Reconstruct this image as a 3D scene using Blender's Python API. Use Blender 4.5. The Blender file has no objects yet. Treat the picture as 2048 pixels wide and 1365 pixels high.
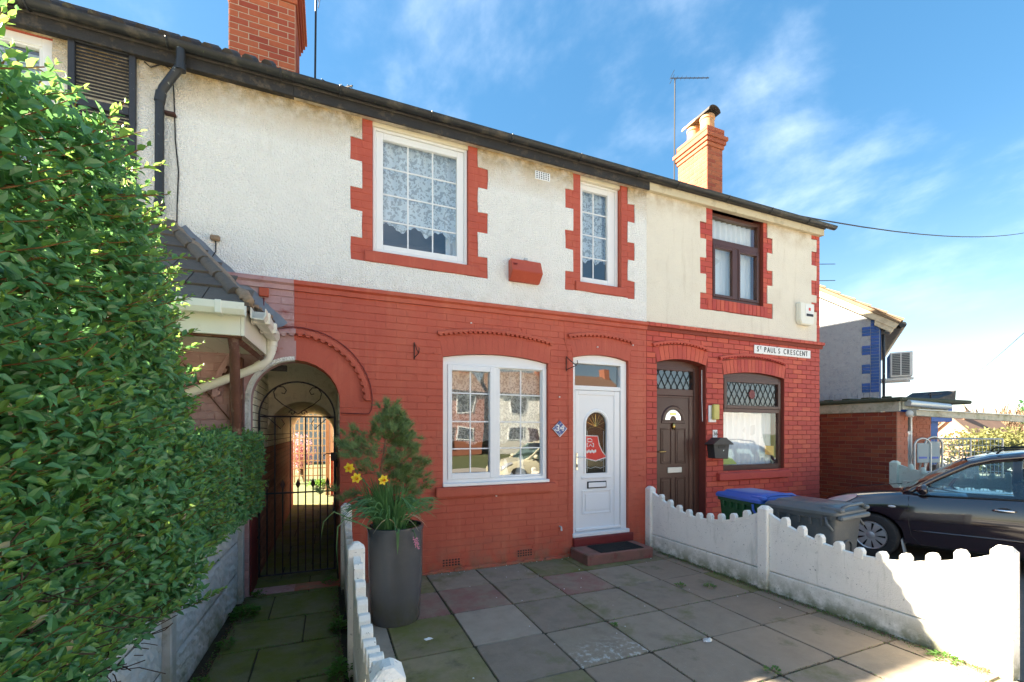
import bpy, bmesh, math, random
from mathutils import Vector, Matrix
R = math.radians
random.seed(11)
S = bpy.context.scene
COL = S.collection

# ------------------------------------------------------------------ camera
CAM = Vector((0.0, -5.2, 1.686))
cd = bpy.data.cameras.new('camera'); cam = bpy.data.objects.new('camera', cd); COL.objects.link(cam)
cam.location = CAM
cam.rotation_euler = (R(90), 0, -math.atan(368 / 881))
cd.sensor_width = 36.0; cd.lens = 36.0 * 881 / 2048
cd.shift_y = (864 - 682.5) / 2048
cd.clip_start = 0.05; cd.clip_end = 2000
S.camera = cam

# ------------------------------------------------------------------ sky, sun, exposure
SUN_EL, SUN_AZ = R(32.5), R(67.8)          # azimuth: from +y (behind the houses) towards -x (left)
SUN = Vector((-math.cos(SUN_EL) * math.sin(SUN_AZ), math.cos(SUN_EL) * math.cos(SUN_AZ), math.sin(SUN_EL)))
w = bpy.data.worlds.new('World'); S.world = w; w.use_nodes = True
nt = w.node_tree; nt.nodes.clear()
def N(t, ty, **kw):
    n = t.nodes.new(ty)
    for k, v in kw.items(): setattr(n, k, v)
    return n
out = N(nt, 'ShaderNodeOutputWorld'); bg = N(nt, 'ShaderNodeBackground')
sky = N(nt, 'ShaderNodeTexSky', sky_type='NISHITA', sun_disc=False, sun_elevation=SUN_EL, sun_rotation=-SUN_AZ,
        altitude=100, air_density=1.0, dust_density=0.25, ozone_density=2.5)
tc = N(nt, 'ShaderNodeTexCoord')
sep = N(nt, 'ShaderNodeSeparateXYZ'); nt.links.new(tc.outputs['Generated'], sep.inputs[0])
def mth(t, op, a, b=None):
    n = N(t, 'ShaderNodeMath', operation=op)
    for i, v in enumerate((a, b)):
        if v is None: continue
        if isinstance(v, (int, float)): n.inputs[i].default_value = v
        else: t.links.new(v, n.inputs[i])
    return n.outputs[0]
zc = mth(nt, 'ADD', mth(nt, 'MAXIMUM', sep.outputs[2], 0.0), 0.22)
cmb = N(nt, 'ShaderNodeCombineXYZ')
nt.links.new(mth(nt, 'DIVIDE', sep.outputs[0], zc), cmb.inputs[0])
nt.links.new(mth(nt, 'DIVIDE', sep.outputs[1], zc), cmb.inputs[1])
mp = N(nt, 'ShaderNodeMapping'); mp.inputs['Scale'].default_value = (1.15, 1.0, 1); mp.inputs['Rotation'].default_value = (0, 0, R(-28)); mp.inputs['Location'].default_value = (3.1, 0.4, 0)
nt.links.new(cmb.outputs[0], mp.inputs[0])
n1 = N(nt, 'ShaderNodeTexNoise'); n1.inputs['Scale'].default_value = 1.5; n1.inputs['Detail'].default_value = 9; n1.inputs['Roughness'].default_value = 0.58; n1.inputs['Distortion'].default_value = 0.15
n2 = N(nt, 'ShaderNodeTexNoise'); n2.inputs['Scale'].default_value = 0.55; n2.inputs['Detail'].default_value = 3
nt.links.new(mp.outputs[0], n1.inputs['Vector']); nt.links.new(mp.outputs[0], n2.inputs['Vector'])
cl = mth(nt, 'ADD', n1.outputs[0], mth(nt, 'MULTIPLY', n2.outputs[0], 0.5))
mr = N(nt, 'ShaderNodeMapRange', interpolation_type='SMOOTHSTEP'); mr.inputs[1].default_value = 0.70; mr.inputs[2].default_value = 1.12; mr.inputs[3].default_value = 0.0; mr.inputs[4].default_value = 0.30
nt.links.new(cl, mr.inputs[0])
hz = N(nt, 'ShaderNodeMapRange', interpolation_type='LINEAR'); hz.inputs[1].default_value = 0.0; hz.inputs[2].default_value = 0.50; hz.inputs[3].default_value = 1.0; hz.inputs[4].default_value = 0.0
nt.links.new(sep.outputs[2], hz.inputs[0])
hsv = N(nt, 'ShaderNodeHueSaturation'); hsv.inputs['Saturation'].default_value = 1.72; hsv.inputs['Hue'].default_value = 0.497; hsv.inputs['Value'].default_value = 0.465
gm = N(nt, 'ShaderNodeGamma'); gm.inputs[1].default_value = 0.55; nt.links.new(sky.outputs[0], gm.inputs[0]); nt.links.new(gm.outputs[0], hsv.inputs['Color'])
mc = N(nt, 'ShaderNodeMixRGB'); mc.inputs[2].default_value = (4.4, 4.4, 4.3, 1)          # cloud
cfz = N(nt, 'ShaderNodeMapRange', interpolation_type='SMOOTHSTEP'); cfz.inputs[1].default_value = 0.10; cfz.inputs[2].default_value = 0.46; cfz.inputs[3].default_value = 0.10; cfz.inputs[4].default_value = 1.0
nt.links.new(sep.outputs[2], cfz.inputs[0])                                              # clouds melt into the haze low down
nt.links.new(mth(nt, 'MULTIPLY', mr.outputs[0], cfz.outputs[0]), mc.inputs[0]); nt.links.new(hsv.outputs[0], mc.inputs[1])
mx = N(nt, 'ShaderNodeMixRGB'); mx.inputs[2].default_value = (6.4, 6.3, 6.0, 1)          # bright haze low down
nt.links.new(mth(nt, 'MULTIPLY', mth(nt, 'POWER', hz.outputs[0], 2.4), 0.12), mx.inputs[0]); nt.links.new(mc.outputs[0], mx.inputs[1])
nt.links.new(mx.outputs[0], bg.inputs[0]); bg.inputs[1].default_value = 0.12
nt.links.new(bg.outputs[0], out.inputs[0])
sd = bpy.data.lights.new('sun', 'SUN'); sd.energy = 5.0; sd.angle = R(0.55); sd.color = (1.0, 0.89, 0.71)
sun = bpy.data.objects.new('sun', sd); COL.objects.link(sun)
sun.rotation_euler = SUN.to_track_quat('Z', 'Y').to_euler(); sun.location = (0, 0, 30)
S.view_settings.view_transform = 'Standard'; S.view_settings.look = 'None'
S.view_settings.exposure = 3.18; S.view_settings.gamma = 1.0
S.view_settings.use_curve_mapping = False
S.render.engine = 'CYCLES'
S.cycles.max_bounces = 8; S.cycles.transparent_max_bounces = 16
S.cycles.use_denoising = True

# ------------------------------------------------------------------ materials
MATS = {}
def mat(name, col, rough=0.7, var=0.12, vs=4.0, bump=0.0, bs=60.0, spec=0.4, metal=0.0, rand=0.0, layers=(), voro=0.0, vos=70.0, coat=0.0, trans=0.0, bdist=0.01, wave=None):
    """layers: (colour, noise scale, lo, hi, amount[, (axis, a, b)]) - stains where noise is between lo and hi, optionally faded along a world axis from a (full) to b (none)"""
    m = bpy.data.materials.new(name); m.use_nodes = True; t = m.node_tree
    b = t.nodes['Principled BSDF']
    g = N(t, 'ShaderNodeNewGeometry'); pos = g.outputs['Position']
    nz = N(t, 'ShaderNodeTexNoise'); nz.inputs['Scale'].default_value = vs; nz.inputs['Detail'].default_value = 6; nz.inputs['Roughness'].default_value = 0.65
    t.links.new(pos, nz.inputs['Vector'])
    mixc = N(t, 'ShaderNodeMixRGB')
    mixc.inputs[1].default_value = (*[max(0, c * (1 - var * 1.6)) for c in col], 1); mixc.inputs[2].default_value = (*[min(1, c * (1 + var * 1.6)) for c in col], 1)
    t.links.new(nz.outputs[0], mixc.inputs[0]); c = mixc.outputs[0]
    if rand:
        oi = N(t, 'ShaderNodeObjectInfo')
        hv = N(t, 'ShaderNodeHueSaturation')
        t.links.new(mth(t, 'ADD', mth(t, 'MULTIPLY', oi.outputs['Random'], 2 * rand), 1 - rand), hv.inputs['Value'])
        t.links.new(mth(t, 'ADD', mth(t, 'MULTIPLY', oi.outputs['Random'], 0.02 * min(1, rand * 4)), 0.49), hv.inputs['Hue'])
        t.links.new(c, hv.inputs['Color']); c = hv.outputs[0]
    for L in layers:
        nn = N(t, 'ShaderNodeTexNoise'); nn.inputs['Scale'].default_value = L[1]; nn.inputs['Detail'].default_value = 7; nn.inputs['Roughness'].default_value = 0.68
        if len(L) > 6:
            mpn = N(t, 'ShaderNodeMapping'); mpn.inputs['Scale'].default_value = (1, 1, L[6]); t.links.new(pos, mpn.inputs[0]); t.links.new(mpn.outputs[0], nn.inputs['Vector'])
        else: t.links.new(pos, nn.inputs['Vector'])
        r = N(t, 'ShaderNodeMapRange'); r.inputs[1].default_value = L[2]; r.inputs[2].default_value = L[3]; r.inputs[4].default_value = L[4]
        t.links.new(nn.outputs[0], r.inputs[0]); f = r.outputs[0]
        if len(L) > 5 and L[5]:
            ax, a0, a1 = L[5]
            sp = N(t, 'ShaderNodeSeparateXYZ'); t.links.new(pos, sp.inputs[0])
            q = N(t, 'ShaderNodeMapRange'); q.inputs[1].default_value = a0; q.inputs[2].default_value = a1; q.inputs[3].default_value = 1; q.inputs[4].default_value = 0
            t.links.new(sp.outputs['xyz'.index(ax)], q.inputs[0])
            f = mth(t, 'MULTIPLY', f, q.outputs[0])
        mm = N(t, 'ShaderNodeMixRGB'); mm.inputs[2].default_value = (*L[0], 1)
        t.links.new(f, mm.inputs[0]); t.links.new(c, mm.inputs[1]); c = mm.outputs[0]
    t.links.new(c, b.inputs['Base Color'])
    b.inputs['Roughness'].default_value = rough; b.inputs['Specular IOR Level'].default_value = spec; b.inputs['Metallic'].default_value = metal
    b.inputs['Coat Weight'].default_value = coat
    h = None
    if bump:
        bn = N(t, 'ShaderNodeTexNoise'); bn.inputs['Scale'].default_value = bs; bn.inputs['Detail'].default_value = 5
        t.links.new(pos, bn.inputs['Vector']); h = mth(t, 'MULTIPLY', bn.outputs[0], bump)
    if voro:
        vn = N(t, 'ShaderNodeTexVoronoi'); vn.inputs['Scale'].default_value = vos
        t.links.new(pos, vn.inputs['Vector'])
        vv = mth(t, 'MULTIPLY', mth(t, 'SUBTRACT', 1.0, vn.outputs['Distance']), voro)
        h = vv if h is None else mth(t, 'ADD', h, vv)
    if h is not None:
        bp = N(t, 'ShaderNodeBump'); bp.inputs['Strength'].default_value = 1.0; bp.inputs['Distance'].default_value = bdist
        t.links.new(h, bp.inputs['Height']); t.links.new(bp.outputs[0], b.inputs['Normal'])
    MATS[name] = m
    return m

def glass_mat(name, tint=(0.9, 0.95, 0.95), refl=1.0, rough=0.0, ior=1.7):
    m = bpy.data.materials.new(name); m.use_nodes = True; t = m.node_tree; t.nodes.clear()
    o = N(t, 'ShaderNodeOutputMaterial'); tr = N(t, 'ShaderNodeBsdfTransparent'); gl = N(t, 'ShaderNodeBsdfGlossy'); mxs = N(t, 'ShaderNodeMixShader')
    f0 = ((ior - 1) / (ior + 1)) ** 2; lw_ = N(t, 'ShaderNodeLayerWeight'); lw_.inputs['Blend'].default_value = 0.5
    frs = mth(t, 'ADD', mth(t, 'MULTIPLY', mth(t, 'POWER', lw_.outputs['Facing'], 5.0), 1 - f0), f0)
    tr.inputs[0].default_value = (*tint, 1); gl.inputs['Roughness'].default_value = rough; gl.inputs[0].default_value = (refl, refl, refl, 1)
    bn = N(t, 'ShaderNodeTexNoise'); bn.inputs['Scale'].default_value = 2.2; bn.inputs['Detail'].default_value = 1
    g = N(t, 'ShaderNodeNewGeometry'); t.links.new(g.outputs['Position'], bn.inputs['Vector'])
    bp = N(t, 'ShaderNodeBump'); bp.inputs['Strength'].default_value = 0.25; bp.inputs['Distance'].default_value = 0.008
    t.links.new(bn.outputs[0], bp.inputs['Height']); t.links.new(bp.outputs[0], gl.inputs['Normal'])
    t.links.new(frs, mxs.inputs[0]); t.links.new(tr.outputs[0], mxs.inputs[1]); t.links.new(gl.outputs[0], mxs.inputs[2])
    t.links.new(mxs.outputs[0], o.inputs[0]); MATS[name] = m
    return m

def lace_mat(name, col, scale, cover, plain=0.35, top=0.85):
    m = bpy.data.materials.new(name); m.use_nodes = True; t = m.node_tree; t.nodes.clear()
    o = N(t, 'ShaderNodeOutputMaterial'); tr = N(t, 'ShaderNodeBsdfTransparent'); df = N(t, 'ShaderNodeBsdfDiffuse'); mxs = N(t, 'ShaderNodeMixShader')
    df.inputs[0].default_value = (*col, 1)
    g = N(t, 'ShaderNodeNewGeometry')
    v = N(t, 'ShaderNodeTexVoronoi', feature='SMOOTH_F1'); v.inputs['Scale'].default_value = scale; t.links.new(g.outputs['Position'], v.inputs['Vector'])
    n = N(t, 'ShaderNodeTexNoise'); n.inputs['Scale'].default_value = scale * 0.45; n.inputs['Detail'].default_value = 4; t.links.new(g.outputs['Position'], n.inputs['Vector'])
    a = mth(t, 'MULTIPLY', mth(t, 'GREATER_THAN', mth(t, 'ADD', mth(t, 'MULTIPLY', v.outputs['Distance'], 0.5), n.outputs[0]), cover), top - plain)
    t.links.new(mth(t, 'ADD', a, plain), mxs.inputs[0])
    t.links.new(tr.outputs[0], mxs.inputs[1]); t.links.new(df.outputs[0], mxs.inputs[2]); t.links.new(mxs.outputs[0], o.inputs[0]); MATS[name] = m
    return m

def leaf_mat(name, col, col2, trans=0.35, rough=0.35, spec=0.5, attr=True):
    m = bpy.data.materials.new(name); m.use_nodes = True; t = m.node_tree
    b = t.nodes['Principled BSDF']; o = t.nodes['Material Output']
    g = N(t, 'ShaderNodeNewGeometry'); nz = N(t, 'ShaderNodeTexNoise'); nz.inputs['Scale'].default_value = 9; nz.inputs['Detail'].default_value = 3
    t.links.new(g.outputs['Position'], nz.inputs['Vector'])
    r = N(t, 'ShaderNodeMapRange'); r.inputs[1].default_value = 0.3; r.inputs[2].default_value = 0.7; t.links.new(nz.outputs[0], r.inputs[0])
    f = mth(t, 'MULTIPLY', mth(t, 'ADD', r.outputs[0], g.outputs['Random Per Island']), 0.5)
    mm = N(t, 'ShaderNodeMixRGB'); mm.inputs[1].default_value = (*col, 1); mm.inputs[2].default_value = (*col2, 1); t.links.new(f, mm.inputs[0])
    t.links.new(mm.outputs[0], b.inputs['Base Color']); b.inputs['Roughness'].default_value = rough; b.inputs['Specular IOR Level'].default_value = spec
    tl = N(t, 'ShaderNodeBsdfTranslucent'); hs = N(t, 'ShaderNodeHueSaturation'); hs.inputs['Value'].default_value = 1.9; hs.inputs['Hue'].default_value = 0.475
    t.links.new(mm.outputs[0], hs.inputs['Color']); t.links.new(hs.outputs[0], tl.inputs[0])
    ms = N(t, 'ShaderNodeMixShader'); ms.inputs[0].default_value = trans
    t.links.new(b.outputs[0], ms.inputs[1]); t.links.new(tl.outputs[0], ms.inputs[2]); t.links.new(ms.outputs[0], o.inputs[0]); MATS[name] = m
    return m

RED = (0.44, 0.082, 0.047)
DIRT = (0.09, 0.075, 0.055); MOSS = (0.075, 0.095, 0.018)
mat('red_paint', RED, 0.5, 0.10, 2.2, 0.35, 55, 0.35, bdist=0.004, layers=[((0.50, 0.11, 0.06), 1.1, 0.55, 0.75, 0.5), ((0.26, 0.055, 0.036), 7, 0.62, 0.76, 0.4), ((0.56, 0.16, 0.09), 9, 0.54, 0.70, 0.5, None, 0.12), ((0.55, 0.14, 0.075), 0.8, 0.50, 0.68, 0.6), ((0.30, 0.065, 0.045), 1.7, 0.56, 0.72, 0.5), ((0.24, 0.06, 0.04), 14, 0.60, 0.72, 0.45, None, 0.10), ((0.55, 0.20, 0.13), 60, 0.66, 0.70, 0.5), ((0.25, 0.15, 0.10), 5, 0.42, 0.60, 0.6, ('z', 0.0, 0.42)), ((0.13, 0.12, 0.06), 9, 0.46, 0.62, 0.7, ('z', 0.0, 0.14))])
mat('red_brick', (0.48, 0.092, 0.054), 0.6, 0.10, 5, 0.4, 120, 0.3, rand=0.14, bdist=0.003, layers=[((0.26, 0.05, 0.035), 9, 0.58, 0.74, 0.45), ((0.56, 0.14, 0.075), 1.6, 0.55, 0.7, 0.45)])
mat('red_mortar', (0.22, 0.042, 0.026), 0.8, 0.15, 20)
mat('worn_red', (0.46, 0.29, 0.275), 0.75, 0.15, 6, 0.3, 80, 0.2, rand=0.05, layers=[((0.30, 0.060, 0.045), 2.6, 0.54, 0.66, 0.8), ((0.56, 0.44, 0.42), 5.0, 0.52, 0.70, 0.7)])
mat('dark_red', (0.17, 0.022, 0.022), 0.45, 0.2, 6, 0.3, 60)
STAIN = (0.50, 0.33, 0.12)
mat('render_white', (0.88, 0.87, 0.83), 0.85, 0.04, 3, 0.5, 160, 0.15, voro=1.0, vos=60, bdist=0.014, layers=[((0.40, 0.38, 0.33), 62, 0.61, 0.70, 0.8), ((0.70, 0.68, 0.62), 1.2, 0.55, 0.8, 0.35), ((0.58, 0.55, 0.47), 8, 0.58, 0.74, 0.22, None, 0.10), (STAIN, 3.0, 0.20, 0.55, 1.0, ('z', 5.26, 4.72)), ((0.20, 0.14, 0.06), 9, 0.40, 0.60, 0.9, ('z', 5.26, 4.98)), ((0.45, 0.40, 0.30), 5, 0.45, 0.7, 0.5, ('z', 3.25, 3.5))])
mat('render_cream', (0.79, 0.735, 0.62), 0.85, 0.05, 2, 0.5, 160, 0.15, voro=0.8, vos=85, bdist=0.008, layers=[((0.42, 0.36, 0.26), 75, 0.64, 0.72, 0.6), ((0.62, 0.55, 0.44), 1.4, 0.5, 0.75, 0.5), ((0.52, 0.44, 0.32), 8, 0.56, 0.72, 0.4, None, 0.10), ((0.40, 0.27, 0.12), 3.2, 0.38, 0.62, 0.7, ('z', 5.22, 4.85))])
mat('upvc', (0.80, 0.81, 0.81), 0.28, 0.02, 3, 0, 1, 0.5, layers=[((0.55, 0.53, 0.48), 4, 0.6, 0.8, 0.25)])
mat('upvc_cream', (0.74, 0.68, 0.53), 0.35, 0.05, 3, layers=[((0.45, 0.38, 0.26), 6, 0.58, 0.75, 0.5)])
mat('soffit_dirty', (0.52, 0.44, 0.32), 0.8, 0.2, 4, 0.4, 40, layers=[((0.14, 0.10, 0.06), 5, 0.48, 0.66, 0.8)])
mat('fascia_cream', (0.60, 0.52, 0.36), 0.7, 0.1, 4, 0.2, 40, layers=[((0.22, 0.16, 0.09), 4, 0.5, 0.7, 0.7)])
mat('black_board', (0.030, 0.029, 0.030), 0.7, 0.3, 8, 0.5, 50, layers=[((0.16, 0.12, 0.08), 7, 0.54, 0.68, 0.6)])
mat('black_gutter', (0.022, 0.024, 0.026), 0.42, 0.3, 5, 0.2, 30, 0.4, layers=[((0.14, 0.115, 0.085), 5, 0.52, 0.70, 0.6), ((0.09, 0.10, 0.05), 18, 0.62, 0.7, 0.7)])
mat('black_pipe', (0.028, 0.031, 0.036), 0.45, 0.2, 8, 0.1, 30, layers=[((0.36, 0.38, 0.34), 14, 0.63, 0.67, 0.8)])
mat('shutter_black', (0.032, 0.034, 0.042), 0.5, 0.2, 8, 0.2, 40, layers=[((0.55, 0.47, 0.36), 16, 0.665, 0.69, 0.9)])
mat('brown_upvc', (0.085, 0.034, 0.024), 0.35, 0.15, 6, 0.1, 50)
mat('brown_door', (0.062, 0.022, 0.016), 0.33, 0.2, 6, 0.15, 40)
mat('dark_iron', (0.012, 0.011, 0.016), 0.5, 0.2, 20)
mat('rust_iron', (0.055, 0.022, 0.016), 0.7, 0.3, 20)
mat('cable_black', (0.02, 0.018, 0.017), 0.6)
mat('chim_brick', (0.40, 0.105, 0.055), 0.85, 0.16, 9, 0.5, 150, 0.15, rand=0.20, bdist=0.004, layers=[((0.20, 0.11, 0.07), 9, 0.58, 0.72, 0.6)])
mat('chim_mortar', (0.50, 0.38, 0.28), 0.9, 0.2, 20, 0.5, 80)
mat('chim_brick_far', (0.36, 0.115, 0.062), 0.85, 0.16, 9, 0.5, 150, 0.15, rand=0.15, bdist=0.004)
mat('chim_mortar_far', (0.34, 0.16, 0.10), 0.9, 0.2, 20)
mat('terracotta', (0.52, 0.28, 0.13), 0.8, 0.2, 8, 0.3, 40, layers=[((0.12, 0.10, 0.07), 7, 0.55, 0.7, 0.7)])
mat('roof_tile', (0.055, 0.048, 0.045), 0.9, 0.3, 8, 0.5, 60, rand=0.2, layers=[((0.13, 0.13, 0.09), 12, 0.58, 0.7, 0.6)])
mat('porch_tile', (0.125, 0.105, 0.085), 0.9, 0.2, 8, 0.6, 60, rand=0.15, layers=[((0.06, 0.05, 0.045), 6, 0.52, 0.7, 0.6), ((0.25, 0.22, 0.19), 4, 0.6, 0.7, 0.5)])
mat('mortar_old', (0.30, 0.21, 0.14), 0.95, 0.3, 14, 0.9, 40)
mat('lead', (0.20, 0.21, 0.225), 0.5, 0.2, 9, 0.3, 20, 0.5, 0.3)
mat('pvc_white', (0.78, 0.76, 0.66), 0.32, 0.05, 5, layers=[((0.42, 0.36, 0.26), 7, 0.60, 0.75, 0.35)])
mat('old_wood', (0.115, 0.045, 0.028), 0.75, 0.3, 10, 0.6, 30, layers=[((0.33, 0.23, 0.15), 8, 0.55, 0.68, 0.7)])
mat('concrete_white', (0.90, 0.87, 0.79), 0.85, 0.03, 4, 0.6, 90, 0.15, voro=0.25, vos=110, bdist=0.006, layers=[((0.20, 0.19, 0.16), 52, 0.635, 0.68, 0.9), ((0.66, 0.65, 0.58), 2.5, 0.50, 0.72, 0.4), ((0.46, 0.46, 0.37), 10, 0.57, 0.70, 0.5, None, 0.15), ((0.10, 0.10, 0.08), 34, 0.645, 0.665, 0.8), ((0.17, 0.18, 0.08), 6, 0.32, 0.56, 0.95, ('z', 0.0, 0.24)), ((0.40, 0.41, 0.36), 14, 0.62, 0.70, 0.45)])
mat('concrete_grey', (0.66, 0.67, 0.65), 0.9, 0.12, 5, 0.8, 22, 0.15, voro=0.2, vos=60, bdist=0.010, layers=[((0.22, 0.225, 0.21), 11, 0.56, 0.70, 0.5), ((0.11, 0.15, 0.045), 3, 0.40, 0.62, 0.75, ('z', 0.05, 0.55))])
mat('concrete_post', (0.50, 0.50, 0.47), 0.9, 0.12, 6, 0.4, 60, 0.15, layers=[((0.22, 0.22, 0.16), 7, 0.52, 0.7, 0.6), ((0.13, 0.17, 0.06), 5, 0.42, 0.62, 0.7, ('z', 0.05, 0.6))])
mat('concrete_green', (0.62, 0.68, 0.57), 0.85, 0.06, 5, 0.6, 50, layers=[((0.32, 0.36, 0.28), 22, 0.57, 0.68, 0.7)])
SLABL = [((0.36, 0.33, 0.28), 26, 0.60, 0.74, 0.5), ((0.12, 0.112, 0.095), 3, 0.55, 0.75, 0.5)]
mat('slab_grey', (0.275, 0.230, 0.172), 0.9, 0.16, 7, 0.6, 120, 0.2, rand=0.14, bdist=0.004, layers=SLABL + [((0.12, 0.13, 0.035), 2.4, 0.52, 0.70, 0.75), ((0.26, 0.20, 0.14), 5, 0.58, 0.72, 0.4)])
mat('slab_pale', (0.33, 0.285, 0.22), 0.9, 0.16, 7, 0.6, 120, 0.2, rand=0.06, bdist=0.004, layers=SLABL)
mat('slab_red', (0.27, 0.205, 0.155), 0.9, 0.16, 7, 0.6, 120, 0.2, bdist=0.004, layers=SLABL + [((0.26, 0.11, 0.10), 2.1, 0.46, 0.62, 0.75)])
mat('slab_brown', (0.275, 0.224, 0.165), 0.9, 0.16, 6, 0.6, 120, 0.2, rand=0.10, bdist=0.004, layers=SLABL + [(MOSS, 3, 0.58, 0.72, 0.5)])
mat('slab_moss', (0.235, 0.205, 0.125), 0.95, 0.18, 7, 0.6, 120, 0.2, rand=0.08, bdist=0.005, layers=[((0.135, 0.145, 0.030), 1.9, 0.42, 0.62, 0.8), ((0.04, 0.04, 0.03), 5, 0.56, 0.72, 0.6), ((0.18, 0.17, 0.15), 34, 0.62, 0.72, 0.5)])
mat('slab_path', (0.18, 0.18, 0.095), 0.92, 0.18, 6, 0.6, 110, 0.2, rand=0.08, bdist=0.005, layers=[((0.135, 0.160, 0.026), 2.3, 0.38, 0.58, 0.85), ((0.06, 0.065, 0.05), 4, 0.54, 0.72, 0.6), ((0.15, 0.14, 0.12), 50, 0.64, 0.72, 0.4)])
mat('slab_powder', (0.275, 0.230, 0.172), 0.9, 0.16, 7, 0.6, 120, 0.2, bdist=0.004, layers=SLABL + [((0.62, 0.66, 0.62), 20, 0.50, 0.66, 0.8, ('y', -2.42, -2.10))])
mat('joint_soil', (0.040, 0.036, 0.024), 1.0, 0.3, 18, 0.8, 60, layers=[((0.05, 0.07, 0.015), 6, 0.5, 0.65, 0.8), ((0.16, 0.13, 0.09), 60, 0.6, 0.7, 0.7)])
mat('step_stone', (0.22, 0.105, 0.085), 0.85, 0.15, 6, 0.4, 60, layers=[((0.07, 0.075, 0.04), 4, 0.50, 0.68, 0.7), ((0.20, 0.03, 0.03), 3, 0.56, 0.66, 0.8)])
mat('rubber', (0.018, 0.018, 0.017), 0.75, 0.3, 20)
mat('asphalt', (0.15, 0.145, 0.14), 0.95, 0.2, 3, 0.5, 90)
mat('drive', (0.15, 0.135, 0.115), 0.95, 0.2, 3, 0.5, 90)
mat('pavement', (0.42, 0.39, 0.35), 0.9, 0.15, 3, 0.4, 60)
mat('grass_ground', (0.10, 0.12, 0.045), 1.0, 0.3, 3)
mat('planter', (0.135, 0.135, 0.138), 0.24, 0.12, 2.5, 0.10, 12, 0.6, 0.35, layers=[((0.10, 0.095, 0.035), 3, 0.38, 0.6, 0.9, ('z', 0.03, 0.24)), ((0.19, 0.18, 0.17), 5, 0.55, 0.7, 0.4)])
mat('soil', (0.045, 0.03, 0.02), 1.0, 0.3, 30, 0.9, 40)
mat('bark', (0.26, 0.15, 0.085), 0.9, 0.2, 30, 0.6, 60)
mat('twig', (0.20, 0.095, 0.032), 0.8, 0.2, 30)
mat('twig_dark', (0.075, 0.042, 0.026), 0.9, 0.2, 30)
leaf_mat('leaf_privet', (0.050, 0.160, 0.052), (0.115, 0.290, 0.090), 0.28, 0.30, 0.55)
leaf_mat('leaf_young', (0.11, 0.25, 0.045), (0.21, 0.36, 0.075), 0.40, 0.35, 0.4)
leaf_mat('leaf_weed', (0.05, 0.15, 0.025), (0.09, 0.22, 0.03), 0.35, 0.4)
leaf_mat('leaf_daffodil', (0.060, 0.17, 0.055), (0.12, 0.26, 0.085), 0.3, 0.4)
leaf_mat('leaf_dry', (0.42, 0.34, 0.18), (0.55, 0.47, 0.28), 0.25, 0.6)
leaf_mat('needle', (0.075, 0.145, 0.040), (0.17, 0.25, 0.075), 0.2, 0.5)
leaf_mat('leaf_far', (0.10, 0.11, 0.03), (0.20, 0.19, 0.06), 0.3, 0.6)
leaf_mat('twig_far', (0.12, 0.075, 0.045), (0.19, 0.12, 0.07), 0.1, 0.8)
leaf_mat('blossom', (0.45, 0.22, 0.22), (0.62, 0.38, 0.36), 0.3, 0.6)
mat('yellow', (0.85, 0.62, 0.03), 0.5, 0.06, 60)
mat('orange', (0.85, 0.40, 0.02), 0.5, 0.06, 60)
mat('pink', (0.75, 0.30, 0.40), 0.5, 0.15, 60)
mat('bin_green', (0.018, 0.085, 0.028), 0.42, 0.1, 5, 0.2, 80)
mat('bin_blue', (0.055, 0.125, 0.46), 0.36, 0.1, 5, 0.1, 80)
mat('bin_grey', (0.070, 0.082, 0.090), 0.42, 0.12, 5, 0.2, 80, layers=[((0.20, 0.18, 0.14), 5, 0.56, 0.72, 0.3)])
mat('bin_lid_grey', (0.105, 0.122, 0.130), 0.36, 0.1, 5, 0.1, 80)
mat('car_paint', (0.016, 0.0085, 0.0145), 0.12, 0.1, 3, 0, 1, 0.6, 0.0, coat=1.0)
mat('car_black', (0.012, 0.012, 0.013), 0.45, 0.1, 10)
mat('tyre', (0.028, 0.028, 0.028), 0.8, 0.15, 30, 0.2, 200, layers=[((0.09, 0.085, 0.075), 9, 0.55, 0.7, 0.5)])
mat('silver', (0.50, 0.51, 0.52), 0.38, 0.08, 10, 0, 1, 0.5, 0.6)
mat('chrome', (0.75, 0.75, 0.75), 0.15, 0.02, 10, 0, 1, 0.5, 1.0)
mat('brass', (0.65, 0.45, 0.15), 0.25, 0.1, 10, 0, 1, 0.5, 1.0)
mat('seat_grey', (0.10, 0.10, 0.11), 0.9, 0.1, 30)
mat('lamp_lens', (0.62, 0.64, 0.66), 0.12, 0.1, 20, 0, 1, 0.6, 0.4)
mat('van_white', (0.78, 0.78, 0.76), 0.3, 0.02, 3, coat=0.5)
mat('car_teal', (0.05, 0.40, 0.38), 0.25, 0.05, 3, coat=0.6)
mat('cream_paint', (0.72, 0.68, 0.50), 0.3, 0.05, 3, coat=0.4)
mat('sign_white', (0.82, 0.82, 0.80), 0.5, 0.03, 6, layers=[((0.5, 0.42, 0.3), 8, 0.62, 0.75, 0.4)])
mat('sign_black', (0.012, 0.012, 0.014), 0.5, 0.1, 10)
mat('plaque_blue', (0.05, 0.085, 0.26), 0.25, 0.5, 60, layers=[((0.75, 0.76, 0.82), 36, 0.55, 0.60, 0.9)])
mat('white_paint', (0.80, 0.80, 0.77), 0.5, 0.04, 10)
mat('pennant_red', (0.62, 0.035, 0.022), 0.5, 0.08, 20)
mat('box_yellow', (0.55, 0.47, 0.12), 0.4, 0.1, 10)
mat('mail_black', (0.045, 0.041, 0.040), 0.45, 0.15, 20, 0.1, 80)
mat('tunnel_white', (0.80, 0.77, 0.60), 0.9, 0.12, 5, 0.5, 70, rand=0.06, layers=[((0.24, 0.22, 0.13), 5, 0.5, 0.7, 0.6)])
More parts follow.
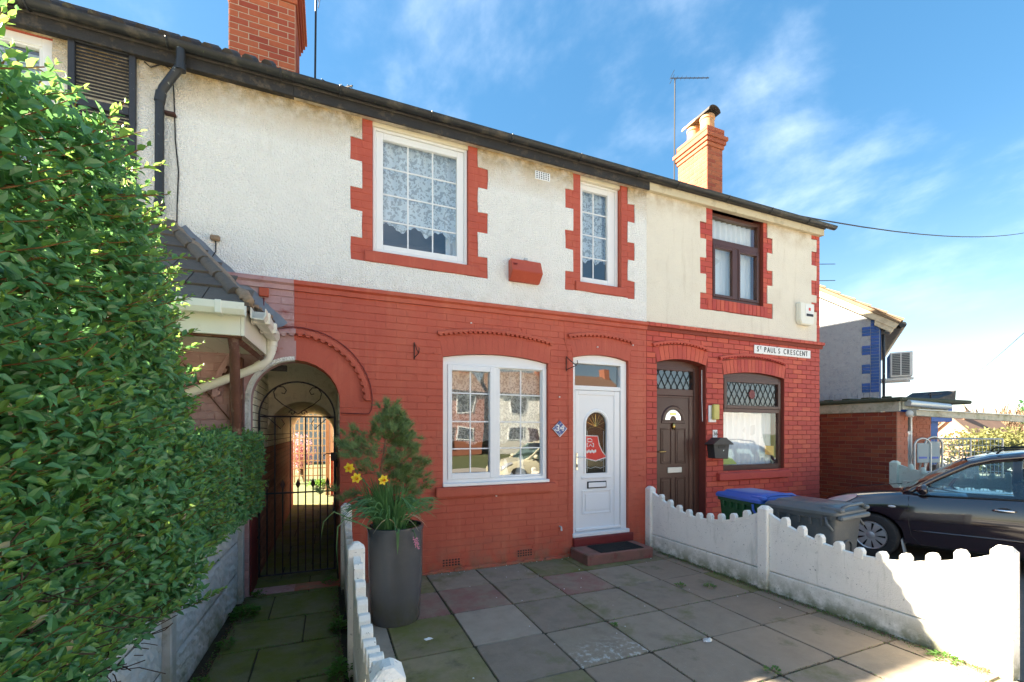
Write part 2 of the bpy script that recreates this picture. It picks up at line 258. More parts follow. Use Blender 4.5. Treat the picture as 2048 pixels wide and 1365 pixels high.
mat('tunnel_red', (0.34, 0.14, 0.085), 0.9, 0.15, 6, 0.5, 70, rand=0.12, layers=[((0.18, 0.08, 0.05), 7, 0.5, 0.68, 0.6)])
mat('tunnel_joint', (0.10, 0.075, 0.05), 0.95, 0.2, 20)
mat('room_wall', (0.30, 0.27, 0.22), 0.9, 0.1, 3)
mat('garage_brick', (0.25, 0.058, 0.030), 0.8, 0.15, 7, 0.4, 120, 0.2, rand=0.2, bdist=0.003, layers=[((0.14, 0.045, 0.028), 6, 0.54, 0.7, 0.5)])
mat('garage_mortar', (0.32, 0.19, 0.12), 0.95, 0.2, 20)
mat('garage_brick_pale', (0.42, 0.16, 0.10), 0.8, 0.15, 7, 0.4, 120, 0.2)
mat('fascia_rot', (0.50, 0.48, 0.38), 0.8, 0.15, 4, 0.4, 40, layers=[((0.14, 0.17, 0.08), 3.5, 0.48, 0.66, 0.8), ((0.22, 0.16, 0.10), 8, 0.55, 0.68, 0.6)])
mat('felt_roof', (0.060, 0.070, 0.045), 0.95, 0.3, 5, 0.6, 60)
mat('gable_grey', (0.34, 0.36, 0.38), 0.9, 0.1, 8, 0.8, 40, voro=0.5, vos=55, bdist=0.012, layers=[((0.18, 0.20, 0.23), 11, 0.52, 0.68, 0.5)])
mat('blue_brick', (0.028, 0.085, 0.30), 0.6, 0.15, 8, rand=0.15)
mat('blue_mortar', (0.012, 0.03, 0.10), 0.8)
mat('tile_tan', (0.20, 0.145, 0.095), 0.9, 0.25, 8, 0.4, 60, rand=0.15)
mat('ac_white', (0.68, 0.68, 0.64), 0.5, 0.05, 10)
mat('ac_dark', (0.10, 0.11, 0.11), 0.6, 0.1, 10)
mat('galv', (0.52, 0.54, 0.53), 0.4, 0.1, 20, 0, 1, 0.5, 0.5)
mat('far_brick', (0.36, 0.14, 0.085), 0.9, 0.15, 2, 0.3, 30)
mat('far_roof', (0.20, 0.12, 0.085), 0.9, 0.2, 2, 0.4, 20)
mat('far_pink', (0.52, 0.26, 0.17), 0.9, 0.1, 3)
mat('fence_timber', (0.40, 0.30, 0.19), 0.85, 0.2, 10, 0.4, 30)
mat('socket_red', (0.42, 0.075, 0.03), 0.5, 0.1, 20)
mat('paper', (0.80, 0.82, 0.82), 0.6, 0.04, 30)
mat('card_orange', (0.75, 0.42, 0.10), 0.6, 0.05, 10)
mat('paper_lime', (0.55, 0.65, 0.18), 0.6, 0.1, 10)
mat('ornament', (0.62, 0.58, 0.52), 0.4, 0.2, 30)
glass_mat('glass', (0.92, 0.95, 0.95), 1.0, 0.0, 2.15)
glass_mat('glass_upper', (0.90, 0.96, 0.98), 1.0, 0.0, 2.15)
glass_mat('glass_car', (0.62, 0.76, 0.78), 1.0, 0.0, 1.75)
glass_mat('glass_pattern', (0.50, 0.48, 0.38), 0.8, 0.12, 1.6)
lace_mat('lace', (0.78, 0.83, 0.88), 44, 0.68, 0.46, 0.78)
lace_mat('lace_low', (0.80, 0.77, 0.70), 60, 0.70, 0.32, 0.62)
lace_mat('voile', (0.90, 0.92, 0.94), 3, 0.5, 0.70)
mat('blind', (0.34, 0.40, 0.40), 0.6, 0.05, 10)
mat('window_void', (0.02, 0.022, 0.024), 0.4)

# ------------------------------------------------------------------ helpers
BASE = {}                      # object name -> world position that its children are measured from
def tag(o, label=None, cat=None, group=None, kind=None):
    if label: o['label'] = label
    if cat: o['category'] = cat
    if group: o['group'] = group
    if kind: o['kind'] = kind
    return o
def root(name, label=None, cat=None, loc=(0, 0, 0), rot=0.0, group=None, kind=None, local=False):
    o = bpy.data.objects.new(name, None); COL.objects.link(o); o.empty_display_size = 0.1
    o.location = loc; o.rotation_euler = (0, 0, rot)
    BASE[o.name] = Vector((0, 0, 0)) if local else Vector(loc)
    return tag(o, label, cat, group, kind)
def link(name, me, m=None, parent=None, loc=(0, 0, 0), rot=None):
    """loc is in the parent's frame of building (world, or the thing's own frame if it is local)"""
    o = bpy.data.objects.new(name, me); COL.objects.link(o)
    if m is not None and not me.materials: me.materials.append(MATS[m])
    b = Vector((0, 0, 0))
    if parent is not None:
        o.parent = parent; b = BASE[parent.name]
    o.location = Vector(loc) - b
    if rot is not None: o.rotation_euler = rot
    BASE[o.name] = Vector(loc)
    return o
def done(name, bm, m, parent=None, smooth=False, centre=True, mats=None, normals=True):
    if normals: bmesh.ops.recalc_face_normals(bm, faces=bm.faces)
    c = Vector((0, 0, 0))
    if centre and bm.verts:
        lo = Vector([min(v.co[i] for v in bm.verts) for i in range(3)]); hi = Vector([max(v.co[i] for v in bm.verts) for i in range(3)])
        c = (lo + hi) / 2; c.z = lo.z
        for v in bm.verts: v.co -= c
    if smooth:
        for f in bm.faces: f.smooth = True
    me = bpy.data.meshes.new(name); bm.to_mesh(me); bm.free()
    for k in (mats or [m]): me.materials.append(MATS[k])
    if smooth and smooth != True: me.set_sharp_from_angle(angle=R(smooth))
    return link(name, me, None, parent, c)
def bx(bm, x0, x1, y0, y1, z0, z1, bev=0.0, mi=0):
    vs = [bm.verts.new((x, y, z)) for x in (x0, x1) for y in (y0, y1) for z in (z0, z1)]
    fs = [bm.faces.new([vs[i] for i in q]) for q in ((0, 1, 3, 2), (4, 6, 7, 5), (0, 4, 5, 1), (2, 3, 7, 6), (0, 2, 6, 4), (1, 5, 7, 3))]
    for f in fs: f.material_index = mi
    if bev:
        es = list({e for f in fs for e in f.edges})
        bmesh.ops.bevel(bm, geom=es, offset=bev, segments=1, affect='EDGES')
    return vs
def box(name, x0, x1, y0, y1, z0, z1, m, parent=None, bev=0.003):
    bm = bmesh.new(); bx(bm, x0, x1, y0, y1, z0, z1, bev)
    return done(name, bm, m, parent)
def tube(bm, pts, rad, n=8, cap=True, mi=0):
    pts = [Vector(p) for p in pts]; rs = rad if isinstance(rad, (list, tuple)) else [rad] * len(pts)
    rings = []; up = None
    for i, p in enumerate(pts):
        d = (pts[min(i + 1, len(pts) - 1)] - pts[max(i - 1, 0)]).normalized()
        if up is None: up = Vector((0, 0, 1)) if abs(d.z) < 0.9 else Vector((0, 1, 0))
        u = d.cross(up)
        if u.length < 1e-5: u = d.cross(Vector((1, 0, 0)))
        u.normalize(); v = u.cross(d).normalized(); up = v
        rings.append([bm.verts.new(p + (u * math.cos(2 * math.pi * k / n) + v * math.sin(2 * math.pi * k / n)) * rs[i]) for k in range(n)])
    for a, b in zip(rings, rings[1:]):
        for k in range(n):
            f = bm.faces.new((a[k], a[(k + 1) % n], b[(k + 1) % n], b[k])); f.material_index = mi
    if cap and n > 2:
        bm.faces.new(rings[0][::-1]).material_index = mi; bm.faces.new(rings[-1]).material_index = mi
def tubes(name, paths, rad, m, parent=None, n=8):
    bm = bmesh.new()
    for p in paths: tube(bm, p, rad, n)
    return done(name, bm, m, parent, smooth=50)
def lathe(bm, prof, c=(0, 0, 0), n=24, mi=0):
    rings = [[bm.verts.new((c[0] + r * math.cos(2 * math.pi * k / n), c[1] + r * math.sin(2 * math.pi * k / n), c[2] + z)) for k in range(n)] for r, z in prof]
    for a, b in zip(rings, rings[1:]):
        for k in range(n): bm.faces.new((a[k], a[(k + 1) % n], b[(k + 1) % n], b[k])).material_index = mi
    return rings
def prism(bm, pts, y0, y1, axis='y', mi=0):
    """polygon pts extruded; axis y: pts are (x,z); axis x: pts are (y,z); axis z: pts are (x,y)"""
    def P(p, d): return {'y': (p[0], d, p[1]), 'x': (d, p[0], p[1]), 'z': (p[0], p[1], d)}[axis]
    a = [bm.verts.new(P(p, y0)) for p in pts]; b = [bm.verts.new(P(p, y1)) for p in pts]
    fs = [bm.faces.new(a), bm.faces.new(b[::-1])]
    for i in range(len(pts)):
        j = (i + 1) % len(pts); fs.append(bm.faces.new((a[j], a[i], b[i], b[j])))
    for f in fs: f.material_index = mi
def poly(name, pts, y0, y1, m, parent=None, axis='y', bev=0.0):
    bm = bmesh.new(); prism(bm, pts, y0, y1, axis)
    if bev: bmesh.ops.bevel(bm, geom=list(bm.edges), offset=bev, segments=1, affect='EDGES')
    return done(name, bm, m, parent)

# openings: (xa, xb, z bottom, z spring, rise)
def arc_r(o):
    wd = o[1] - o[0]; return (wd * wd / 4 + o[4] ** 2) / (2 * o[4])
def arc_top(o, x):
    if o[4] <= 0: return o[3]
    r = arc_r(o); c = (o[0] + o[1]) / 2
    return o[3] + o[4] - r + math.sqrt(max(0, r * r - (x - c) ** 2))
def wall_mesh(bm, x0, x1, z0, z1, ops, y, depth, mi=0):
    xs = {x0, x1}
    for o in ops:
        n = 14 if o[4] > 0 else 1
        for k in range(n + 1):
            x = o[0] + (o[1] - o[0]) * (0.5 - 0.5 * math.cos(math.pi * k / n))
            if x0 <= x <= x1: xs.add(round(x, 5))
    xs = sorted(xs)
    def quad(p): bm.faces.new([bm.verts.new(v) for v in p]).material_index = mi
    for a, b in zip(xs, xs[1:]):
        o = next((o for o in ops if o[0] - 1e-4 <= (a + b) / 2 <= o[1] + 1e-4), None)
        segs = []
        if o is None: segs.append((z0, z0, z1, z1))
        else:
            if o[2] > z0 + 1e-4: segs.append((z0, z0, o[2], o[2]))
            segs.append((arc_top(o, a), arc_top(o, b), z1, z1))
        for s in segs:
            quad(((a, y, s[0]), (b, y, s[1]), (b, y, s[3]), (a, y, s[2])))
            quad(((a, y + depth, s[0]), (a, y + depth, s[2]), (b, y + depth, s[3]), (b, y + depth, s[1])))
        if o is not None:
            quad(((a, y, arc_top(o, a)), (a, y + depth, arc_top(o, a)), (b, y + depth, arc_top(o, b)), (b, y, arc_top(o, b))))
            if o[2] > z0 + 1e-4: quad(((a, y, o[2]), (b, y, o[2]), (b, y + depth, o[2]), (a, y + depth, o[2])))
    for o in ops:
        for x in (o[0], o[1]):
            if x0 - 1e-4 <= x <= x1 + 1e-4:
                zb = max(o[2], z0); quad(((x, y, zb), (x, y + depth, zb), (x, y + depth, o[3]), (x, y, o[3])))
    for x in (x0, x1):
        o = next((o for o in ops if o[0] < x - 1e-3 and x + 1e-3 < o[1]), None)
        zt = arc_top(o, x) if o else z0
        quad(((x, y, zt), (x, y + depth, zt), (x, y + depth, z1), (x, y, z1)))
    quad(((x0, y, z1), (x1, y, z1), (x1, y + depth, z1), (x0, y + depth, z1)))
    bmesh.ops.remove_doubles(bm, verts=bm.verts, dist=1e-5)
def grid_wall(bm, x0, x1, z0, z1, holes, y0, y1, jit=0.0, step=0.12):
    """sheet of render with stepped holes (xa, xb, za, zb); front at y0, sides back to y1"""
    def lines(a, b, ks):
        s = sorted({a, b, *[k for k in ks if a < k < b]}); o = []
        for p, q in zip(s, s[1:]):
            n = max(1, round((q - p) / step)); o += [p + (q - p) * i / n for i in range(n)]
        return o + [b]
    xs = lines(x0, x1, [k for h in holes for k in h[:2]]); zs = lines(z0, z1, [k for h in holes for k in h[2:]])
    V = {}; rnd = random.Random(5)
    def vert(i, j, back):
        k = (i, j, back)
        if k not in V:
            jx = jz = 0
            if 0 < i < len(xs) - 1 and 0 < j < len(zs) - 1:
                q = J.setdefault((i, j), (rnd.uniform(-jit, jit), rnd.uniform(-jit, jit))); jx, jz = q
            V[k] = bm.verts.new((xs[i] + jx, y1 if back else y0, zs[j] + jz))
        return V[k]
    J = {}
    keep = lambda i, j: 0 <= i < len(xs) - 1 and 0 <= j < len(zs) - 1 and not any(h[0] - 1e-6 < (xs[i] + xs[i + 1]) / 2 < h[1] + 1e-6 and h[2] - 1e-6 < (zs[j] + zs[j + 1]) / 2 < h[3] + 1e-6 for h in holes)
    for i in range(len(xs) - 1):
        for j in range(len(zs) - 1):
            if not keep(i, j): continue
            bm.faces.new((vert(i, j, 0), vert(i + 1, j, 0), vert(i + 1, j + 1, 0), vert(i, j + 1, 0)))
            for (di, dj, a, b) in ((-1, 0, (i, j), (i, j + 1)), (1, 0, (i + 1, j + 1), (i + 1, j)), (0, -1, (i + 1, j), (i, j)), (0, 1, (i, j + 1), (i + 1, j + 1))):
                if not keep(i + di, j + dj):
                    bm.faces.new((vert(*a, 0), vert(*b, 0), vert(*b, 1), vert(*a, 1)))
# ---- bricks
BRK = {}
def brick_verts(wd, h, d, ch=0.004):
    a, b = wd / 2, h / 2; cx = ch if d > 0.0065 else 0.0008
    v = [(-a, 0, -b), (a, 0, -b), (a, 0, b), (-a, 0, b), (-a, -d + ch, -b), (a, -d + ch, -b), (a, -d + ch, b), (-a, -d + ch, b),
         (-a + cx, -d, -b + ch), (a - cx, -d, -b + ch), (a - cx, -d, b - ch), (-a + cx, -d, b - ch)]
    f = [(0, 1, 5, 4), (1, 2, 6, 5), (2, 3, 7, 6), (3, 0, 4, 7), (4, 5, 9, 8), (5, 6, 10, 9), (6, 7, 11, 10), (7, 4, 8, 11), (8, 9, 10, 11)]
    return v, f
def brick_mesh(wd, h, d, m, ch=0.004):
    k = (round(wd, 3), round(h, 4), round(d, 4), m)
    if k not in BRK:
        me = bpy.data.meshes.new('brick'); v, f = brick_verts(k[0], h, d, ch); me.from_pydata(v, [], f); me.materials.append(MATS[m]); BRK[k] = me
    return BRK[k]
def lay(u0, u1, z0, z1, ops=(), course=0.0815, length=0.235, jv=0.009, jh=0.009, off=0.0, minw=0.03, header_rows=False):
    """brick rectangles (centre u, centre z, width, height) in stretcher bond clear of the openings"""
    outl = []; n = max(1, round((z1 - z0) / course)); ch = (z1 - z0) / n
    for r in range(n):
        za = z0 + r * ch; zb = za + ch
        L = length / 2 if header_rows and r % 4 == 3 else length
        cuts = []
        for o in ops:
            if zb <= o[2] + 0.012 or za >= o[3] + o[4] - 0.004: continue
            if za < o[3] or o[4] <= 0: cuts.append((o[0], o[1]))
            else:
                rr = arc_r(o); zc = o[3] + o[4] - rr; hw = math.sqrt(max(0, rr * rr - (za - zc) ** 2)); c = (o[0] + o[1]) / 2
                cuts.append((c - hw, c + hw))
        u = u0 - L + (off + (L / 2 if r % 2 else 0)) % L
        while u < u1:
            iv = [(max(u, u0), min(u + L, u1))]
            for c0, c1 in cuts:
                nv = []
                for a, b in iv:
                    if c1 <= a or c0 >= b: nv.append((a, b)); continue
                    if a < c0: nv.append((a, c0))
                    if b > c1: nv.append((c1, b))
                iv = nv
            for a, b in iv:
                if b - a > minw: outl.append(((a + b) / 2, (za + zb) / 2, b - a - jv, ch - jh))
            u += L
    return outl
def place_bricks(parent, rects, m, face='y', at=0.0, d=0.012, cap=300, rest='brickwork', jitter=0.0015, name='brick', ch=0.004):
    """face 'y': looks to -y, u = x, front plane at y=at ; '-x': looks to -x, u = -y, front plane x=at ; '+x': looks to +x, u = y"""
    rnd = random.Random(len(rects))
    def world(u, z):
        return {'y': Vector((u, at, z)), '-x': Vector((at, -u, z)), '+x': Vector((at, u, z))}[face]
    rz = {'y': 0.0, '-x': -math.pi / 2, '+x': math.pi / 2}[face]
    rects = sorted(rects, key=lambda q: (world(q[0], q[1]) - CAM).length / math.sqrt(q[2]))
    for u, z, wd, h in rects[:cap]:
        p = world(u, z); q = rnd.uniform(-jitter, jitter)
        p += {'y': Vector((0, q, 0)), '-x': Vector((q, 0, 0)), '+x': Vector((q, 0, 0))}[face]
        link(name, brick_mesh(wd, h, d, m, ch), None, parent, p, (0, 0, rz))
    if len(rects) > cap:
        vs, fs = [], []; mt = Matrix.Rotation(rz, 3, 'Z')
        for u, z, wd, h in rects[cap:]:
            v, f = brick_verts(wd, h, d, ch); k = len(vs); p = world(u, z)
            vs += [mt @ Vector(c) + p for c in v]; fs += [[i + k for i in g] for g in f]
        me = bpy.data.meshes.new(rest); c = sum(vs, Vector()) / len(vs); me.from_pydata([v - c for v in vs], [], fs); me.materials.append(MATS[m])
        tag(link(rest, me, None, parent, c), kind='stuff')
def voussoirs(parent, o, m, y, d=0.012, ring=0.225, name='brick', wd=0.078, gap=0.006):
    r = arc_r(o); cx = (o[0] + o[1]) / 2; zc = o[3] + o[4] - r
    half = math.asin(min(1, (o[1] - o[0]) / 2 / r)); n = max(3, round(2 * half * r / wd))
    for k in range(n):
        a0 = -half + 2 * half * k / n + gap / 2 / r; a1 = -half + 2 * half * (k + 1) / n - gap / 2 / r
        P = lambda a, rr: (cx + rr * math.sin(a), zc + rr * math.cos(a))
        bm = bmesh.new(); prism(bm, [P(a0, r + 0.002), P(a1, r + 0.002), P(a1, r + ring), P(a0, r + ring)], y - d, y)
        done(name, bm, m, parent)
def hood(parent, xa, xb, zs, rise, m, y=0.0, th=0.035, proj=0.05, teeth=True):
    """projecting dog-tooth label mould over an opening"""
    o = (xa, xb, 0, zs, rise); r = arc_r(o); cx = (xa + xb) / 2; zc = zs + rise - r; half = math.asin(min(1, (xb - xa) / 2 / r))
    bm = bmesh.new(); n = 26 if rise > 0.3 else 18; A = []
    for k in range(n + 1):
        a = -half + 2 * half * k / n; s, c = math.sin(a), math.cos(a)
        A.append([bm.verts.new((cx + rr * s, yy, zc + rr * c)) for rr, yy in ((r, y), (r, y - proj), (r + th * 0.8, y - proj), (r + th, y - proj * 0.6), (r + th, y))])
    for p, q in zip(A, A[1:]):
        for i in range(4): bm.faces.new((p[i], p[i + 1], q[i + 1], q[i]))
    bm.faces.new(A[0]); bm.faces.new(A[-1][::-1])
    h = done('hood_mould', bm, m, parent)
    if teeth:
        nt_ = int(2 * half * r / 0.062); bm = bmesh.new()
        for k in range(nt_):
            a = -half + 2 * half * (k + 0.5) / nt_; s, c = math.sin(a), math.cos(a); wv = 0.024
            ctr = Vector((cx + r * s, 0, zc + r * c)); tx = Vector((c, 0, -s)); rd = Vector((s, 0, c))
            b0 = [ctr - tx * wv, ctr + tx * wv, ctr + tx * wv * 0.6 - rd * 0.02, ctr - tx * wv * 0.6 - rd * 0.02]
            f = [bm.verts.new((p.x, y - proj * 0.85, p.z)) for p in b0]; g = [bm.verts.new((p.x, y, p.z)) for p in b0]
            bm.faces.new(f)
            for i in range(4): bm.faces.new((f[i], f[(i + 1) % 4], g[(i + 1) % 4], g[i]))
        tag(done('dog_tooth', bm, m, h), kind='stuff')
def frame(name, x0, x1, z0, z1, y0, y1, wd, m, parent, bev=0.004):
    w4 = wd if isinstance(wd, tuple) else (wd,) * 4       # left, right, bottom, top
    bm = bmesh.new()
    bx(bm, x0, x0 + w4[0], y0, y1, z0, z1, bev); bx(bm, x1 - w4[1], x1, y0, y1, z0, z1, bev)
    bx(bm, x0 + w4[0], x1 - w4[1], y0 + 0.0015, y1, z0, z0 + w4[2], bev); bx(bm, x0 + w4[0], x1 - w4[1], y0 + 0.0015, y1, z1 - w4[3], z1, bev)
    return done(name, bm, m, parent)
def glazing(parent, x0, x1, z0, z1, y, xs, zs, barm, glass='glass', bw=0.016, bar=True):
    """panes between bars at xs / zs"""
    X = [x0] + list(xs) + [x1]; Zs = [z0] + list(zs) + [z1]
    for a, b in zip(X, X[1:]):
        for c, d in zip(Zs, Zs[1:]):
            bm = bmesh.new(); bm.faces.new([bm.verts.new(p) for p in ((a, y, c), (b, y, c), (b, y, d), (a, y, d))]); done('pane', bm, glass, parent, normals=False)
    if bar:
        for x in xs: box('glazing_bar', x - bw / 2, x + bw / 2, y - 0.008, y + 0.004, z0, z1, barm, parent, 0.002)
        for z in zs: box('glazing_bar', x0, x1, y - 0.0065, y + 0.004, z - bw / 2, z + bw / 2, barm, parent, 0.002)
def curtain(name, x0, x1, z0, z1, y, m, label, amp=0.02, waves=7, scallop=0.0, cat='curtain'):
    bm = bmesh.new(); n = 90; rows = 14; G = []
    for i in range(n + 1):
        u = i / n; x = x0 + (x1 - x0) * u
        zl = z0 + (scallop * abs(math.sin(u * math.pi * 3.5)) + scallop * 0.25 * abs(math.sin(u * 40)) if scallop else 0)
        G.append([bm.verts.new((x, y + amp * math.sin(u * waves * 6.28 + 0.6 * math.sin(u * 9)) * (0.6 + 0.4 * j / rows), zl + (z1 - zl) * j / rows)) for j in range(rows + 1)])
    for a, b in zip(G, G[1:]):
        for j in range(rows): bm.faces.new((a[j], b[j], b[j + 1], a[j + 1]))
    return tag(done(name, bm, m, None, smooth=True), label, cat)
def text(s, size, m, parent, loc, rot=(math.pi / 2, 0, 0), sx=1.0, name='letter', ext=0.002, align='CENTER'):
    c = bpy.data.curves.new('t', 'FONT'); c.body = s; c.size = size; c.extrude = ext; c.align_x = align; c.align_y = 'CENTER'
    o = bpy.data.objects.new('t', c); COL.objects.link(o)
    bpy.context.view_layer.update()
    me = bpy.data.meshes.new_from_object(o.evaluated_get(bpy.context.evaluated_depsgraph_get()))
    bpy.data.objects.remove(o); bpy.data.curves.remove(c)
    for v in me.vertices: v.co.x *= sx
    me.materials.clear(); me.materials.append(MATS[m])
    return link(name, me, None, parent, loc, rot)
# ================================================================== ground
def sheet(name, x0, x1, y0, y1, z, m, th=0.2, parent=None):
    bm = bmesh.new(); bx(bm, x0, x1, y0, y1, z - th, z); return done(name, bm, m, parent)
tag(sheet('ground', -600, 600, -500, 600, -0.34, 'grass_ground', 0.1), kind='structure')
patio = tag(sheet('patio', 0.14, 4.36, -4.3, 0.0, -0.012, 'joint_soil', 0.3), kind='structure')
pathway = tag(sheet('path', -0.95, 0.135, -4.3, 6.3, -0.014, 'joint_soil', 0.3), kind='structure')
tag(sheet('driveway', 4.38, 9.55, -5.6, 0.25, -0.15, 'drive', 0.15), kind='structure')
tag(sheet('front_garden', -6, -0.96, -4.3, 0.0, -0.03, 'soil', 0.25), kind='structure')
tag(sheet('pavement', -40, 60, -6.6, -4.32, -0.10, 'pavement', 0.2), kind='structure')
tag(sheet('road', -40, 60, -13.0, -6.62, -0.22, 'asphalt', 0.1), kind='structure')
tag(sheet('far_pavement', -40, 60, -15.2, -13.02, -0.10, 'pavement', 0.2), kind='structure')
tag(sheet('shop_yard', 9.56, 40, -5.6, 12.0, -0.13, 'pavement', 0.15), kind='structure')
tag(sheet('back_garden', -8, 8, 6.32, 22.0, -0.03, 'grass_ground', 0.25), kind='structure')

def slab(parent, x0, x1, y0, y1, m, z=0.0):
    hx, hy = (x1 - x0) / 2, (y1 - y0) / 2; rd = random.uniform; P = []
    for (ax, ay, bx_, by_) in ((-1, -1, 1, -1), (1, -1, 1, 1), (1, 1, -1, 1), (-1, 1, -1, -1)):
        k_ = rd(0.004, 0.02) if random.random() < 0.75 else rd(0.02, 0.045)
        for t in (k_ / (hx + hy), 0.2, 0.4, 0.6, 0.8, 1 - rd(0.004, 0.02) / (hx + hy)):
            X, Y = hx * (ax + (bx_ - ax) * t), hy * (ay + (by_ - ay) * t); P.append((X * (1 - rd(0, 0.010)), Y * (1 - rd(0, 0.010))))
    bm = bmesh.new(); top = [bm.verts.new((p[0] * 0.985, p[1] * 0.985, 0)) for p in P]; mid = [bm.verts.new((p[0], p[1], -rd(0.004, 0.010))) for p in P]; low = [bm.verts.new((p[0], p[1], -0.035)) for p in P]
    bm.faces.new(top); n_ = len(P)
    for i in range(n_):
        j = (i + 1) % n_; bm.faces.new((top[j], top[i], mid[i], mid[j])); bm.faces.new((mid[j], mid[i], low[i], low[j]))
    bmesh.ops.recalc_face_normals(bm, faces=bm.faces); me = bpy.data.meshes.new('paving_slab'); bm.to_mesh(me); bm.free(); me.materials.append(MATS[m])
    link('paving_slab', me, None, parent, ((x0 + x1) / 2, (y0 + y1) / 2, z + rd(-.005, .003)), (rd(-.008, .008), rd(-.008, .008), rd(-.006, .006)))
xl = [0.20, 0.47, 1.065, 1.675, 2.29, 2.90, 3.505, 4.12, 4.31]
yl = [-0.004, -0.59, -1.225, -1.89, -2.49, -3.10, -3.70, -4.28]
special = {(2, 1): 'slab_red', (4, 1): 'slab_red', (2, 2): 'slab_pale', (3, 3): 'slab_powder', (1, 0): 'slab_moss', (1, 1): 'slab_red', (1, 2): 'slab_moss', (1, 3): 'slab_moss', (1, 4): 'slab_moss', (0, 2): 'slab_pale', (0, 3): 'slab_moss',
           (4, 0): 'slab_moss', (6, 0): 'slab_moss', (5, 0): 'slab_moss', (2, 3): 'slab_grey', (5, 1): 'slab_grey', (6, 1): 'slab_brown', (6, 2): 'slab_brown', (6, 3): 'slab_brown', (6, 4): 'slab_brown', (7, 1): 'slab_brown', (7, 2): 'slab_moss', (7, 3): 'slab_brown', (3, 4): 'slab_brown', (4, 4): 'slab_brown', (4, 3): 'slab_grey', (3, 0): 'slab_grey', (3, 1): 'slab_grey', (3, 2): 'slab_grey', (4, 2): 'slab_grey', (5, 2): 'slab_grey', (5, 3): 'slab_grey', (5, 4): 'slab_brown', (2, 4): 'slab_moss'}
for i in range(len(xl) - 1):
    for j in range(len(yl) - 1):
        g = 0.0055
        slab(patio, xl[i] + g, xl[i + 1] - g, yl[j + 1] + g, yl[j] - g, special.get((i, j), 'slab_grey' if (i + j) % 3 else 'slab_brown'))
ys = [6.3, 5.7, 5.1, 4.5, 3.9, 3.3, 2.7, 2.1, 1.5, 1.0, 0.50, -0.08, -0.70, -1.27, -1.86, -2.45, -3.05, -3.65, -4.27]
for j in range(len(ys) - 1):
    xj = [-0.19, -0.50][j % 2]
    for a, b in ((-0.78, xj), (xj, 0.105)):
        slab(pathway, a + 0.004, b - 0.004, ys[j + 1] + 0.005, ys[j] - 0.005, 'slab_path', -0.004)

# ================================================================== terrace
T = (-0.745, 0.121, 0.0, 2.014, 0.433)
GW = (1.274, 2.690, 1.03, 2.59, 0.07); GD = (3.070, 3.985, 0.245, 2.70, 0.06)
AB1 = (1.255, 1.492, 0.055, 0.158, 0); AB2 = (2.235, 2.462, 0.068, 0.170, 0)
BD = (4.500, 5.460, 0.02, 2.72, 0.07); BW = (5.838, 7.250, 1.05, 2.60, 0.065)
ring = lambda o, t=0.235: (o[0], o[1], o[2], o[3], o[4] + t) if o[4] < 0.2 else (o[0] - t, o[1] + t, o[2], o[3], o[4] + t)
def ringed(o, t=0.235):   # the room that the arch ring takes from the courses
    return [(o[0], o[1], o[2], o[3] + o[4] * 0.2, 0), (o[0] - 0.03, o[1] + 0.03, o[3] + 0.01, o[3] + t * 0.75, o[4] + t * 0.22)]

def house(name, label, x0, x1, brickm, mortar, ops, upm, uholes):
    h = root(name, label, 'house', ((x0 + x1) / 2, 3.0, 0), group='terraced houses')
    bm = bmesh.new(); wall_mesh(bm, x0, x1, -0.3, 3.20, ops, 0.0, 0.23)
    lw = done('lower_wall', bm, mortar, h)
    bm = bmesh.new(); grid_wall(bm, x0, x1, 3.285, 5.235, [u for u in uholes], -0.013, 0.001, 0.005)
    uw = done('upper_wall', bm, upm, h)
    return h, lw, uw
def quoins(xl_long, xl_short, xr_short, xr_long, zs, zb, zt):
    """stepped hole of the render round a window. zs: (bottom, top) of the long blocks"""
    hs = [(xl_short, xr_short, zb, zt)]
    for a, b in zs: hs += [(xl_long, xl_short, a, b), (xr_short, xr_long, a, b)]
    return hs
QZ = [(3.597, 3.855), (4.152, 4.408), (4.703, 4.960)]
W1 = (0.465, 1.590, 3.73, 5.155); W2 = (3.185, 3.862, 3.74, 5.15); W3 = (5.600, 6.740, 3.79, 5.17)
q1 = quoins(0.229, 0.352, 1.711, 1.841, QZ, 3.597, 5.26); q2 = quoins(2.942, 3.065, 3.969, 4.088, QZ, 3.605, 5.26); q3 = quoins(5.333, 5.456, 6.829, 6.957, QZ, 3.60, 5.26)
qc = [(8.088, 8.20, 3.2, 5.26)] + [(7.951, 8.10, a, b) for a, b in ((3.83, 4.0), (4.127, 4.39), (4.657, 4.912), (5.12, 5.26))]

h34, lw34, uw34 = house('terraced_house', 'middle terraced house with smooth red painted ground floor, white render and white door', -0.33, 4.30, 'red_paint', 'red_paint', [T, GW, GD], 'render_white', q1 + q2)
h36, lw36, uw36 = house('terraced_house', 'end terraced house with cream render, red brick and brown door and windows', 4.30, 8.19, 'red_brick', 'red_mortar', [BD, BW], 'render_cream', q3 + qc)
h32, lw32, uw32 = house('terraced_house', 'white rendered terraced house behind the hedge with black shutter and worn pink paint', -4.8, -0.33, 'worn_red', 'worn_red', [T], 'render_white', [(-3.6, -2.26, 3.7, 5.19)])
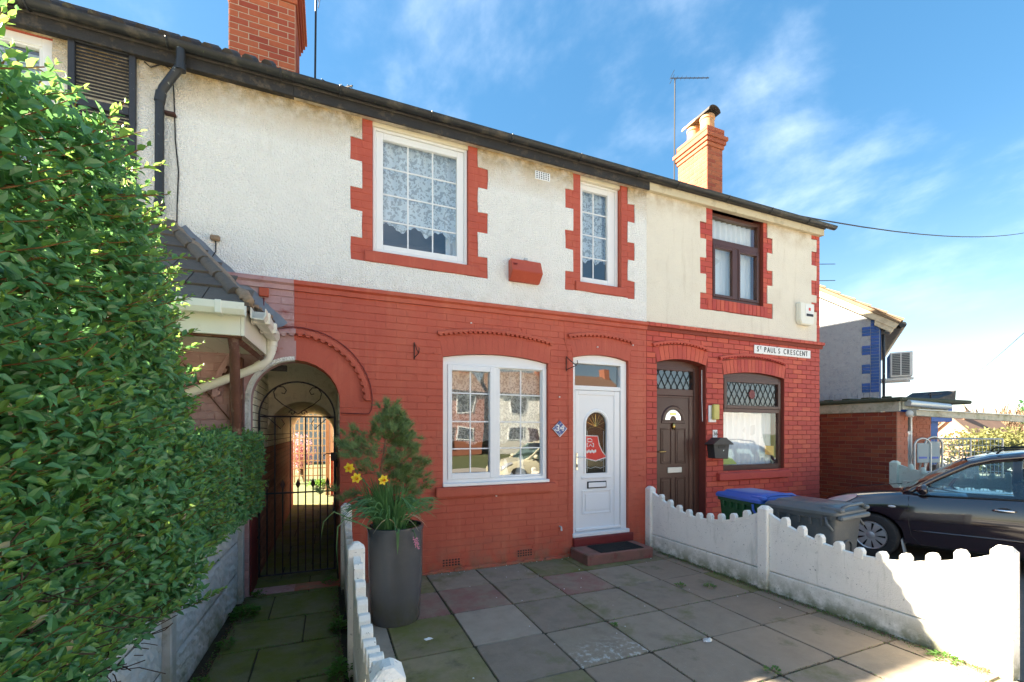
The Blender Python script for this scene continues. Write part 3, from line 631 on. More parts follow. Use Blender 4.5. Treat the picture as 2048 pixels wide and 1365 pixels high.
# brick backing of the upper storeys, seen in the quoins and reveals
def upper_back(h, x0, x1, m, ops, name='upper_brickwork'):
    bm = bmesh.new(); wall_mesh(bm, x0, x1, 3.20, 5.30, ops, 0.0, 0.23); return done(name, bm, m, h)
ub34 = upper_back(h34, -0.33, 4.30, 'red_paint', [(W1[0], W1[1], W1[2], 5.30, 0), (W2[0], W2[1], W2[2], 5.30, 0)])
ub36 = upper_back(h36, 4.30, 8.19, 'red_mortar', [(W3[0], W3[1], W3[2], 5.30, 0)])
upper_back(h32, -4.8, -0.33, 'red_paint', [(-3.6, -2.26, 3.7, 5.19, 0)])
# bricks
ops34 = [T] + ringed(GW) + ringed(GD) + [AB1, AB2, (T[0] - 0.22, T[1] + 0.22, 2.0, 2.014, 0.653)]
r34 = lay(-0.33, 4.30, 0.05, 3.185, [T, (T[0] - 0.0, T[1] + 0.225, 2.03, 2.05, 0.60)] + ringed(GW) + ringed(GD) + [AB1, AB2], jv=0.0012, jh=0.006)
place_bricks(lw34, r34, 'red_paint', at=0.001, d=0.0062, cap=250, ch=0.0035, jitter=0.0010)
r36 = lay(4.30, 8.19, 0.0, 3.185, ringed(BD) + ringed(BW), jv=0.007, jh=0.008)
place_bricks(lw36, r36, 'red_brick', at=0.003, d=0.011, cap=255, ch=0.004, jitter=0.0018)
for o, p, m in ((GW, lw34, 'red_paint'), (GD, lw34, 'red_paint'), (BD, lw36, 'red_brick'), (BW, lw36, 'red_brick')):
    voussoirs(p, o, m, 0.003 if m == 'red_brick' else 0.001, 0.0095 if m == 'red_brick' else 0.006, 0.215, gap=0.006 if m == 'red_brick' else 0.0012)
r32 = lay(-1.75, -0.33, 0.02, 3.185, [(T[0] - 0.225, T[1], 2.03, 2.05, 0.60), T], jv=0.0045, jh=0.008)
place_bricks(lw32, r32, 'worn_red', at=0.003, d=0.011, cap=220, ch=0.004)
# ring of the passage arch: each half to its own house
def half_ring(p, x0, x1, m):
    r = 0.433; cx = -0.312; n = 22
    for k in range(n):
        a0 = -math.pi / 2 + math.pi * k / n + 0.001; a1 = -math.pi / 2 + math.pi * (k + 1) / n - 0.001
        if not x0 < cx + r * math.sin((a0 + a1) / 2) < x1: continue
        P = lambda a, rr: (cx + rr * math.sin(a), 2.014 + rr * math.cos(a))
        bm = bmesh.new(); prism(bm, [P(a0, r + 0.002), P(a1, r + 0.002), P(a1, r + 0.205), P(a0, r + 0.205)], -0.0045, 0.001); done('brick', bm, m, p)
half_ring(lw34, -0.312, 0.3, 'red_paint'); half_ring(lw32, -1, -0.312, 'worn_red')
# quoin bricks
def quoin_bricks(p, xl0, xl1, xr0, xr1, m, wx0, wx1, gapv, zt=5.20):
    rects = []
    n = 19; ch = (zt - 3.60) / n
    for r in range(n):
        z = 3.60 + (r + 0.5) * ch; long = any(a - 0.01 < z < b + 0.01 for a, b in QZ)
        a = xl0 if long else xl1
        if r % 2 and long: rects += [((a + 0.005 + a + 0.115) / 2, z, 0.115 - gapv, ch - 0.007), ((a + 0.12 + wx0) / 2, z, wx0 - a - 0.12 - gapv, ch - 0.007)]
        else: rects.append(((a + 0.004 + wx0) / 2, z, wx0 - a - 0.004 - gapv, ch - 0.007))
        b = xr1 if long else xr0
        if r % 2 and long: rects += [((b - 0.115 + b - 0.005) / 2, z, 0.11 - gapv, ch - 0.007), ((wx1 + b - 0.12) / 2, z, b - 0.12 - wx1 - gapv, ch - 0.007)]
        else: rects.append(((wx1 + b - 0.004) / 2, z, b - 0.004 - wx1 - gapv, ch - 0.007))
    place_bricks(p, rects, m, at=0.002, d=0.006, ch=0.003, jitter=0.0006)
quoin_bricks(ub36, 5.333, 5.456, 6.829, 6.957, 'red_brick', W3[0], W3[1], 0.006)
quoin_bricks(ub34, 0.229, 0.352, 1.711, 1.841, 'red_paint', W1[0], W1[1], 0.002)
quoin_bricks(ub34, 2.942, 3.065, 3.969, 4.088, 'red_paint', W2[0], W2[1], 0.002)
cq = []
for r in range(24):
    z = 3.30 + (r + 0.5) * 0.08; lng = any(q[2] < z < q[3] for q in qc[1:])
    a = 7.955 if lng else 8.092
    if lng: cq += [((a + 8.07) / 2, z, 8.07 - a - 0.006, 0.073), (8.13, z, 0.11, 0.073)]
    else: cq.append(((a + 8.19) / 2, z, 8.19 - a - 0.006, 0.073))
place_bricks(ub36, cq, 'red_brick', at=0.002, d=0.007, ch=0.003)
# sills of the upper windows
def sill(p, x0, x1, z0, z1, m, y=-0.06, back=0.06, bricks=0.0):
    bm = bmesh.new(); prism(bm, [(y, z0), (y, z1 - 0.02), (y + 0.015, z1 - 0.006), (back, z1 + 0.008), (back, z0)], x0, x1, 'x')
    bmesh.ops.bevel(bm, geom=list(bm.edges), offset=0.006, segments=2, affect='EDGES')
    return done('window_sill', bm, m, p)
sill(h34, 0.376, 1.72, 3.60, 3.735, 'red_paint', -0.03, 0.04); sill(h34, 3.10, 3.93, 3.61, 3.745, 'red_paint', -0.03, 0.09)
for k in range(15): box('brick', 5.50 + k * 0.0895, 5.50 + k * 0.0895 + 0.083, -0.012, 0.07, 3.615, 3.785, 'red_brick', ub36, 0.004)
sill(h34, 1.179, 2.772, 0.912, 1.022, 'red_paint', -0.075, 0.05); sill(h36, 5.682, 7.321, 0.918, 1.035, 'red_brick', -0.075, 0.06)
# string courses
def string(p, x0, x1, m):
    bm = bmesh.new(); prism(bm, [(0.0, 3.175), (-0.030, 3.175), (-0.034, 3.222), (-0.062, 3.240), (-0.064, 3.278), (-0.014, 3.296), (0.0, 3.296)], x0, x1, 'x')
    n = int((x1 - x0) / 0.2); bmesh.ops.subdivide_edges(bm, edges=[e for e in bm.edges if abs(e.verts[0].co.x - e.verts[1].co.x) > 0.5], cuts=n)
    for v in bm.verts:
        if v.co.y < -0.02 and x0 + 0.01 < v.co.x < x1 - 0.01: v.co += Vector((0, random.uniform(-.002, .002), random.uniform(-.002, .002)))
    return done('string_course', bm, m, p)
string(h34, -0.33, 4.30, 'red_paint'); string(h32, -1.10, -0.331, 'worn_red')
sc36 = string(h36, 4.301, 8.23, 'red_mortar')
x = 4.303; k = 0
while x < 8.18:
    wd = 0.225 if k % 7 == 3 else 0.113
    bm = bmesh.new(); prism(bm, [(0.0, 3.236), (-0.066, 3.236), (-0.070, 3.282), (-0.018, 3.301), (0.0, 3.301)], x, min(x + wd - 0.006, 8.235), 'x'); done('brick', bm, 'red_brick', sc36)
    x += wd; k += 1
# hood moulds
hood(h34, 1.209, 2.749, 2.845, 0.085, 'red_paint'); hood(h34, 2.985, 4.055, 2.965, 0.06, 'red_paint')
hood(h36, 4.402, 5.482, 2.955, 0.075, 'red_brick'); hood(h36, 5.725, 7.238, 2.845, 0.085, 'red_brick')
def hood_half(p, a0, a1, m):
    bm = bmesh.new(); A = []; n = 22; cx, zc, r = -0.312, 2.02, 0.70
    for k in range(n + 1):
        a = a0 + (a1 - a0) * k / n; s, c = math.sin(a), math.cos(a); th = 0.055
        A.append([bm.verts.new((cx + rr * s, yy, zc + rr * c)) for rr, yy in ((r, 0), (r, -0.055), (r + th * 0.8, -0.055), (r + th, -0.03), (r + th, 0))])
    for q, v in zip(A, A[1:]):
        for i in range(4): bm.faces.new((q[i], q[i + 1], v[i + 1], v[i]))
    bm.faces.new(A[0]); bm.faces.new(A[-1][::-1])
    h = done('hood_mould', bm, m, p); bm = bmesh.new(); nt_ = int(abs(a1 - a0) * r / 0.075)
    for k in range(nt_):
        a = a0 + (a1 - a0) * (k + 0.5) / nt_; s, c = math.sin(a), math.cos(a); wv = 0.03
        ctr = Vector((cx + r * s, 0, zc + r * c)); tx = Vector((c, 0, -s)); rd = Vector((s, 0, c))
        b0 = [ctr - tx * wv + rd * .003, ctr + tx * wv + rd * .003, ctr + tx * wv * 0.5 - rd * 0.022, ctr - tx * wv * 0.5 - rd * 0.022]
        f = [bm.verts.new((q.x, -0.048, q.z)) for q in b0]; g = [bm.verts.new((q.x, 0, q.z)) for q in b0]; bm.faces.new(f)
        for i in range(4): bm.faces.new((f[i], f[(i + 1) % 4], g[(i + 1) % 4], g[i]))
    tag(done('dog_tooth', bm, m, h), kind='stuff')
hood_half(h34, 0.0, math.pi / 2 - 0.02, 'red_paint'); hood_half(h32, -math.pi / 2 + 0.02, -0.002, 'worn_red')
# painted edge of the arch on the left house
bm = bmesh.new(); A = []
for k in range(16):
    a = -math.pi / 2 + k / 15 * math.pi / 2 * 0.98
    A.append([bm.verts.new((-0.312 + rr * math.sin(a), yy, 2.014 + rr * math.cos(a))) for rr, yy in ((0.430, 0.08), (0.430, -0.012), (0.470, -0.012))])
A.insert(0, [bm.verts.new((-0.312 - rr, yy, 1.12)) for rr, yy in ((0.430, 0.08), (0.430, -0.012), (0.470, -0.012))])
for q, v in zip(A, A[1:]):
    for i in range(2): bm.faces.new((q[i], q[i + 1], v[i + 1], v[i]))
done('arch_edge', bm, 'render_white', h32)
# rough plinth of the middle house
bm = bmesh.new(); n = 46
for k in range(n):
    x0 = 0.25 + k * 2.82 / n; x1 = x0 + 2.82 / n; zt = 0.034 + 0.012 * math.sin(k * 1.3) + random.uniform(-.010, .010); yy = -0.02 + random.uniform(-.006, .006)
    prism(bm, [(yy - 0.012, -0.02), (yy - 0.006, zt * 0.7), (0.003, zt), (0.003, -0.02)], x0, x1 + 0.002, 'x')
done('plinth', bm, 'red_paint', h34)

# roofs, gutters
def roofs(h, x0, x1, fm, sm, gx1=None):
    bm = bmesh.new(); prism(bm, [(-0.13, 5.36), (3.0, 7.55), (6.22, 5.36), (6.22, 5.28), (3.0, 7.46), (-0.10, 5.29)], x0, x1, 'x')
    done('roof', bm, 'roof_tile', h)
    box('fascia', x0, x1, -0.085, -0.060, 5.19, 5.335, fm, h, 0.003)
    box('soffit', x0, x1, -0.059, 0.0, 5.196, 5.212, sm, h, 0.001)
    bm = bmesh.new(); n = 10; xa, xb = x0, gx1 or x1
    def ring_(xx):
        o = [bm.verts.new((xx, -0.145 - 0.056 * math.cos(math.pi * k / n), 5.352 - 0.056 * math.sin(math.pi * k / n))) for k in range(n + 1)]
        i = [bm.verts.new((xx, -0.145 - 0.052 * math.cos(math.pi * k / n), 5.352 - 0.052 * math.sin(math.pi * k / n))) for k in range(n + 1)]
        return o, i
    A = [ring_(xa + (xb - xa) * k / 8) for k in range(9)]
    for (o, i), (o2, i2) in zip(A, A[1:]):
        for k in range(n):
            bm.faces.new((o[k], o2[k], o2[k + 1], o[k + 1])); bm.faces.new((i[k], i[k + 1], i2[k + 1], i2[k]))
        bm.faces.new((o[0], i[0], i2[0], o2[0])); bm.faces.new((o[n], o2[n], i2[n], i[n]))
    for o, i in (A[0], A[-1]): bm.faces.new(o)
    g = done('gutter', bm, 'black_gutter', h, smooth=40)
    x = x0 + 0.45
    while x < x1 - 0.1:
        bm = bmesh.new(); tube(bm, [(x, -0.145 - 0.060 * math.cos(math.pi * k / 8), 5.352 - 0.061 * math.sin(math.pi * k / 8)) for k in range(9)], 0.009, 6)
        done('gutter_bracket', bm, 'black_pipe', g); x += 0.92 + 0.08 * math.sin(x * 7)
    box('back_wall', x0, x1, 6.0, 6.2, -0.3, 5.3, 'far_brick', h, 0) if x0 > 1 else None
roofs(h34, -0.33, 4.30, 'black_board', 'soffit_dirty'); roofs(h36, 4.301, 8.19, 'fascia_cream', 'fascia_cream', 8.38); roofs(h32, -4.8, -0.331, 'black_board', 'black_board')
box('back_wall', 0.12, 4.3, 6.0, 6.2, -0.3, 5.3, 'far_brick', h34, 0); box('back_wall', -4.8, -0.745, 6.0, 6.2, -0.3, 5.3, 'far_brick', h32, 0)
box('back_wall', -0.744, 0.119, 6.0, 6.2, 2.16, 5.3, 'tunnel_white', h34, 0)
bm = bmesh.new(); prism(bm, [(0.232, -0.3), (5.998, -0.3), (5.998, 5.3), (3.0, 7.44), (0.232, 5.3)], 8.02, 8.186, 'x'); done('gable_wall', bm, 'far_brick', h36)
bm = bmesh.new(); prism(bm, [(0.232, -0.3), (5.998, -0.3), (5.998, 5.3), (3.0, 7.44), (0.232, 5.3)], -4.8, -4.65, 'x'); done('gable_wall', bm, 'far_brick', h32)
box('party_wall', 4.24, 4.36, 0.234, 5.99, -0.3, 5.3, 'room_wall', h34, 0)
for h, a, b in ((h34, 0.262, 4.235), (h36, 4.365, 8.015)):
    box('floor', a, b, 0.235, 5.98, 2.92, 3.10, 'room_wall', h, 0); box('ground_floor', a, b, 0.235, 5.98, -0.02, 0.16, 'room_wall', h, 0)
    box('ceiling', a, b, 0.235, 5.98, 5.16, 5.28, 'room_wall', h, 0)
    box('inner_wall', a, b, 3.1, 3.2, 0.162, 5.158, 'room_wall', h, 0)
# eave tiles of the left house
for k in range(26):
    x = -4.6 + k * 0.168
    if x > -0.42: break
    bm = bmesh.new(); tube(bm, [(x, -0.165, 5.365), (x, 0.25, 5.675)], 0.052, 10); done('tile', bm, 'roof_tile', h32)

# chimneys
def chimney(h, x0, x1, y0, y1, z0, zc, brick, mortar, side, ncorb, top):
    c = box('chimney', x0, x1, y0, y1, z0, zc, mortar, h, 0)
    place_bricks(c, lay(x0, x1, z0 + 0.004, zc, course=0.083, jv=0.011, jh=0.011, off=0.115), brick, at=y0 + 0.002, d=0.008, cap=300)
    if side == '-x': place_bricks(c, lay(-y1, -y0, z0 + 0.004, zc, course=0.083, jv=0.011, jh=0.011), brick, '-x', at=x0 + 0.002, d=0.008, cap=300)
    else: place_bricks(c, lay(y0, y1, z0 + 0.004, zc, course=0.083, jv=0.011, jh=0.011), brick, '+x', at=x1 - 0.002, d=0.008, cap=300)
    z = zc
    for k in range(ncorb):
        e = 0.028 * (k + 1); box('corbel', x0 - e, x1 + e, y0 - e, y1 + e, z + 0.004, z + 0.081, brick, c, 0.006); z += 0.082
    for k in range(top):
        e = 0.03; box('corbel', x0 - e, x1 + e, y0 - e, y1 + e, z + 0.004, z + 0.081, brick, c, 0.006); z += 0.082
    return c, z
c32, zt = chimney(h32, -1.215, -0.420, 1.62, 2.50, 6.2, 7.62, 'chim_brick', 'chim_mortar', '+x', 4, 2)
c36, zt6 = chimney(h36, 7.245, 7.672, 1.66, 2.48, 6.2, 7.62, 'chim_brick_far', 'chim_mortar_far', '-x', 3, 2)
def pot(c, x, y, z, hgt, r):
    bm = bmesh.new(); lathe(bm, [(r * 0.95, 0), (r * 0.9, hgt * 0.75), (r * 1.0, hgt * 0.8), (r * 1.0, hgt * 0.9), (r * 0.92, hgt), (r * 0.75, hgt), (r * 0.75, hgt * 0.4)], (x, y, z), 18)
    return done('chimney_pot', bm, 'terracotta', c, smooth=40)
p1 = pot(c36, 7.46, 1.86, zt6, 0.36, 0.155); p2 = pot(c36, 7.46, 2.24, zt6, 0.34, 0.145)
pot(c32, -0.8, 1.95, zt, 0.4, 0.15)
for p, y in ((p1, 1.86), (p2, 2.24)):
    bm = bmesh.new(); A = []
    for k in range(11):
        a = math.pi * k / 10
        A.append([bm.verts.new((7.46 - 0.165 * math.cos(a), y + dy, zt6 + 0.36 + 0.13 * math.sin(a))) for dy in (-0.2, 0.19)] + [bm.verts.new((7.46 - 0.15 * math.cos(a), y + dy, zt6 + 0.36 + 0.115 * math.sin(a))) for dy in (0.19, -0.2)])
    for q, v in zip(A, A[1:]):
        for i in range(4): bm.faces.new((q[i], q[(i + 1) % 4], v[(i + 1) % 4], v[i]))
    done('cowl', bm, 'roof_tile' if y < 2 else 'terracotta', p)
def aerial(label, x, y, z0, z1, boom, m='cable_black'):
    a = root('television_aerial', label, 'aerial', (x, y, z0), group='television aerials')
    tubes('mast', [[(x, y, z0), (x + 0.02, y, z1)]], 0.014, m, a, 6)
    d = Vector(boom); o = Vector((x + 0.02, y, z1)); sidev = d.cross(Vector((0, 0, 1))).normalized()
    b = tubes('boom', [[o - d * 0.12, o + d]], 0.010, m, a, 6)
    n = int(d.length / 0.09)
    for k in range(n):
        p = o + d * ((k + 0.5) / n); L = 0.035 if k > 2 else 0.06
        tubes('element', [[p - sidev * L, p + sidev * L]], 0.004, m, b, 5)
    tubes('reflector', [[o - d * 0.1 + Vector((0, 0, s)) - sidev * 0.10, o - d * 0.1 + Vector((0, 0, s)) + sidev * 0.16] for s in (-0.05, 0.05)], 0.005, m, b, 5)
    return a
aerial('tall television aerial on a mast behind the right chimney', 7.17, 2.52, 7.2, 9.63, (0.72, -0.28, 0.02))
aerial('tall television aerial mast just right of the left chimney', -0.185, 2.0, 6.2, 8.25, (-0.55, -0.1, 0.25))
al = aerial('low drooping television aerial showing over the black gutter', 0.06, 1.0, 5.9, 6.15, (0.20, -0.35, -0.14))
# ================================================================== windows and doors of the middle house
def win(h, name='window', label=None):
    o = root(name, label, None, (0, 0, 0)); o.parent = h; o.location = -BASE[h.name]; return o
# upper large window
w1 = win(h34)
frame('window_frame', 0.470, 1.586, 3.735, 5.165, 0.035, 0.11, 0.035, 'upvc', w1)
frame('sash_frame', 0.507, 1.548, 3.775, 5.128, 0.05, 0.10, (0.078, 0.088, 0.066, 0.075), 'upvc', w1)
glazing(w1, 0.585, 1.460, 3.841, 5.053, 0.085, [0.872, 1.166], [4.131, 4.438, 4.746], 'upvc', 'glass_upper')
box('lintel_board', 0.36, 1.70, 0.012, 0.034, 5.155, 5.235, 'upvc_cream', w1, 0.003)
# small upper window
w2 = win(h34)
frame('window_frame', 3.190, 3.857, 3.745, 5.165, 0.075, 0.15, (0.03, 0.045, 0.035, 0.03), 'upvc', w2)
frame('sash_frame', 3.221, 3.811, 3.781, 5.134, 0.09, 0.14, (0.055, 0.12, 0.066, 0.07), 'upvc', w2)
glazing(w2, 3.276, 3.691, 3.847, 5.064, 0.125, [3.468], [4.141, 4.456, 4.774], 'upvc', 'glass_upper')
box('lintel_board', 3.07, 3.96, 0.03, 0.074, 5.16, 5.235, 'upvc_cream', w2, 0.003)
# ground floor window
w3 = win(h34)
bm = bmesh.new(); n = 14; P = [(1.278 + 1.408 * k / n, arc_top(GW, 1.278 + 1.408 * k / n) - 0.004) for k in range(n + 1)]
prism(bm, [(1.278, 2.52)] + P + [(2.686, 2.52)], 0.045, 0.11); done('arch_panel', bm, 'upvc', w3)
frame('window_frame', 1.278, 2.686, 1.035, 2.525, 0.035, 0.12, (0.06, 0.06, 0.07, 0.025), 'upvc', w3)
box('cill', 1.27, 2.695, -0.035, 0.033, 1.024, 1.062, 'upvc', w3, 0.004); box('mullion', 1.952, 2.008, 0.042, 0.12, 1.105, 2.50, 'upvc', w3)
frame('casement', 1.338, 1.952, 1.106, 2.499, 0.022, 0.09, (0.055, 0.068, 0.072, 0.062), 'upvc', w3)
glazing(w3, 1.393, 1.884, 1.178, 2.437, 0.07, [1.636], [1.475, 1.812, 2.163], 'upvc')
frame('fixed_frame', 2.008, 2.626, 1.106, 2.499, 0.060, 0.10, (0.022, 0.014, 0.022, 0.010), 'upvc', w3)
glazing(w3, 2.030, 2.612, 1.128, 2.489, 0.08, [2.326], [1.475, 1.812, 2.163], 'upvc')
# door
d1 = win(h34, 'front_door', 'white panelled door with arched glass and a letterbox')
n = 10; P = [(3.075 + 0.905 * k / n, arc_top(GD, 3.075 + 0.905 * k / n) - 0.004) for k in range(n + 1)]
bm = bmesh.new(); prism(bm, [(3.075, 2.655)] + P + [(3.98, 2.655)], 0.05, 0.12); done('arch_panel', bm, 'upvc', d1)
frame('door_frame', 3.075, 3.98, 0.25, 2.66, 0.04, 0.13, (0.05, 0.10, 0.055, 0.03), 'upvc', d1)
box('transom', 3.125, 3.88, 0.045, 0.125, 2.265, 2.325, 'upvc', d1)
glazing(d1, 3.125, 3.88, 2.325, 2.63, 0.09, [], [], 'upvc', 'glass', bar=False)
# door leaf with an arched hole
LX0, LX1, LZ0, LZ1 = 3.13, 3.875, 0.31, 2.262
gx0, gx1, gz0, gs = 3.315, 3.655, 1.105, 1.79
go = (gx0, gx1, gz0, gs, 0.17)
bm = bmesh.new(); wall_mesh(bm, LX0, LX1, LZ0, LZ1, [go], 0.062, 0.05); leaf = done('door_leaf', bm, 'upvc', d1)
frame('leaf_edge', LX0 + 0.003, LX1 - 0.003, LZ0 + 0.002, LZ1 - 0.002, 0.050, 0.0615, (0.05, 0.095, 0.04, 0.06), 'upvc', leaf)
def arch_moulding(o, wd, y0, m, parent, name='moulding'):
    bm = bmesh.new(); A = []
    xs = [(o[0], o[2])] + [(o[0] + (o[1] - o[0]) * (0.5 - 0.5 * math.cos(math.pi * k / 18)), None) for k in range(19)] + [(o[1], o[2])]
    cx, r = (o[0] + o[1]) / 2, arc_r(o); zc = o[3] + o[4] - r
    for i, (xx, zz) in enumerate(xs):
        if zz is None: zz = arc_top(o, xx); d = Vector((xx - cx, 0, zz - zc)).normalized()
        else: d = Vector((-1 if i == 0 else 1, 0, 0))
        A.append([bm.verts.new((xx + d.x * a, y0 - b, zz + d.z * a)) for a, b in ((0, -0.008), (0.006, 0.010), (wd * 0.6, 0.014), (wd, 0.0))])
    for p, q in zip(A, A[1:]):
        for i in range(3): bm.faces.new((p[i], p[i + 1], q[i + 1], q[i]))
    return done(name, bm, m, parent, smooth=35)
arch_moulding(go, 0.045, 0.062, 'upvc', leaf)
box('moulding', gx0 - 0.075, gx1 + 0.075, 0.050, 0.0615, gz0 - 0.075, gz0 - 0.045, 'upvc', leaf, 0.005)
bm = bmesh.new(); prism(bm, [(gx0, gz0)] + [(gx0 + (gx1 - gx0) * k / 14, arc_top(go, gx0 + (gx1 - gx0) * k / 14)) for k in range(15)] + [(gx1, gz0)], 0.088, 0.092)
gp = done('pane', bm, 'glass_pattern', leaf)
lead = []
for k in range(7):
    a = math.pi * (0.12 + 0.76 * k / 6); lead.append([(3.485, 0.086, 1.76), (3.485 + 0.165 * math.cos(a), 0.086, 1.765 + 0.17 * math.sin(a))])
lead += [[(gx0, 0.086, 1.70), (3.40, 0.086, 1.745), (3.485, 0.086, 1.76), (3.57, 0.086, 1.745), (gx1, 0.086, 1.70)], [(3.62, 0.086, 1.12), (3.62, 0.086, 1.70)], [(3.35, 0.086, 1.12), (3.35, 0.086, 1.70)],
         [(gx0, 0.086, 1.20), (3.40, 0.086, 1.17), (3.485, 0.086, 1.19), (3.57, 0.086, 1.17), (gx1, 0.086, 1.20)], [(gx0, 0.086, 1.33), (3.42, 0.086, 1.28), (3.5, 0.086, 1.30), (3.58, 0.086, 1.27), (gx1, 0.086, 1.31)]]
tubes('lead_line', lead[:8], 0.003, 'brass', gp, 5); tubes('lead_line', lead[8:], 0.003, 'galv', gp, 5)
lb = box('letterbox', 3.33, 3.645, 0.046, 0.0615, 0.895, 0.992, 'sign_black', leaf, 0.004); box('letterbox_flap', 3.345, 3.63, 0.040, 0.0455, 0.91, 0.977, 'upvc', leaf, 0.003)
frame('panel_moulding', 3.245, 3.735, 0.535, 0.875, 0.050, 0.0615, 0.03, 'upvc', leaf, 0.006); box('panel', 3.30, 3.68, 0.054, 0.0615, 0.59, 0.82, 'upvc', leaf, 0.005)
box('handle_plate', 3.142, 3.170, 0.036, 0.0495, 1.16, 1.40, 'chrome', leaf, 0.004); tubes('handle', [[(3.156, 0.045, 1.335), (3.156, 0.0, 1.335), (3.27, 0.0, 1.33)]], 0.008, 'chrome', leaf)
box('cylinder_lock', 3.148, 3.164, 0.030, 0.0355, 1.20, 1.24, 'sign_black', leaf, 0.003)
box('weather_bar', 3.13, 3.875, 0.030, 0.0615, 0.312, 0.352, 'upvc', leaf, 0.008); box('door_cill', 3.06, 3.995, -0.02, 0.035, 0.246, 0.300, 'upvc', d1, 0.006)
box('threshold', 3.06, 4.05, -0.045, 0.02, 0.125, 0.243, 'dark_red', h34, 0.01)
# pennant hung in the door glass
pn = root('pennant', 'red pennant with white outlines hung behind the arched door glass', 'pennant', (3.485, 0.10, 1.3), local=False)
y = 0.0835
pr = [(3.318, 1.63), (3.52, 1.625), (3.545, 1.50), (3.60, 1.40), (3.655, 1.345), (3.655, 1.32), (3.56, 1.295), (3.485, 1.275), (3.40, 1.295), (3.318, 1.315)]
poly('cloth', pr, y, y + 0.002, 'pennant_red', pn)
bm = bmesh.new(); tube(bm, [(a, y - 0.001, b) for a, b in pr + [pr[0]]], 0.0065, 6); done('border', bm, 'white_paint', pn)
marks = [[(3.352, 1.585), (3.40, 1.590), (3.425, 1.57), (3.425, 1.545), (3.355, 1.545), (3.352, 1.585)], [(3.36, 1.525), (3.345, 1.525), (3.345, 1.475), (3.36, 1.475)], [(3.43, 1.525), (3.45, 1.52), (3.45, 1.475), (3.435, 1.475)], [(3.375, 1.48), (3.40, 1.51), (3.425, 1.48)]]
tubes('outline', [[(a, y - 0.002, b) for a, b in q] for q in marks], 0.006, 'white_paint', pn, 6)
bm = bmesh.new()
for k in range(6): bx(bm, 3.335 + k * 0.027, 3.357 + k * 0.027, y - 0.004, y - 0.001, 1.385 + 0.01 * (k % 2), 1.435 - 0.012 * ((k + 1) % 2), 0.004)
done('lettering', bm, 'white_paint', pn)
# step and mat
st = root('door_step', 'worn red stone step below the white front door', 'step', (3.5, -0.25, 0))
box('step_block', 3.0, 4.035, -0.47, -0.046, -0.01, 0.135, 'step_stone', st, 0.012)
mt = root('door_mat', 'black ribbed rubber mat on the red step', 'mat', (3.55, -0.3, 0.136))
bm = bmesh.new(); bx(bm, 3.22, 3.90, -0.445, -0.10, 0.1355, 0.142, 0.003)
for k in range(22): bx(bm, 3.235, 3.885, -0.437 + k * 0.0152, -0.430 + k * 0.0152, 0.1415, 0.148, 0)
done('mat_body', bm, 'rubber', mt)
for k, (a, b, c, d) in enumerate(((1.262, 1.486, 0.060, 0.153), (2.241, 2.456, 0.073, 0.165))):
    ab = box('air_brick', a, b, -0.002, 0.03, c, d, 'window_void', h34, 0)
    bm = bmesh.new(); n = 6
    for i in range(n + 1): x = a + (b - a) * i / n; bx(bm, x - 0.007, x + 0.007, -0.010, -0.003, c, d, 0.002)
    for i in range(4): z = c + (d - c) * i / 3; bx(bm, a, b, -0.009, -0.003, z - 0.006, z + 0.006, 0.002)
    done('grille', bm, 'red_paint', ab)
vn = box('wall_vent', 2.49, 2.71, -0.024, -0.012, 4.985, 5.095, 'upvc', h34, 0.004)
bm = bmesh.new()
for i in range(6):
    for j in range(4): bx(bm, 2.508 + i * 0.033, 2.524 + i * 0.033, -0.0262, -0.0235, 4.999 + j * 0.024, 5.012 + j * 0.024)
done('vent_hole', bm, 'window_void', vn)
# things fixed to the walls
ab_ = root('alarm_box', 'red painted wedge shaped box on the white render between two windows', 'alarm box', (2.33, -0.05, 3.6))
bm = bmesh.new(); prism(bm, [(-0.014, 3.60), (-0.06, 3.60), (-0.165, 3.70), (-0.12, 3.80), (-0.10, 3.865), (-0.014, 3.865)], 2.115, 2.535, 'x'); bmesh.ops.bevel(bm, geom=list(bm.edges), offset=0.006, segments=2, affect='EDGES'); done('box_body', bm, 'red_paint', ab_)
box('lamp_stub', 2.30, 2.345, -0.11, -0.07, 3.865, 3.895, 'galv', ab_, 0.004)
bm = bmesh.new()
for i in range(5): bx(bm, 2.135 + i * 0.004, 2.19, -0.140 + i * 0.004, -0.10, 3.790 - i * 0.018, 3.797 - i * 0.018)
done('louvre', bm, 'dark_red', ab_)
pl = root('house_number_plaque', 'blue and white diamond tile with number 34 beside the door', 'plaque', (2.855, -0.015, 1.62))
D4 = [(2.855, 1.618), (2.963, 1.727), (2.855, 1.835), (2.747, 1.727)]
poly('tile', D4, -0.022, -0.006, 'plaque_blue', pl, bev=0.002); bm = bmesh.new(); tube(bm, [(a, -0.022, b) for a, b in D4 + D4[:1]], 0.004, 6); done('tile_edge', bm, 'white_paint', pl)
text('34', 0.125, 'white_paint', pl, (2.855, -0.026, 1.732), name='numeral', ext=0.003, sx=1.05)
def basket_bracket(label, x, z, L, hgt):
    b = root('basket_bracket', label, 'bracket', (x, 0, z), group='hanging basket brackets')
    tubes('wall_bar', [[(x, -0.012, z), (x, -0.012, z + hgt)]], 0.007, 'rust_iron', b, 6); tubes('arm', [[(x, -0.012, z + 0.02), (x + 0.02, -L, z + 0.05), (x + 0.02, -L - 0.03, z + 0.08), (x + 0.02, -L - 0.02, z + 0.11)]], 0.006, 'rust_iron', b, 6)
    tubes('stay', [[(x, -0.012, z + hgt - 0.01), (x + 0.018, -L * 0.9, z + 0.06)]], 0.006, 'rust_iron', b, 6)
basket_bracket('rusty basket bracket on the red wall left of the window', 0.93, 2.53, 0.17, 0.20)
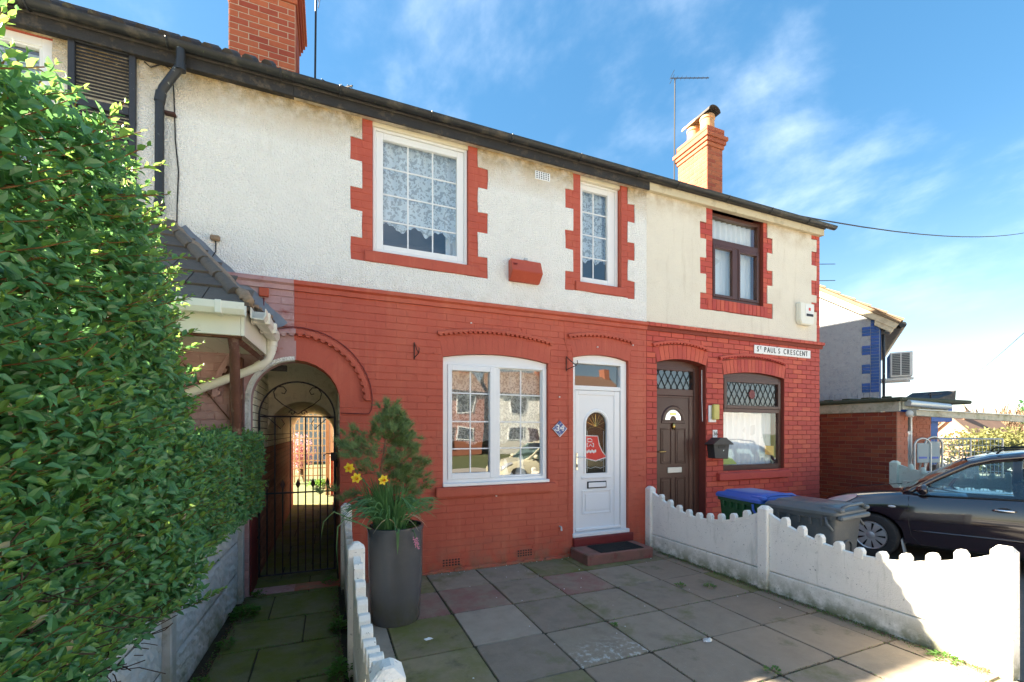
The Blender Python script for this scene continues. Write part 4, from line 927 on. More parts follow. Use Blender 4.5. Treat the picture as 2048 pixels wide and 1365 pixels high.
basket_bracket('rusty basket bracket between the white window and the door', 2.96, 2.50, 0.24, 0.20)
for (x, z) in ((0.62, 1.95), (1.10, 2.10), (1.16, 2.62), (1.14, 1.62), (1.10, 0.86), (2.93, 2.93), (3.45, 2.86), (4.05, 2.93), (4.12, 1.60), (2.85, 2.15), (2.80, 0.95), (0.95, 2.35), (0.90, 1.55), (0.86, 0.62), (4.18, 1.05), (1.95, 0.88), (1.62, 3.02), (2.3, 3.0)):
    bm = bmesh.new(); tube(bm, [(x, 0, z), (x, -0.022, z)], 0.006, 6); bx(bm, x - 0.009, x + 0.009, -0.03, -0.022, z - 0.008, z + 0.008, 0.002); done('wall_plug', bm, 'red_paint' if int(x * 100) % 3 else 'white_paint', h34)
tubes('garden_tap', [[(2.86, 0, 0.42), (2.86, -0.05, 0.42), (2.86, -0.06, 0.37)]], 0.013, 'galv', h34); 
cb = tubes('wall_cable', [[(2.93, -0.006, 3.17), (2.94, -0.008, 2.9), (2.99, -0.006, 2.75), (2.995, -0.008, 1.4), (2.99, -0.006, 0.5)]], 0.006, 'red_paint', h34, 6)

# ================================================================== end house
w4 = win(h36)
frame('window_frame', 5.610, 6.735, 3.795, 5.185, 0.05, 0.13, 0.05, 'brown_upvc', w4)
box('transom', 5.66, 6.685, 0.045, 0.12, 4.675, 4.775, 'brown_upvc', w4, 0.006); box('mullion', 6.125, 6.215, 0.046, 0.12, 3.845, 4.675, 'brown_upvc', w4, 0.006)
glazing(w4, 5.66, 6.66, 4.775, 5.14, 0.085, [], [], 'brown_upvc', 'glass', bar=False)
for a, b in ((5.66, 6.125), (6.215, 6.685)):
    frame('casement', a, b, 3.845, 4.675, 0.035, 0.09, 0.045, 'brown_upvc', w4); glazing(w4, a + 0.045, b - 0.045, 3.89, 4.63, 0.07, [], [], 'brown_upvc', 'glass_upper', bar=False)
w5 = win(h36)
n = 12; P = [(5.842 + 1.404 * k / n, arc_top(BW, 5.842 + 1.404 * k / n) - 0.004) for k in range(n + 1)]
bm = bmesh.new(); prism(bm, [(5.842, 2.585)] + P + [(7.246, 2.585)], 0.055, 0.11); done('arch_panel', bm, 'brown_upvc', w5)
frame('window_frame', 5.842, 7.246, 1.055, 2.59, 0.045, 0.13, (0.05, 0.065, 0.085, 0.06), 'brown_upvc', w5)
frame('vent_sash', 5.885, 7.20, 2.065, 2.545, 0.025, 0.10, (0.06, 0.055, 0.055, 0.05), 'brown_upvc', w5)
box('transom', 5.892, 7.18, 0.038, 0.12, 2.005, 2.064, 'brown_upvc', w5)
def diamonds(parent, x0, x1, z0, z1, y, step, m='car_black'):
    paths = []; slope = 1.75; H = z1 - z0; run = H / slope
    for sgn in (1, -1):
        k = x0 - run
        while k < x1 + run:
            a = k if sgn > 0 else k + 0; xa, xb = (a, a + run) if sgn > 0 else (a + run, a)
            p = [(xa, z0), (xb, z1)]
            def clipx(p, X, keep_less):
                (xa, za), (xb, zb) = p
                if xa == xb: return p
                t = (X - xa) / (xb - xa); q = (X, za + t * (zb - za))
                ia = xa <= X if keep_less else xa >= X; ib = xb <= X if keep_less else xb >= X
                if ia and ib: return p
                if not ia and not ib: return None
                return [p[0], q] if ia else [q, p[1]]
            p = clipx(p, x1, True); p = p and clipx(p, x0, False)
            if p and abs(p[0][1] - p[1][1]) > 0.01: paths.append([(p[0][0], y, p[0][1]), (p[1][0], y, p[1][1])])
            k += step
    tubes('lead_line', paths, 0.0045, m, parent, 5)
glazing(w5, 5.945, 7.145, 2.12, 2.495, 0.06, [], [], 'brown_upvc', 'glass', bar=False); diamonds(w5, 5.945, 7.145, 2.12, 2.495, 0.054, 0.122)
poly('rose_badge', [(6.545 + 0.085 * math.cos(a * math.pi / 8) * (1 if a % 2 else 0.72), 2.31 + 0.085 * math.sin(a * math.pi / 8) * (1 if a % 2 else 0.72)) for a in range(16)], 0.050, 0.053, 'dark_red', w5)
glazing(w5, 5.892, 7.18, 1.14, 2.005, 0.075, [], [], 'brown_upvc', 'glass', bar=False)
d2 = win(h36, 'front_door', 'brown panelled door with semicircle light and brass knocker')
n = 10; P = [(4.505 + 0.95 * k / n, arc_top(BD, 4.505 + 0.95 * k / n) - 0.004) for k in range(n + 1)]
bm = bmesh.new(); prism(bm, [(4.505, 2.68)] + P + [(5.455, 2.68)], 0.14, 0.20); done('arch_panel', bm, 'brown_upvc', d2)
frame('door_frame', 4.505, 5.455, 0.03, 2.685, 0.13, 0.21, (0.06, 0.115, 0.06, 0.05), 'brown_upvc', d2); box('frame_bead', 5.345, 5.365, 0.118, 0.129, 0.05, 2.62, 'brown_door', d2, 0.004)
box('transom', 4.565, 5.34, 0.135, 0.205, 2.245, 2.35, 'brown_upvc', d2, 0.006)
glazing(d2, 4.565, 5.34, 2.35, 2.635, 0.17, [], [], 'brown_upvc', 'glass', bar=False); diamonds(d2, 4.565, 5.34, 2.35, 2.635, 0.163, 0.125)
dl = box('door_leaf', 4.57, 5.275, 0.150, 0.20, 0.09, 2.24, 'brown_door', d2, 0.004)
frame('leaf_edge', 4.572, 5.338, 0.085, 2.243, 0.138, 0.1495, (0.02, 0.075, 0.03, 0.03), 'brown_upvc', dl)
cx, cz = 4.945, 1.86
bm = bmesh.new(); A = []
for k in range(19):
    a = math.pi * k / 18; A.append([bm.verts.new((cx + rr * math.cos(a), yy, cz + rr * math.sin(a))) for rr, yy in ((0.165, 0.151), (0.175, 0.134), (0.215, 0.132), (0.235, 0.150))])
for p, q in zip(A, A[1:]):
    for i in range(3): bm.faces.new((p[i], p[i + 1], q[i + 1], q[i]))
done('fan_moulding', bm, 'brown_door', dl, smooth=35); box('fan_moulding', cx - 0.235, cx + 0.235, 0.136, 0.1495, cz - 0.045, cz - 0.003, 'brown_door', dl, 0.006)
bm = bmesh.new(); A = []
for k in range(19):
    a = math.pi * k / 18; A.append([bm.verts.new((cx + rr * math.cos(a), 0.146, cz + 0.01 + rr * math.sin(a))) for rr in (0.065, 0.155)])
for p, q in zip(A, A[1:]): bm.faces.new((p[0], p[1], q[1], q[0]))
fl = done('fan_light', bm, 'lamp_lens', dl); box('fan_badge', cx - 0.06, cx + 0.06, 0.141, 0.1455, cz + 0.085, cz + 0.12, 'brass', dl, 0.004)
kn = bmesh.new(); lathe(kn, [(0.0, 0), (0.03, 0.004), (0.034, 0.02), (0.018, 0.04), (0.0, 0.045)], (0, 0, 0), 14)
for v in kn.verts: v.co = Vector((cx + v.co.x, 0.1495 - v.co.z, cz - 0.09 + v.co.y * 1.7))
done('knocker', kn, 'brass', dl, smooth=True)
for (a, b, c, d) in ((4.70, 4.915, 1.19, 1.74), (4.985, 5.20, 1.19, 1.74), (4.70, 4.915, 0.26, 0.98), (4.985, 5.20, 0.26, 0.98)):
    frame('panel_moulding', a, b, c, d, 0.138, 0.1495, 0.022, 'brown_door', dl, 0.005); box('panel', a + 0.04, b - 0.04, 0.143, 0.1495, c + 0.04, d - 0.04, 'brown_door', dl, 0.004)
box('letterbox', 4.83, 5.11, 0.134, 0.1495, 1.05, 1.135, 'galv', dl, 0.005); tubes('handle', [[(4.64, 0.145, 1.38), (4.64, 0.10, 1.38), (4.75, 0.095, 1.385)]], 0.009, 'brass', dl)
tubes('bell_wire', [[(5.442, 0.06, 2.66), (5.444, 0.06, 2.2), (5.447, 0.05, 1.85)]], 0.005, 'white_paint', h36, 6)
ep = root('entry_box', 'yellow and white entry unit beside the brown door', 'entry unit', (5.57, -0.03, 1.83))
box('back_plate', 5.50, 5.655, -0.03, -0.008, 1.835, 2.10, 'upvc', ep, 0.006); box('cover', 5.545, 5.67, -0.085, -0.031, 1.875, 2.115, 'box_yellow', ep, 0.012)
pq = root('house_number_plaque', 'small white tile with number 36 above the black mailbox', 'plaque', (5.64, -0.02, 1.6))
box('tile', 5.595, 5.69, -0.02, -0.008, 1.595, 1.715, 'white_paint', pq, 0.004); text('36', 0.085, 'sign_black', pq, (5.642, -0.0225, 1.655), name='numeral')
mb = root('mailbox', 'black wall mailbox with pitched lid beside the end house window', 'mailbox', (5.66, -0.08, 1.26))
bm = bmesh.new(); prism(bm, [(5.47, 1.50), (5.50, 1.275), (5.77, 1.26), (5.80, 1.50)], -0.15, -0.008); bmesh.ops.bevel(bm, geom=list(bm.edges), offset=0.006, segments=1, affect='EDGES'); done('mail_body', bm, 'mail_black', mb)
bm = bmesh.new(); prism(bm, [(5.42, 1.495), (5.46, 1.52), (5.53, 1.56), (5.58, 1.595), (5.69, 1.595), (5.74, 1.56), (5.81, 1.52), (5.85, 1.495), (5.83, 1.485), (5.44, 1.485)], -0.19, -0.008); done('lid', bm, 'mail_black', mb)
bm = bmesh.new(); bx(bm, 5.56, 5.71, -0.156, -0.151, 1.43, 1.475, 0.002); done('slot', bm, 'car_black', mb); bm = bmesh.new(); lathe(bm, [(0, 0.006), (0.012, 0.006), (0.012, 0)], (0, 0, 0), 10)
for v in bm.verts: v.co = Vector((5.665 + v.co.x, -0.151 - v.co.z, 1.40 + v.co.y))
done('lock', bm, 'chrome', mb)
sg = root('street_sign', "white street name plate reading ST PAUL'S CRESCENT on the brick corner", 'sign', (7.2, -0.02, 3.0))
box('plate', 6.505, 7.910, -0.026, -0.010, 2.985, 3.127, 'sign_white', sg, 0.006)
ty = -0.029; zs_ = 3.056
xx = 6.545
for ch_, wd, size, dz in (('S', 0.075, 0.125, 0), ('T', 0.055, 0.07, 0.022), ('.', 0.04, 0.10, 0.0), ('P', 0.078, 0.125, 0), ('A', 0.080, 0.125, 0), ('U', 0.080, 0.125, 0), ('L', 0.066, 0.125, 0), ("'", 0.030, 0.125, 0.0), ('S', 0.075, 0.125, 0), (' ', 0.062, 0.1, 0), ('C', 0.083, 0.125, 0), ('R', 0.083, 0.125, 0), ('E', 0.072, 0.125, 0), ('S', 0.079, 0.125, 0), ('C', 0.083, 0.125, 0), ('E', 0.072, 0.125, 0), ('N', 0.083, 0.125, 0), ('T', 0.075, 0.125, 0)):
    if ch_ != ' ':
        text(ch_, size, 'sign_black', sg, (xx + wd / 2, ty, zs_ + dz - (0.043 if ch_ == '.' else 0) + (0.035 if ch_ == "'" else 0)), sx=0.80, ext=0.002)
    xx += wd * 1.015
abx = root('alarm_box', 'cream burglar alarm box high on the cream render by the corner', 'alarm box', (7.7, -0.06, 3.55))
bm = bmesh.new(); prism(bm, [(7.53, 3.62), (7.575, 3.555), (7.86, 3.555), (7.90, 3.62), (7.90, 3.93), (7.53, 3.93)], -0.10, -0.014); bmesh.ops.bevel(bm, geom=list(bm.edges), offset=0.012, segments=2, affect='EDGES'); done('box_body', bm, 'pvc_white', abx)
box('label_plate', 7.66, 7.87, -0.104, -0.1005, 3.69, 3.91, 'white_paint', abx, 0.002); box('label_band', 7.68, 7.86, -0.107, -0.1042, 3.70, 3.745, 'sign_black', abx, 0.001); box('label_mark', 7.74, 7.79, -0.107, -0.1042, 3.80, 3.85, 'pennant_red', abx, 0.001)
# curtains and what stands on the inner sills
curtain('net_curtain', 0.50, 1.57, 4.02, 5.14, 0.16, 'lace', 'white lace curtain with scalloped hem in the large upper window', 0.02, 6, 0.10)
curtain('side_curtain', 1.36, 1.58, 3.75, 5.14, 0.22, 'voile', 'pale curtain hanging at the right of the large upper window', 0.025, 3)
curtain('net_curtain', 3.20, 3.85, 4.08, 5.14, 0.20, 'lace', 'white lace curtain in the narrow upper window', 0.02, 4, 0.06)
curtain('net_curtain', 1.32, 2.65, 1.50, 2.52, 0.19, 'lace_low', 'lace curtain behind the white ground floor window', 0.018, 7, 0.06)
curtain('net_curtain', 5.65, 6.70, 3.82, 5.16, 0.20, 'voile', 'pale net curtain in the brown upper window', 0.018, 9)
curtain('net_curtain', 5.90, 7.19, 1.12, 2.03, 0.20, 'voile', 'sheer striped curtain in the brown ground floor window', 0.02, 10)
def vase(x, z, hgt, r, label, m='ornament', y=0.16):
    bm = bmesh.new(); lathe(bm, [(0, 0), (r * 0.7, 0), (r, hgt * 0.3), (r * 0.45, hgt * 0.62), (r * 0.62, hgt * 0.8), (r * 0.3, hgt * 0.96), (0, hgt)], (x, y, z), 14); tag(done('ornament', bm, m, None, smooth=True), label, 'ornament', 'ornaments on the window sill')
vase(2.14, 1.03, 0.30, 0.055, 'pale slim figurine inside the ground floor window'); vase(2.36, 1.03, 0.36, 0.075, 'taller pale figurine at the middle of the right casement'); vase(2.22, 1.03, 0.12, 0.06, 'small round ornament between the two figurines')
nt1 = poly('notice', [(6.92, 1.30), (7.14, 1.27), (7.13, 1.44), (6.91, 1.45)], 0.10, 0.102, 'card_orange', None); tag(nt1, 'orange card in the corner of the brown ground floor window', 'card')
nt2 = poly('notice', [(5.92, 1.15), (6.28, 1.15), (6.16, 1.25), (6.0, 1.28), (5.92, 1.26)], 0.12, 0.15, 'paper_lime', None); tag(nt2, 'lime green paper at the bottom left of the brown window', 'paper')

# ================================================================== left house: window, shutter, pipe, cables
w6 = win(h32)
frame('window_frame', -3.6, -2.275, 3.7, 5.19, 0.03, 0.10, 0.075, 'upvc', w6); frame('sash_frame', -3.52, -2.345, 3.78, 5.13, 0.045, 0.095, 0.03, 'upvc', w6)
glazing(w6, -3.49, -2.375, 3.81, 5.10, 0.08, [], [], 'upvc', 'glass_upper', bar=False)
bl = root('venetian_blind', 'grey slatted blind in the upper left window behind the hedge', 'blind', (-2.93, 0.13, 3.8))
for k in range(36): box('slat', -3.48, -2.38, 0.115, 0.140, 3.83 + k * 0.035, 3.838 + k * 0.035 + 0.014, 'blind', bl, 0)
sh = root('window_shutter', 'black louvred shutter beside the upper left window', 'shutter', (-1.9, -0.03, 3.7))
frame('shutter_frame', -2.145, -1.66, 3.75, 5.235, -0.05, -0.014, (0.05, 0.05, 0.06, 0.045), 'shutter_black', sh); box('rail', -2.095, -1.71, -0.047, -0.014, 4.63, 4.70, 'shutter_black', sh)
for k in range(44):
    z = 3.825 + k * 0.0312
    if 4.605 < z < 4.70: continue
    if z > 5.18: break
    bm = bmesh.new(); prism(bm, [(-0.040, z), (-0.036, z - 0.004), (-0.018, z + 0.020), (-0.022, z + 0.024)], -2.093, -1.712, 'x'); done('slat', bm, 'shutter_black', sh)
dp = root('downpipe', 'black painted downpipe with a bent top on white render', 'downpipe', (-1.47, -0.08, 3.7))
tubes('pipe', [[(-1.285, -0.150, 5.30), (-1.285, -0.150, 5.20), (-1.30, -0.14, 5.13), (-1.44, -0.085, 4.93), (-1.468, -0.075, 4.84), (-1.47, -0.075, 4.2), (-1.47, -0.075, 3.80), (-1.475, -0.08, 3.755), (-1.52, -0.10, 3.735), (-1.60, -0.12, 3.735)]], 0.037, 'black_pipe', dp, 14)
[tubes('collar', [q], 0.043, 'black_pipe', dp, 14) for q in ([(-1.285, -0.150, 5.17), (-1.285, -0.150, 5.10)], [(-1.455, -0.08, 4.89), (-1.47, -0.075, 4.80)], [(-1.47, -0.075, 3.86), (-1.47, -0.075, 3.80)])]; box('pipe_clip', -1.44, -1.35, -0.07, -0.014, 4.72, 4.745, 'rust_iron', dp, 0.004)
def cable(name, label, pts, r=0.006, m='cable_black', n=6):
    bm = bmesh.new(); tube(bm, pts, r, n); return tag(done(name, bm, m, None, smooth=True), label, 'cable')
cable('wall_cable', 'thin black cable hanging down the white render beside the downpipe', [(-1.60, -0.025, 5.18), (-1.55, -0.03, 5.14), (-1.46, -0.03, 5.20), (-1.38, -0.03, 5.16), (-1.37, -0.022, 4.9), (-1.36, -0.022, 4.5), (-1.335, -0.022, 4.2), (-1.345, -0.022, 3.9), (-1.35, -0.022, 3.62), (-1.25, -0.022, 3.50), (-1.12, -0.022, 3.41), (-1.06, -0.022, 3.42), (-1.03, -0.022, 3.48), (-1.03, -0.022, 3.58)], 0.0055)
jb = box('junction_box', -1.075, -0.99, -0.055, -0.014, 3.58, 3.635, 'mortar_old', None, 0.012); tag(jb, 'small weathered junction box on the white render above the porch', 'junction box')
ob = root('socket_box', 'small orange red box under the string course above the passage', 'box', (-0.6, -0.02, 3.07))
box('box_body', -0.655, -0.565, -0.045, -0.008, 3.08, 3.17, 'socket_red', ob, 0.006)
cable('wall_cable', 'black cable looping along the arch mould to the gate', [(-0.61, -0.02, 3.07), (-0.61, -0.022, 2.95), (-0.585, -0.03, 2.86), (-0.50, -0.065, 2.80)] + [(-0.312 + 0.775 * math.sin(a), -0.020, 2.02 + 0.775 * math.cos(a)) for a in [k * 0.12 - 0.15 for k in range(15)]] + [(0.45, -0.02, 1.93), (0.42, -0.02, 1.885), (0.13, -0.02, 1.89)], 0.0055, 'dark_red')

# ================================================================== passage
T_RED = 1.50
def passage():
    # left side wall belongs to the left house, right side wall to the middle house
    lw = box('passage_wall', -0.90, -0.748, 0.231, 5.999, -0.3, 2.75, 'tunnel_joint', h32, 0)
    rw = box('passage_wall', 0.124, 0.26, 0.231, 5.999, -0.3, 2.75, 'tunnel_joint', h34, 0)
    L = lay(0.24, 5.98, 0.0, 2.72, course=0.0815, jv=0.010, jh=0.010)
    up = [q for q in L if q[1] > T_RED]; lo = [q for q in L if q[1] <= T_RED]
    place_bricks(lw, up, 'tunnel_white', '+x', at=-0.748, d=0.010, cap=110, rest='white_brickwork'); place_bricks(lw, lo, 'tunnel_red', '+x', at=-0.748, d=0.010, cap=100, rest='red_brickwork')
    Rr = [(-u, z, a, b) for u, z, a, b in L]
    place_bricks(rw, [q for q in Rr if q[1] > T_RED], 'tunnel_white', '-x', at=0.124, d=0.010, cap=30, rest='white_brickwork'); place_bricks(rw, [q for q in Rr if q[1] <= T_RED], 'tunnel_red', '-x', at=0.124, d=0.010, cap=30, rest='red_brickwork')
    box('passage_ceiling', -0.747, 0.123, 0.231, 1.499, 2.70, 2.80, 'tunnel_white', h34, 0)
    A_ = (-0.747, 0.123, -0.3, 1.665, 0.435)
    bm = bmesh.new(); wall_mesh(bm, -0.747, 0.123, 1.66, 2.80, [A_], 1.50, 4.499); v = done('passage_vault', bm, 'tunnel_white', h34)
    for k in range(17):
        a0 = -math.pi / 2 + math.pi * k / 17 + 0.012; a1 = a0 + math.pi / 17 - 0.024
        P = lambda a, rr: (-0.312 + rr * math.sin(a), 1.665 + rr * math.cos(a))
        bm = bmesh.new(); prism(bm, [P(a0, 0.437), P(a1, 0.437), P(a1, 0.535), P(a0, 0.535)], 1.488, 1.499); done('brick', bm, 'tunnel_white', v)
passage()
box('jamb_panel', -0.7375, -0.728, 0.0, 0.42, 0.0, 1.12, 'dark_red', h32, 0.002); box('lintel_plank', -0.70, -0.42, 0.25, 0.33, 2.36, 2.42, 'black_board', h32, 0.004)
# gate
gt = root('iron_gate', 'black wrought iron gate closing the arched passage', 'gate', (-0.31, 0.46, 0.03))
gy = 0.46; gx0_, gx1_ = -0.715, 0.075
def bars(name, paths, r, n=6): return tubes(name, paths, r, 'dark_iron', gt, n)
bars('stile', [[(gx0_, gy, 0.05), (gx0_, gy, 1.86)]], 0.012); bars('stile', [[(gx1_, gy, 0.05), (gx1_, gy, 1.86)]], 0.012)
for z in (0.06, 0.985, 1.86): bars('rail', [[(gx0_, gy, z), (gx1_, gy, z)]], 0.010)
for k in range(1, 10): x = gx0_ + (gx1_ - gx0_) * k / 10; bars('bar', [[(x, gy, 0.06), (x, gy, 1.86 if k % 2 == 0 else 1.04)]], 0.0075)
for k in range(1, 10, 2):
    x = gx0_ + (gx1_ - gx0_) * k / 10; poly('spear_head', [(x - 0.010, 1.04), (x - 0.026, 1.08), (x, 1.15), (x + 0.026, 1.08), (x + 0.010, 1.04)], gy - 0.006, gy + 0.006, 'rust_iron', gt)
cxg = (gx0_ + gx1_) / 2; rg = (gx1_ - gx0_) / 2
bars('top_arch', [[(cxg + rg * math.cos(math.pi * k / 24), gy, 1.86 + rg * 1.02 * math.sin(math.pi * k / 24)) for k in range(25)]], 0.010)
def scroll(cx, cz, r, turns, a0, sgn):
    return [(cx + sgn * r * (1 - 0.8 * t / 24) * math.cos(a0 + turns * 6.283 * t / 24), gy, cz + r * (1 - 0.8 * t / 24) * math.sin(a0 + turns * 6.283 * t / 24)) for t in range(25)]
for sg_ in (-1, 1):
    bars('scroll', [[(cxg, gy, 1.89), (cxg + sg_ * 0.05, gy, 1.93), (cxg + sg_ * 0.16, gy, 2.00), (cxg + sg_ * 0.235, gy, 2.07), (cxg + sg_ * 0.25, gy, 2.14), (cxg + sg_ * 0.21, gy, 2.20), (cxg + sg_ * 0.15, gy, 2.20), (cxg + sg_ * 0.12, gy, 2.16), (cxg + sg_ * 0.14, gy, 2.12), (cxg + sg_ * 0.17, gy, 2.13)]], 0.006)
    bars('scroll', [scroll(cxg + sg_ * 0.06, 1.905, 0.035, 1.1, 0, sg_)], 0.005); bars('scroll', [[(cxg + sg_ * rg, gy, 1.86), (cxg + sg_ * 0.30, gy, 1.84), (cxg + sg_ * 0.18, gy, 1.72), (cxg + sg_ * 0.14, gy, 1.78), (cxg + sg_ * 0.17, gy, 1.83)]], 0.005)
box('gate_lock', 0.03, 0.10, gy - 0.03, gy + 0.03, 1.34, 1.44, 'dark_iron', gt, 0.006); bars('latch', [[(0.07, gy, 1.42), (-0.02, gy - 0.02, 1.43), (-0.05, gy - 0.02, 1.40)]], 0.006)
for z in (0.5, 1.66): bars('hinge', [[(gx0_, gy, z), (gx0_ - 0.035, gy, z)]], 0.014)
tubes('padlock', [[(0.085, gy - 0.03, 1.33), (0.085, gy - 0.03, 1.27)]], 0.02, 'dark_iron', gt)
# ================================================================== porch canopy of the left house
pc = root('porch_canopy', 'sagging tiled porch canopy with white gutter left of the passage', 'porch', (-1.3, -0.7, 2.5))
W0, W1_, C = Vector((-0.50, -0.005, 2.80)), Vector((-1.39, -0.005, 3.67)), Vector((-0.54, -1.40, 2.62))
L0, L1 = Vector((-3.6, -1.40, 2.62)), Vector((-3.6, -0.005, 3.67))
def plate(pts, th, m, name, parent=pc):
    bm = bmesh.new(); nrm = (pts[1] - pts[0]).cross(pts[2] - pts[0]).normalized()
    if nrm.z < 0: nrm = -nrm
    a = [bm.verts.new(p) for p in pts]; b = [bm.verts.new(p - nrm * th) for p in pts]
    bm.faces.new(a); bm.faces.new(b[::-1])
    for i in range(len(pts)): j = (i + 1) % len(pts); bm.faces.new((a[i], a[j], b[j], b[i]))
    return done(name, bm, m, parent)
rf = plate([W0, W1_, C], 0.03, 'porch_tile', 'roof_side'); rf2 = plate([L0, C, W1_, L1], 0.03, 'porch_tile', 'roof_front')
# tiles
def tile_rows(o, ua, va, ulen, vlen, inside, parent, tu=0.30, tv=0.28):
    n = ua.cross(va).normalized()
    if n.z < 0: n = -n
    r = 0; v = 0.0
    while v < vlen:
        u = -tu * (0.5 if r % 2 else 0)
        while u < ulen:
            a, b = u + 0.004, u + tu - 0.004; c, d = v + 0.0, min(v + tv + 0.03, vlen)
            ctr = o + ua * ((a + b) / 2) + va * ((c + d) / 2)
            if inside(o + ua * a + va * c) and inside(o + ua * b + va * c) and inside(o + ua * ((a + b) / 2) + va * d):
                P = lambda uu, vv, h: o + ua * uu + va * vv + n * h
                bm = bmesh.new(); jt = random.uniform(-.004, .004)
                q = [P(a, c, 0.030 + jt), P(b, c, 0.030 + jt), P(b, d, 0.012), P(a, d, 0.012)]; k = [P(a, c, 0.008), P(b, c, 0.008), P(b, d, 0.001), P(a, d, 0.001)]
                A = [bm.verts.new(p) for p in q]; B = [bm.verts.new(p) for p in k]
                bm.faces.new(A); bm.faces.new(B[::-1])
                for i in range(4): bm.faces.new((A[i], A[(i + 1) % 4], B[(i + 1) % 4], B[i]))
                done('tile', bm, 'porch_tile', parent)
            u += tu
        v += tv; r += 1
def in_poly(pts):
    n = (pts[1] - pts[0]).cross(pts[2] - pts[0])
    def f(p):
        s = [(pts[(i + 1) % len(pts)] - pts[i]).cross(p - pts[i]).dot(n) for i in range(len(pts))]
        return all(x > -0.03 for x in s) or all(x < 0.03 for x in s)
    return f
sd_ = (W0 - C).normalized(); up_ = (W1_ - C); up_ = (up_ - sd_ * up_.dot(sd_)).normalized()
tile_rows(C, sd_, up_, (W0 - C).length, 1.3, in_poly([W0, W1_, C]), rf)
sd2 = (L0 - C).normalized(); up2 = (L1 - L0).normalized()
tile_rows(C, sd2, up2, 2.4, (L1 - L0).length, in_poly([L0, C, W1_, L1]), rf2)
# hip bedded in crumbling mortar
bm = bmesh.new(); pts = [C.lerp(W1_, t / 14) + Vector((random.uniform(-.012, .012), random.uniform(-.012, .012), 0.035 + random.uniform(-.008, .012))) for t in range(15)]
tube(bm, pts, [random.uniform(0.028, 0.045) for _ in pts], 7); done('hip_mortar', bm, 'mortar_old', pc, smooth=True)
for t in range(5):
    a, b = C.lerp(W1_, 0.10 + t * 0.18), C.lerp(W1_, 0.10 + t * 0.18 + 0.165)
    bm = bmesh.new(); tube(bm, [a + Vector((-0.03, 0, 0.02)), b + Vector((-0.03, 0, 0.03))], [0.055, 0.045], 9); done('hip_tile', bm, 'porch_tile', pc, smooth=40)
# rubble at the eaves where tiles are missing
bm = bmesh.new()
for k in range(40):
    t = random.random(); p = C.lerp(W0, t * 0.8) + Vector((-random.random() * 0.10, 0, random.random() * 0.06)); s = random.uniform(0.012, 0.03)
    bx(bm, p.x - s, p.x + s, p.y - s, p.y + s, p.z, p.z + s, 0.004)
tag(done('eaves_rubble', bm, 'mortar_old', pc), kind='stuff')
# lead flashing stepped down the wall
fl0, fl1 = W0 + Vector((0.05, -0.012, -0.03)), W1_ + Vector((0.05, -0.012, -0.03))
dv = (fl1 - fl0).normalized(); nv = Vector((dv.z, 0, -dv.x)); nv = nv if nv.z > 0 else -nv
bm = bmesh.new(); A = []
for k in range(13):
    p = fl0.lerp(fl1, k / 12); wv = 0.006 * math.sin(k * 2.1)
    A.append([bm.verts.new(p + nv * (0.085 + wv) + Vector((0, 0, 0))), bm.verts.new(p + nv * 0.03 + Vector((0, -0.012, 0))), bm.verts.new(p + nv * (-0.02) + Vector((-0.02, -0.11 + wv, -0.01)))])
for p, q in zip(A, A[1:]):
    for i in range(2): bm.faces.new((p[i], p[i + 1], q[i + 1], q[i]))
done('lead_flashing', bm, 'lead', pc, smooth=True)
# white fascia, gutter, soffit
def gutter_run(a, b, name='gutter'):
    bm = bmesh.new(); d = (b - a).normalized(); s = Vector((d.y, -d.x, 0)); prof = [(0.0, 0.0), (0.0, -0.075), (0.03, -0.085), (0.085, -0.085), (0.105, -0.05), (0.105, 0.0), (0.098, 0.0), (0.098, -0.045), (0.08, -0.078), (0.008, -0.075), (0.008, 0.0)]
    A = [[bm.verts.new(p + s * u + Vector((0, 0, v))) for u, v in prof] for p in (a, b)]
    n = len(prof)
    for i in range(n): bm.faces.new((A[0][i], A[0][(i + 1) % n], A[1][(i + 1) % n], A[1][i]))
    bm.faces.new(A[0]); bm.faces.new(A[1][::-1]); return done(name, bm, 'pvc_white', pc)
gc = C + Vector((-0.02, -0.01, 0.0)); ge = Vector((-0.565, -0.06, 2.70))
g1 = gutter_run(Vector((-3.6, gc.y, 2.62)), gc); g2 = gutter_run(gc + Vector((0.02, 0.03, 0.003)), ge)
for x in (-0.72, -1.15): bm = bmesh.new(); bx(bm, x - 0.02, x + 0.02, gc.y - 0.112, gc.y + 0.0, 2.53, 2.625, 0.004); done('gutter_clip', bm, 'pvc_white', g1)
for t in (0.18, 0.55): p = gc.lerp(ge, t); bm = bmesh.new(); bx(bm, p.x - 0.0, p.x + 0.132, p.y - 0.03, p.y + 0.03, p.z - 0.088, p.z + 0.004, 0.004); done('gutter_clip', bm, 'pvc_white', g2)
bm = bmesh.new(); bx(bm, -3.6, -0.60, -1.40, -1.375, 2.40, 2.60, 0.003); done('fascia', bm, 'pvc_white', pc)
bm = bmesh.new(); vs = bx(bm, -0.598, -0.575, -1.40, -0.02, 2.40, 2.60, 0)
for v in vs:
    if v.co.y > -0.1: v.co.z += 0.07
done('fascia', bm, 'pvc_white', pc)
for k in range(14):
    x = -0.62 - k * 0.2; bm = bmesh.new(); vs = bx(bm, x - 0.194, x, -1.37, -0.005, 2.415, 2.43, 0.004)
    for v in bm.verts:
        if v.co.y > -0.5: v.co.z += 0.06
    done('soffit_board', bm, 'pvc_white', pc)
box('lip', -3.6, -0.60, -1.37, -1.33, 2.385, 2.413, 'old_wood', pc, 0.003)
tubes('outlet', [[(-0.53, -0.10, 2.66), (-0.53, -0.10, 2.56)]], 0.052, 'pvc_white', pc, 14)
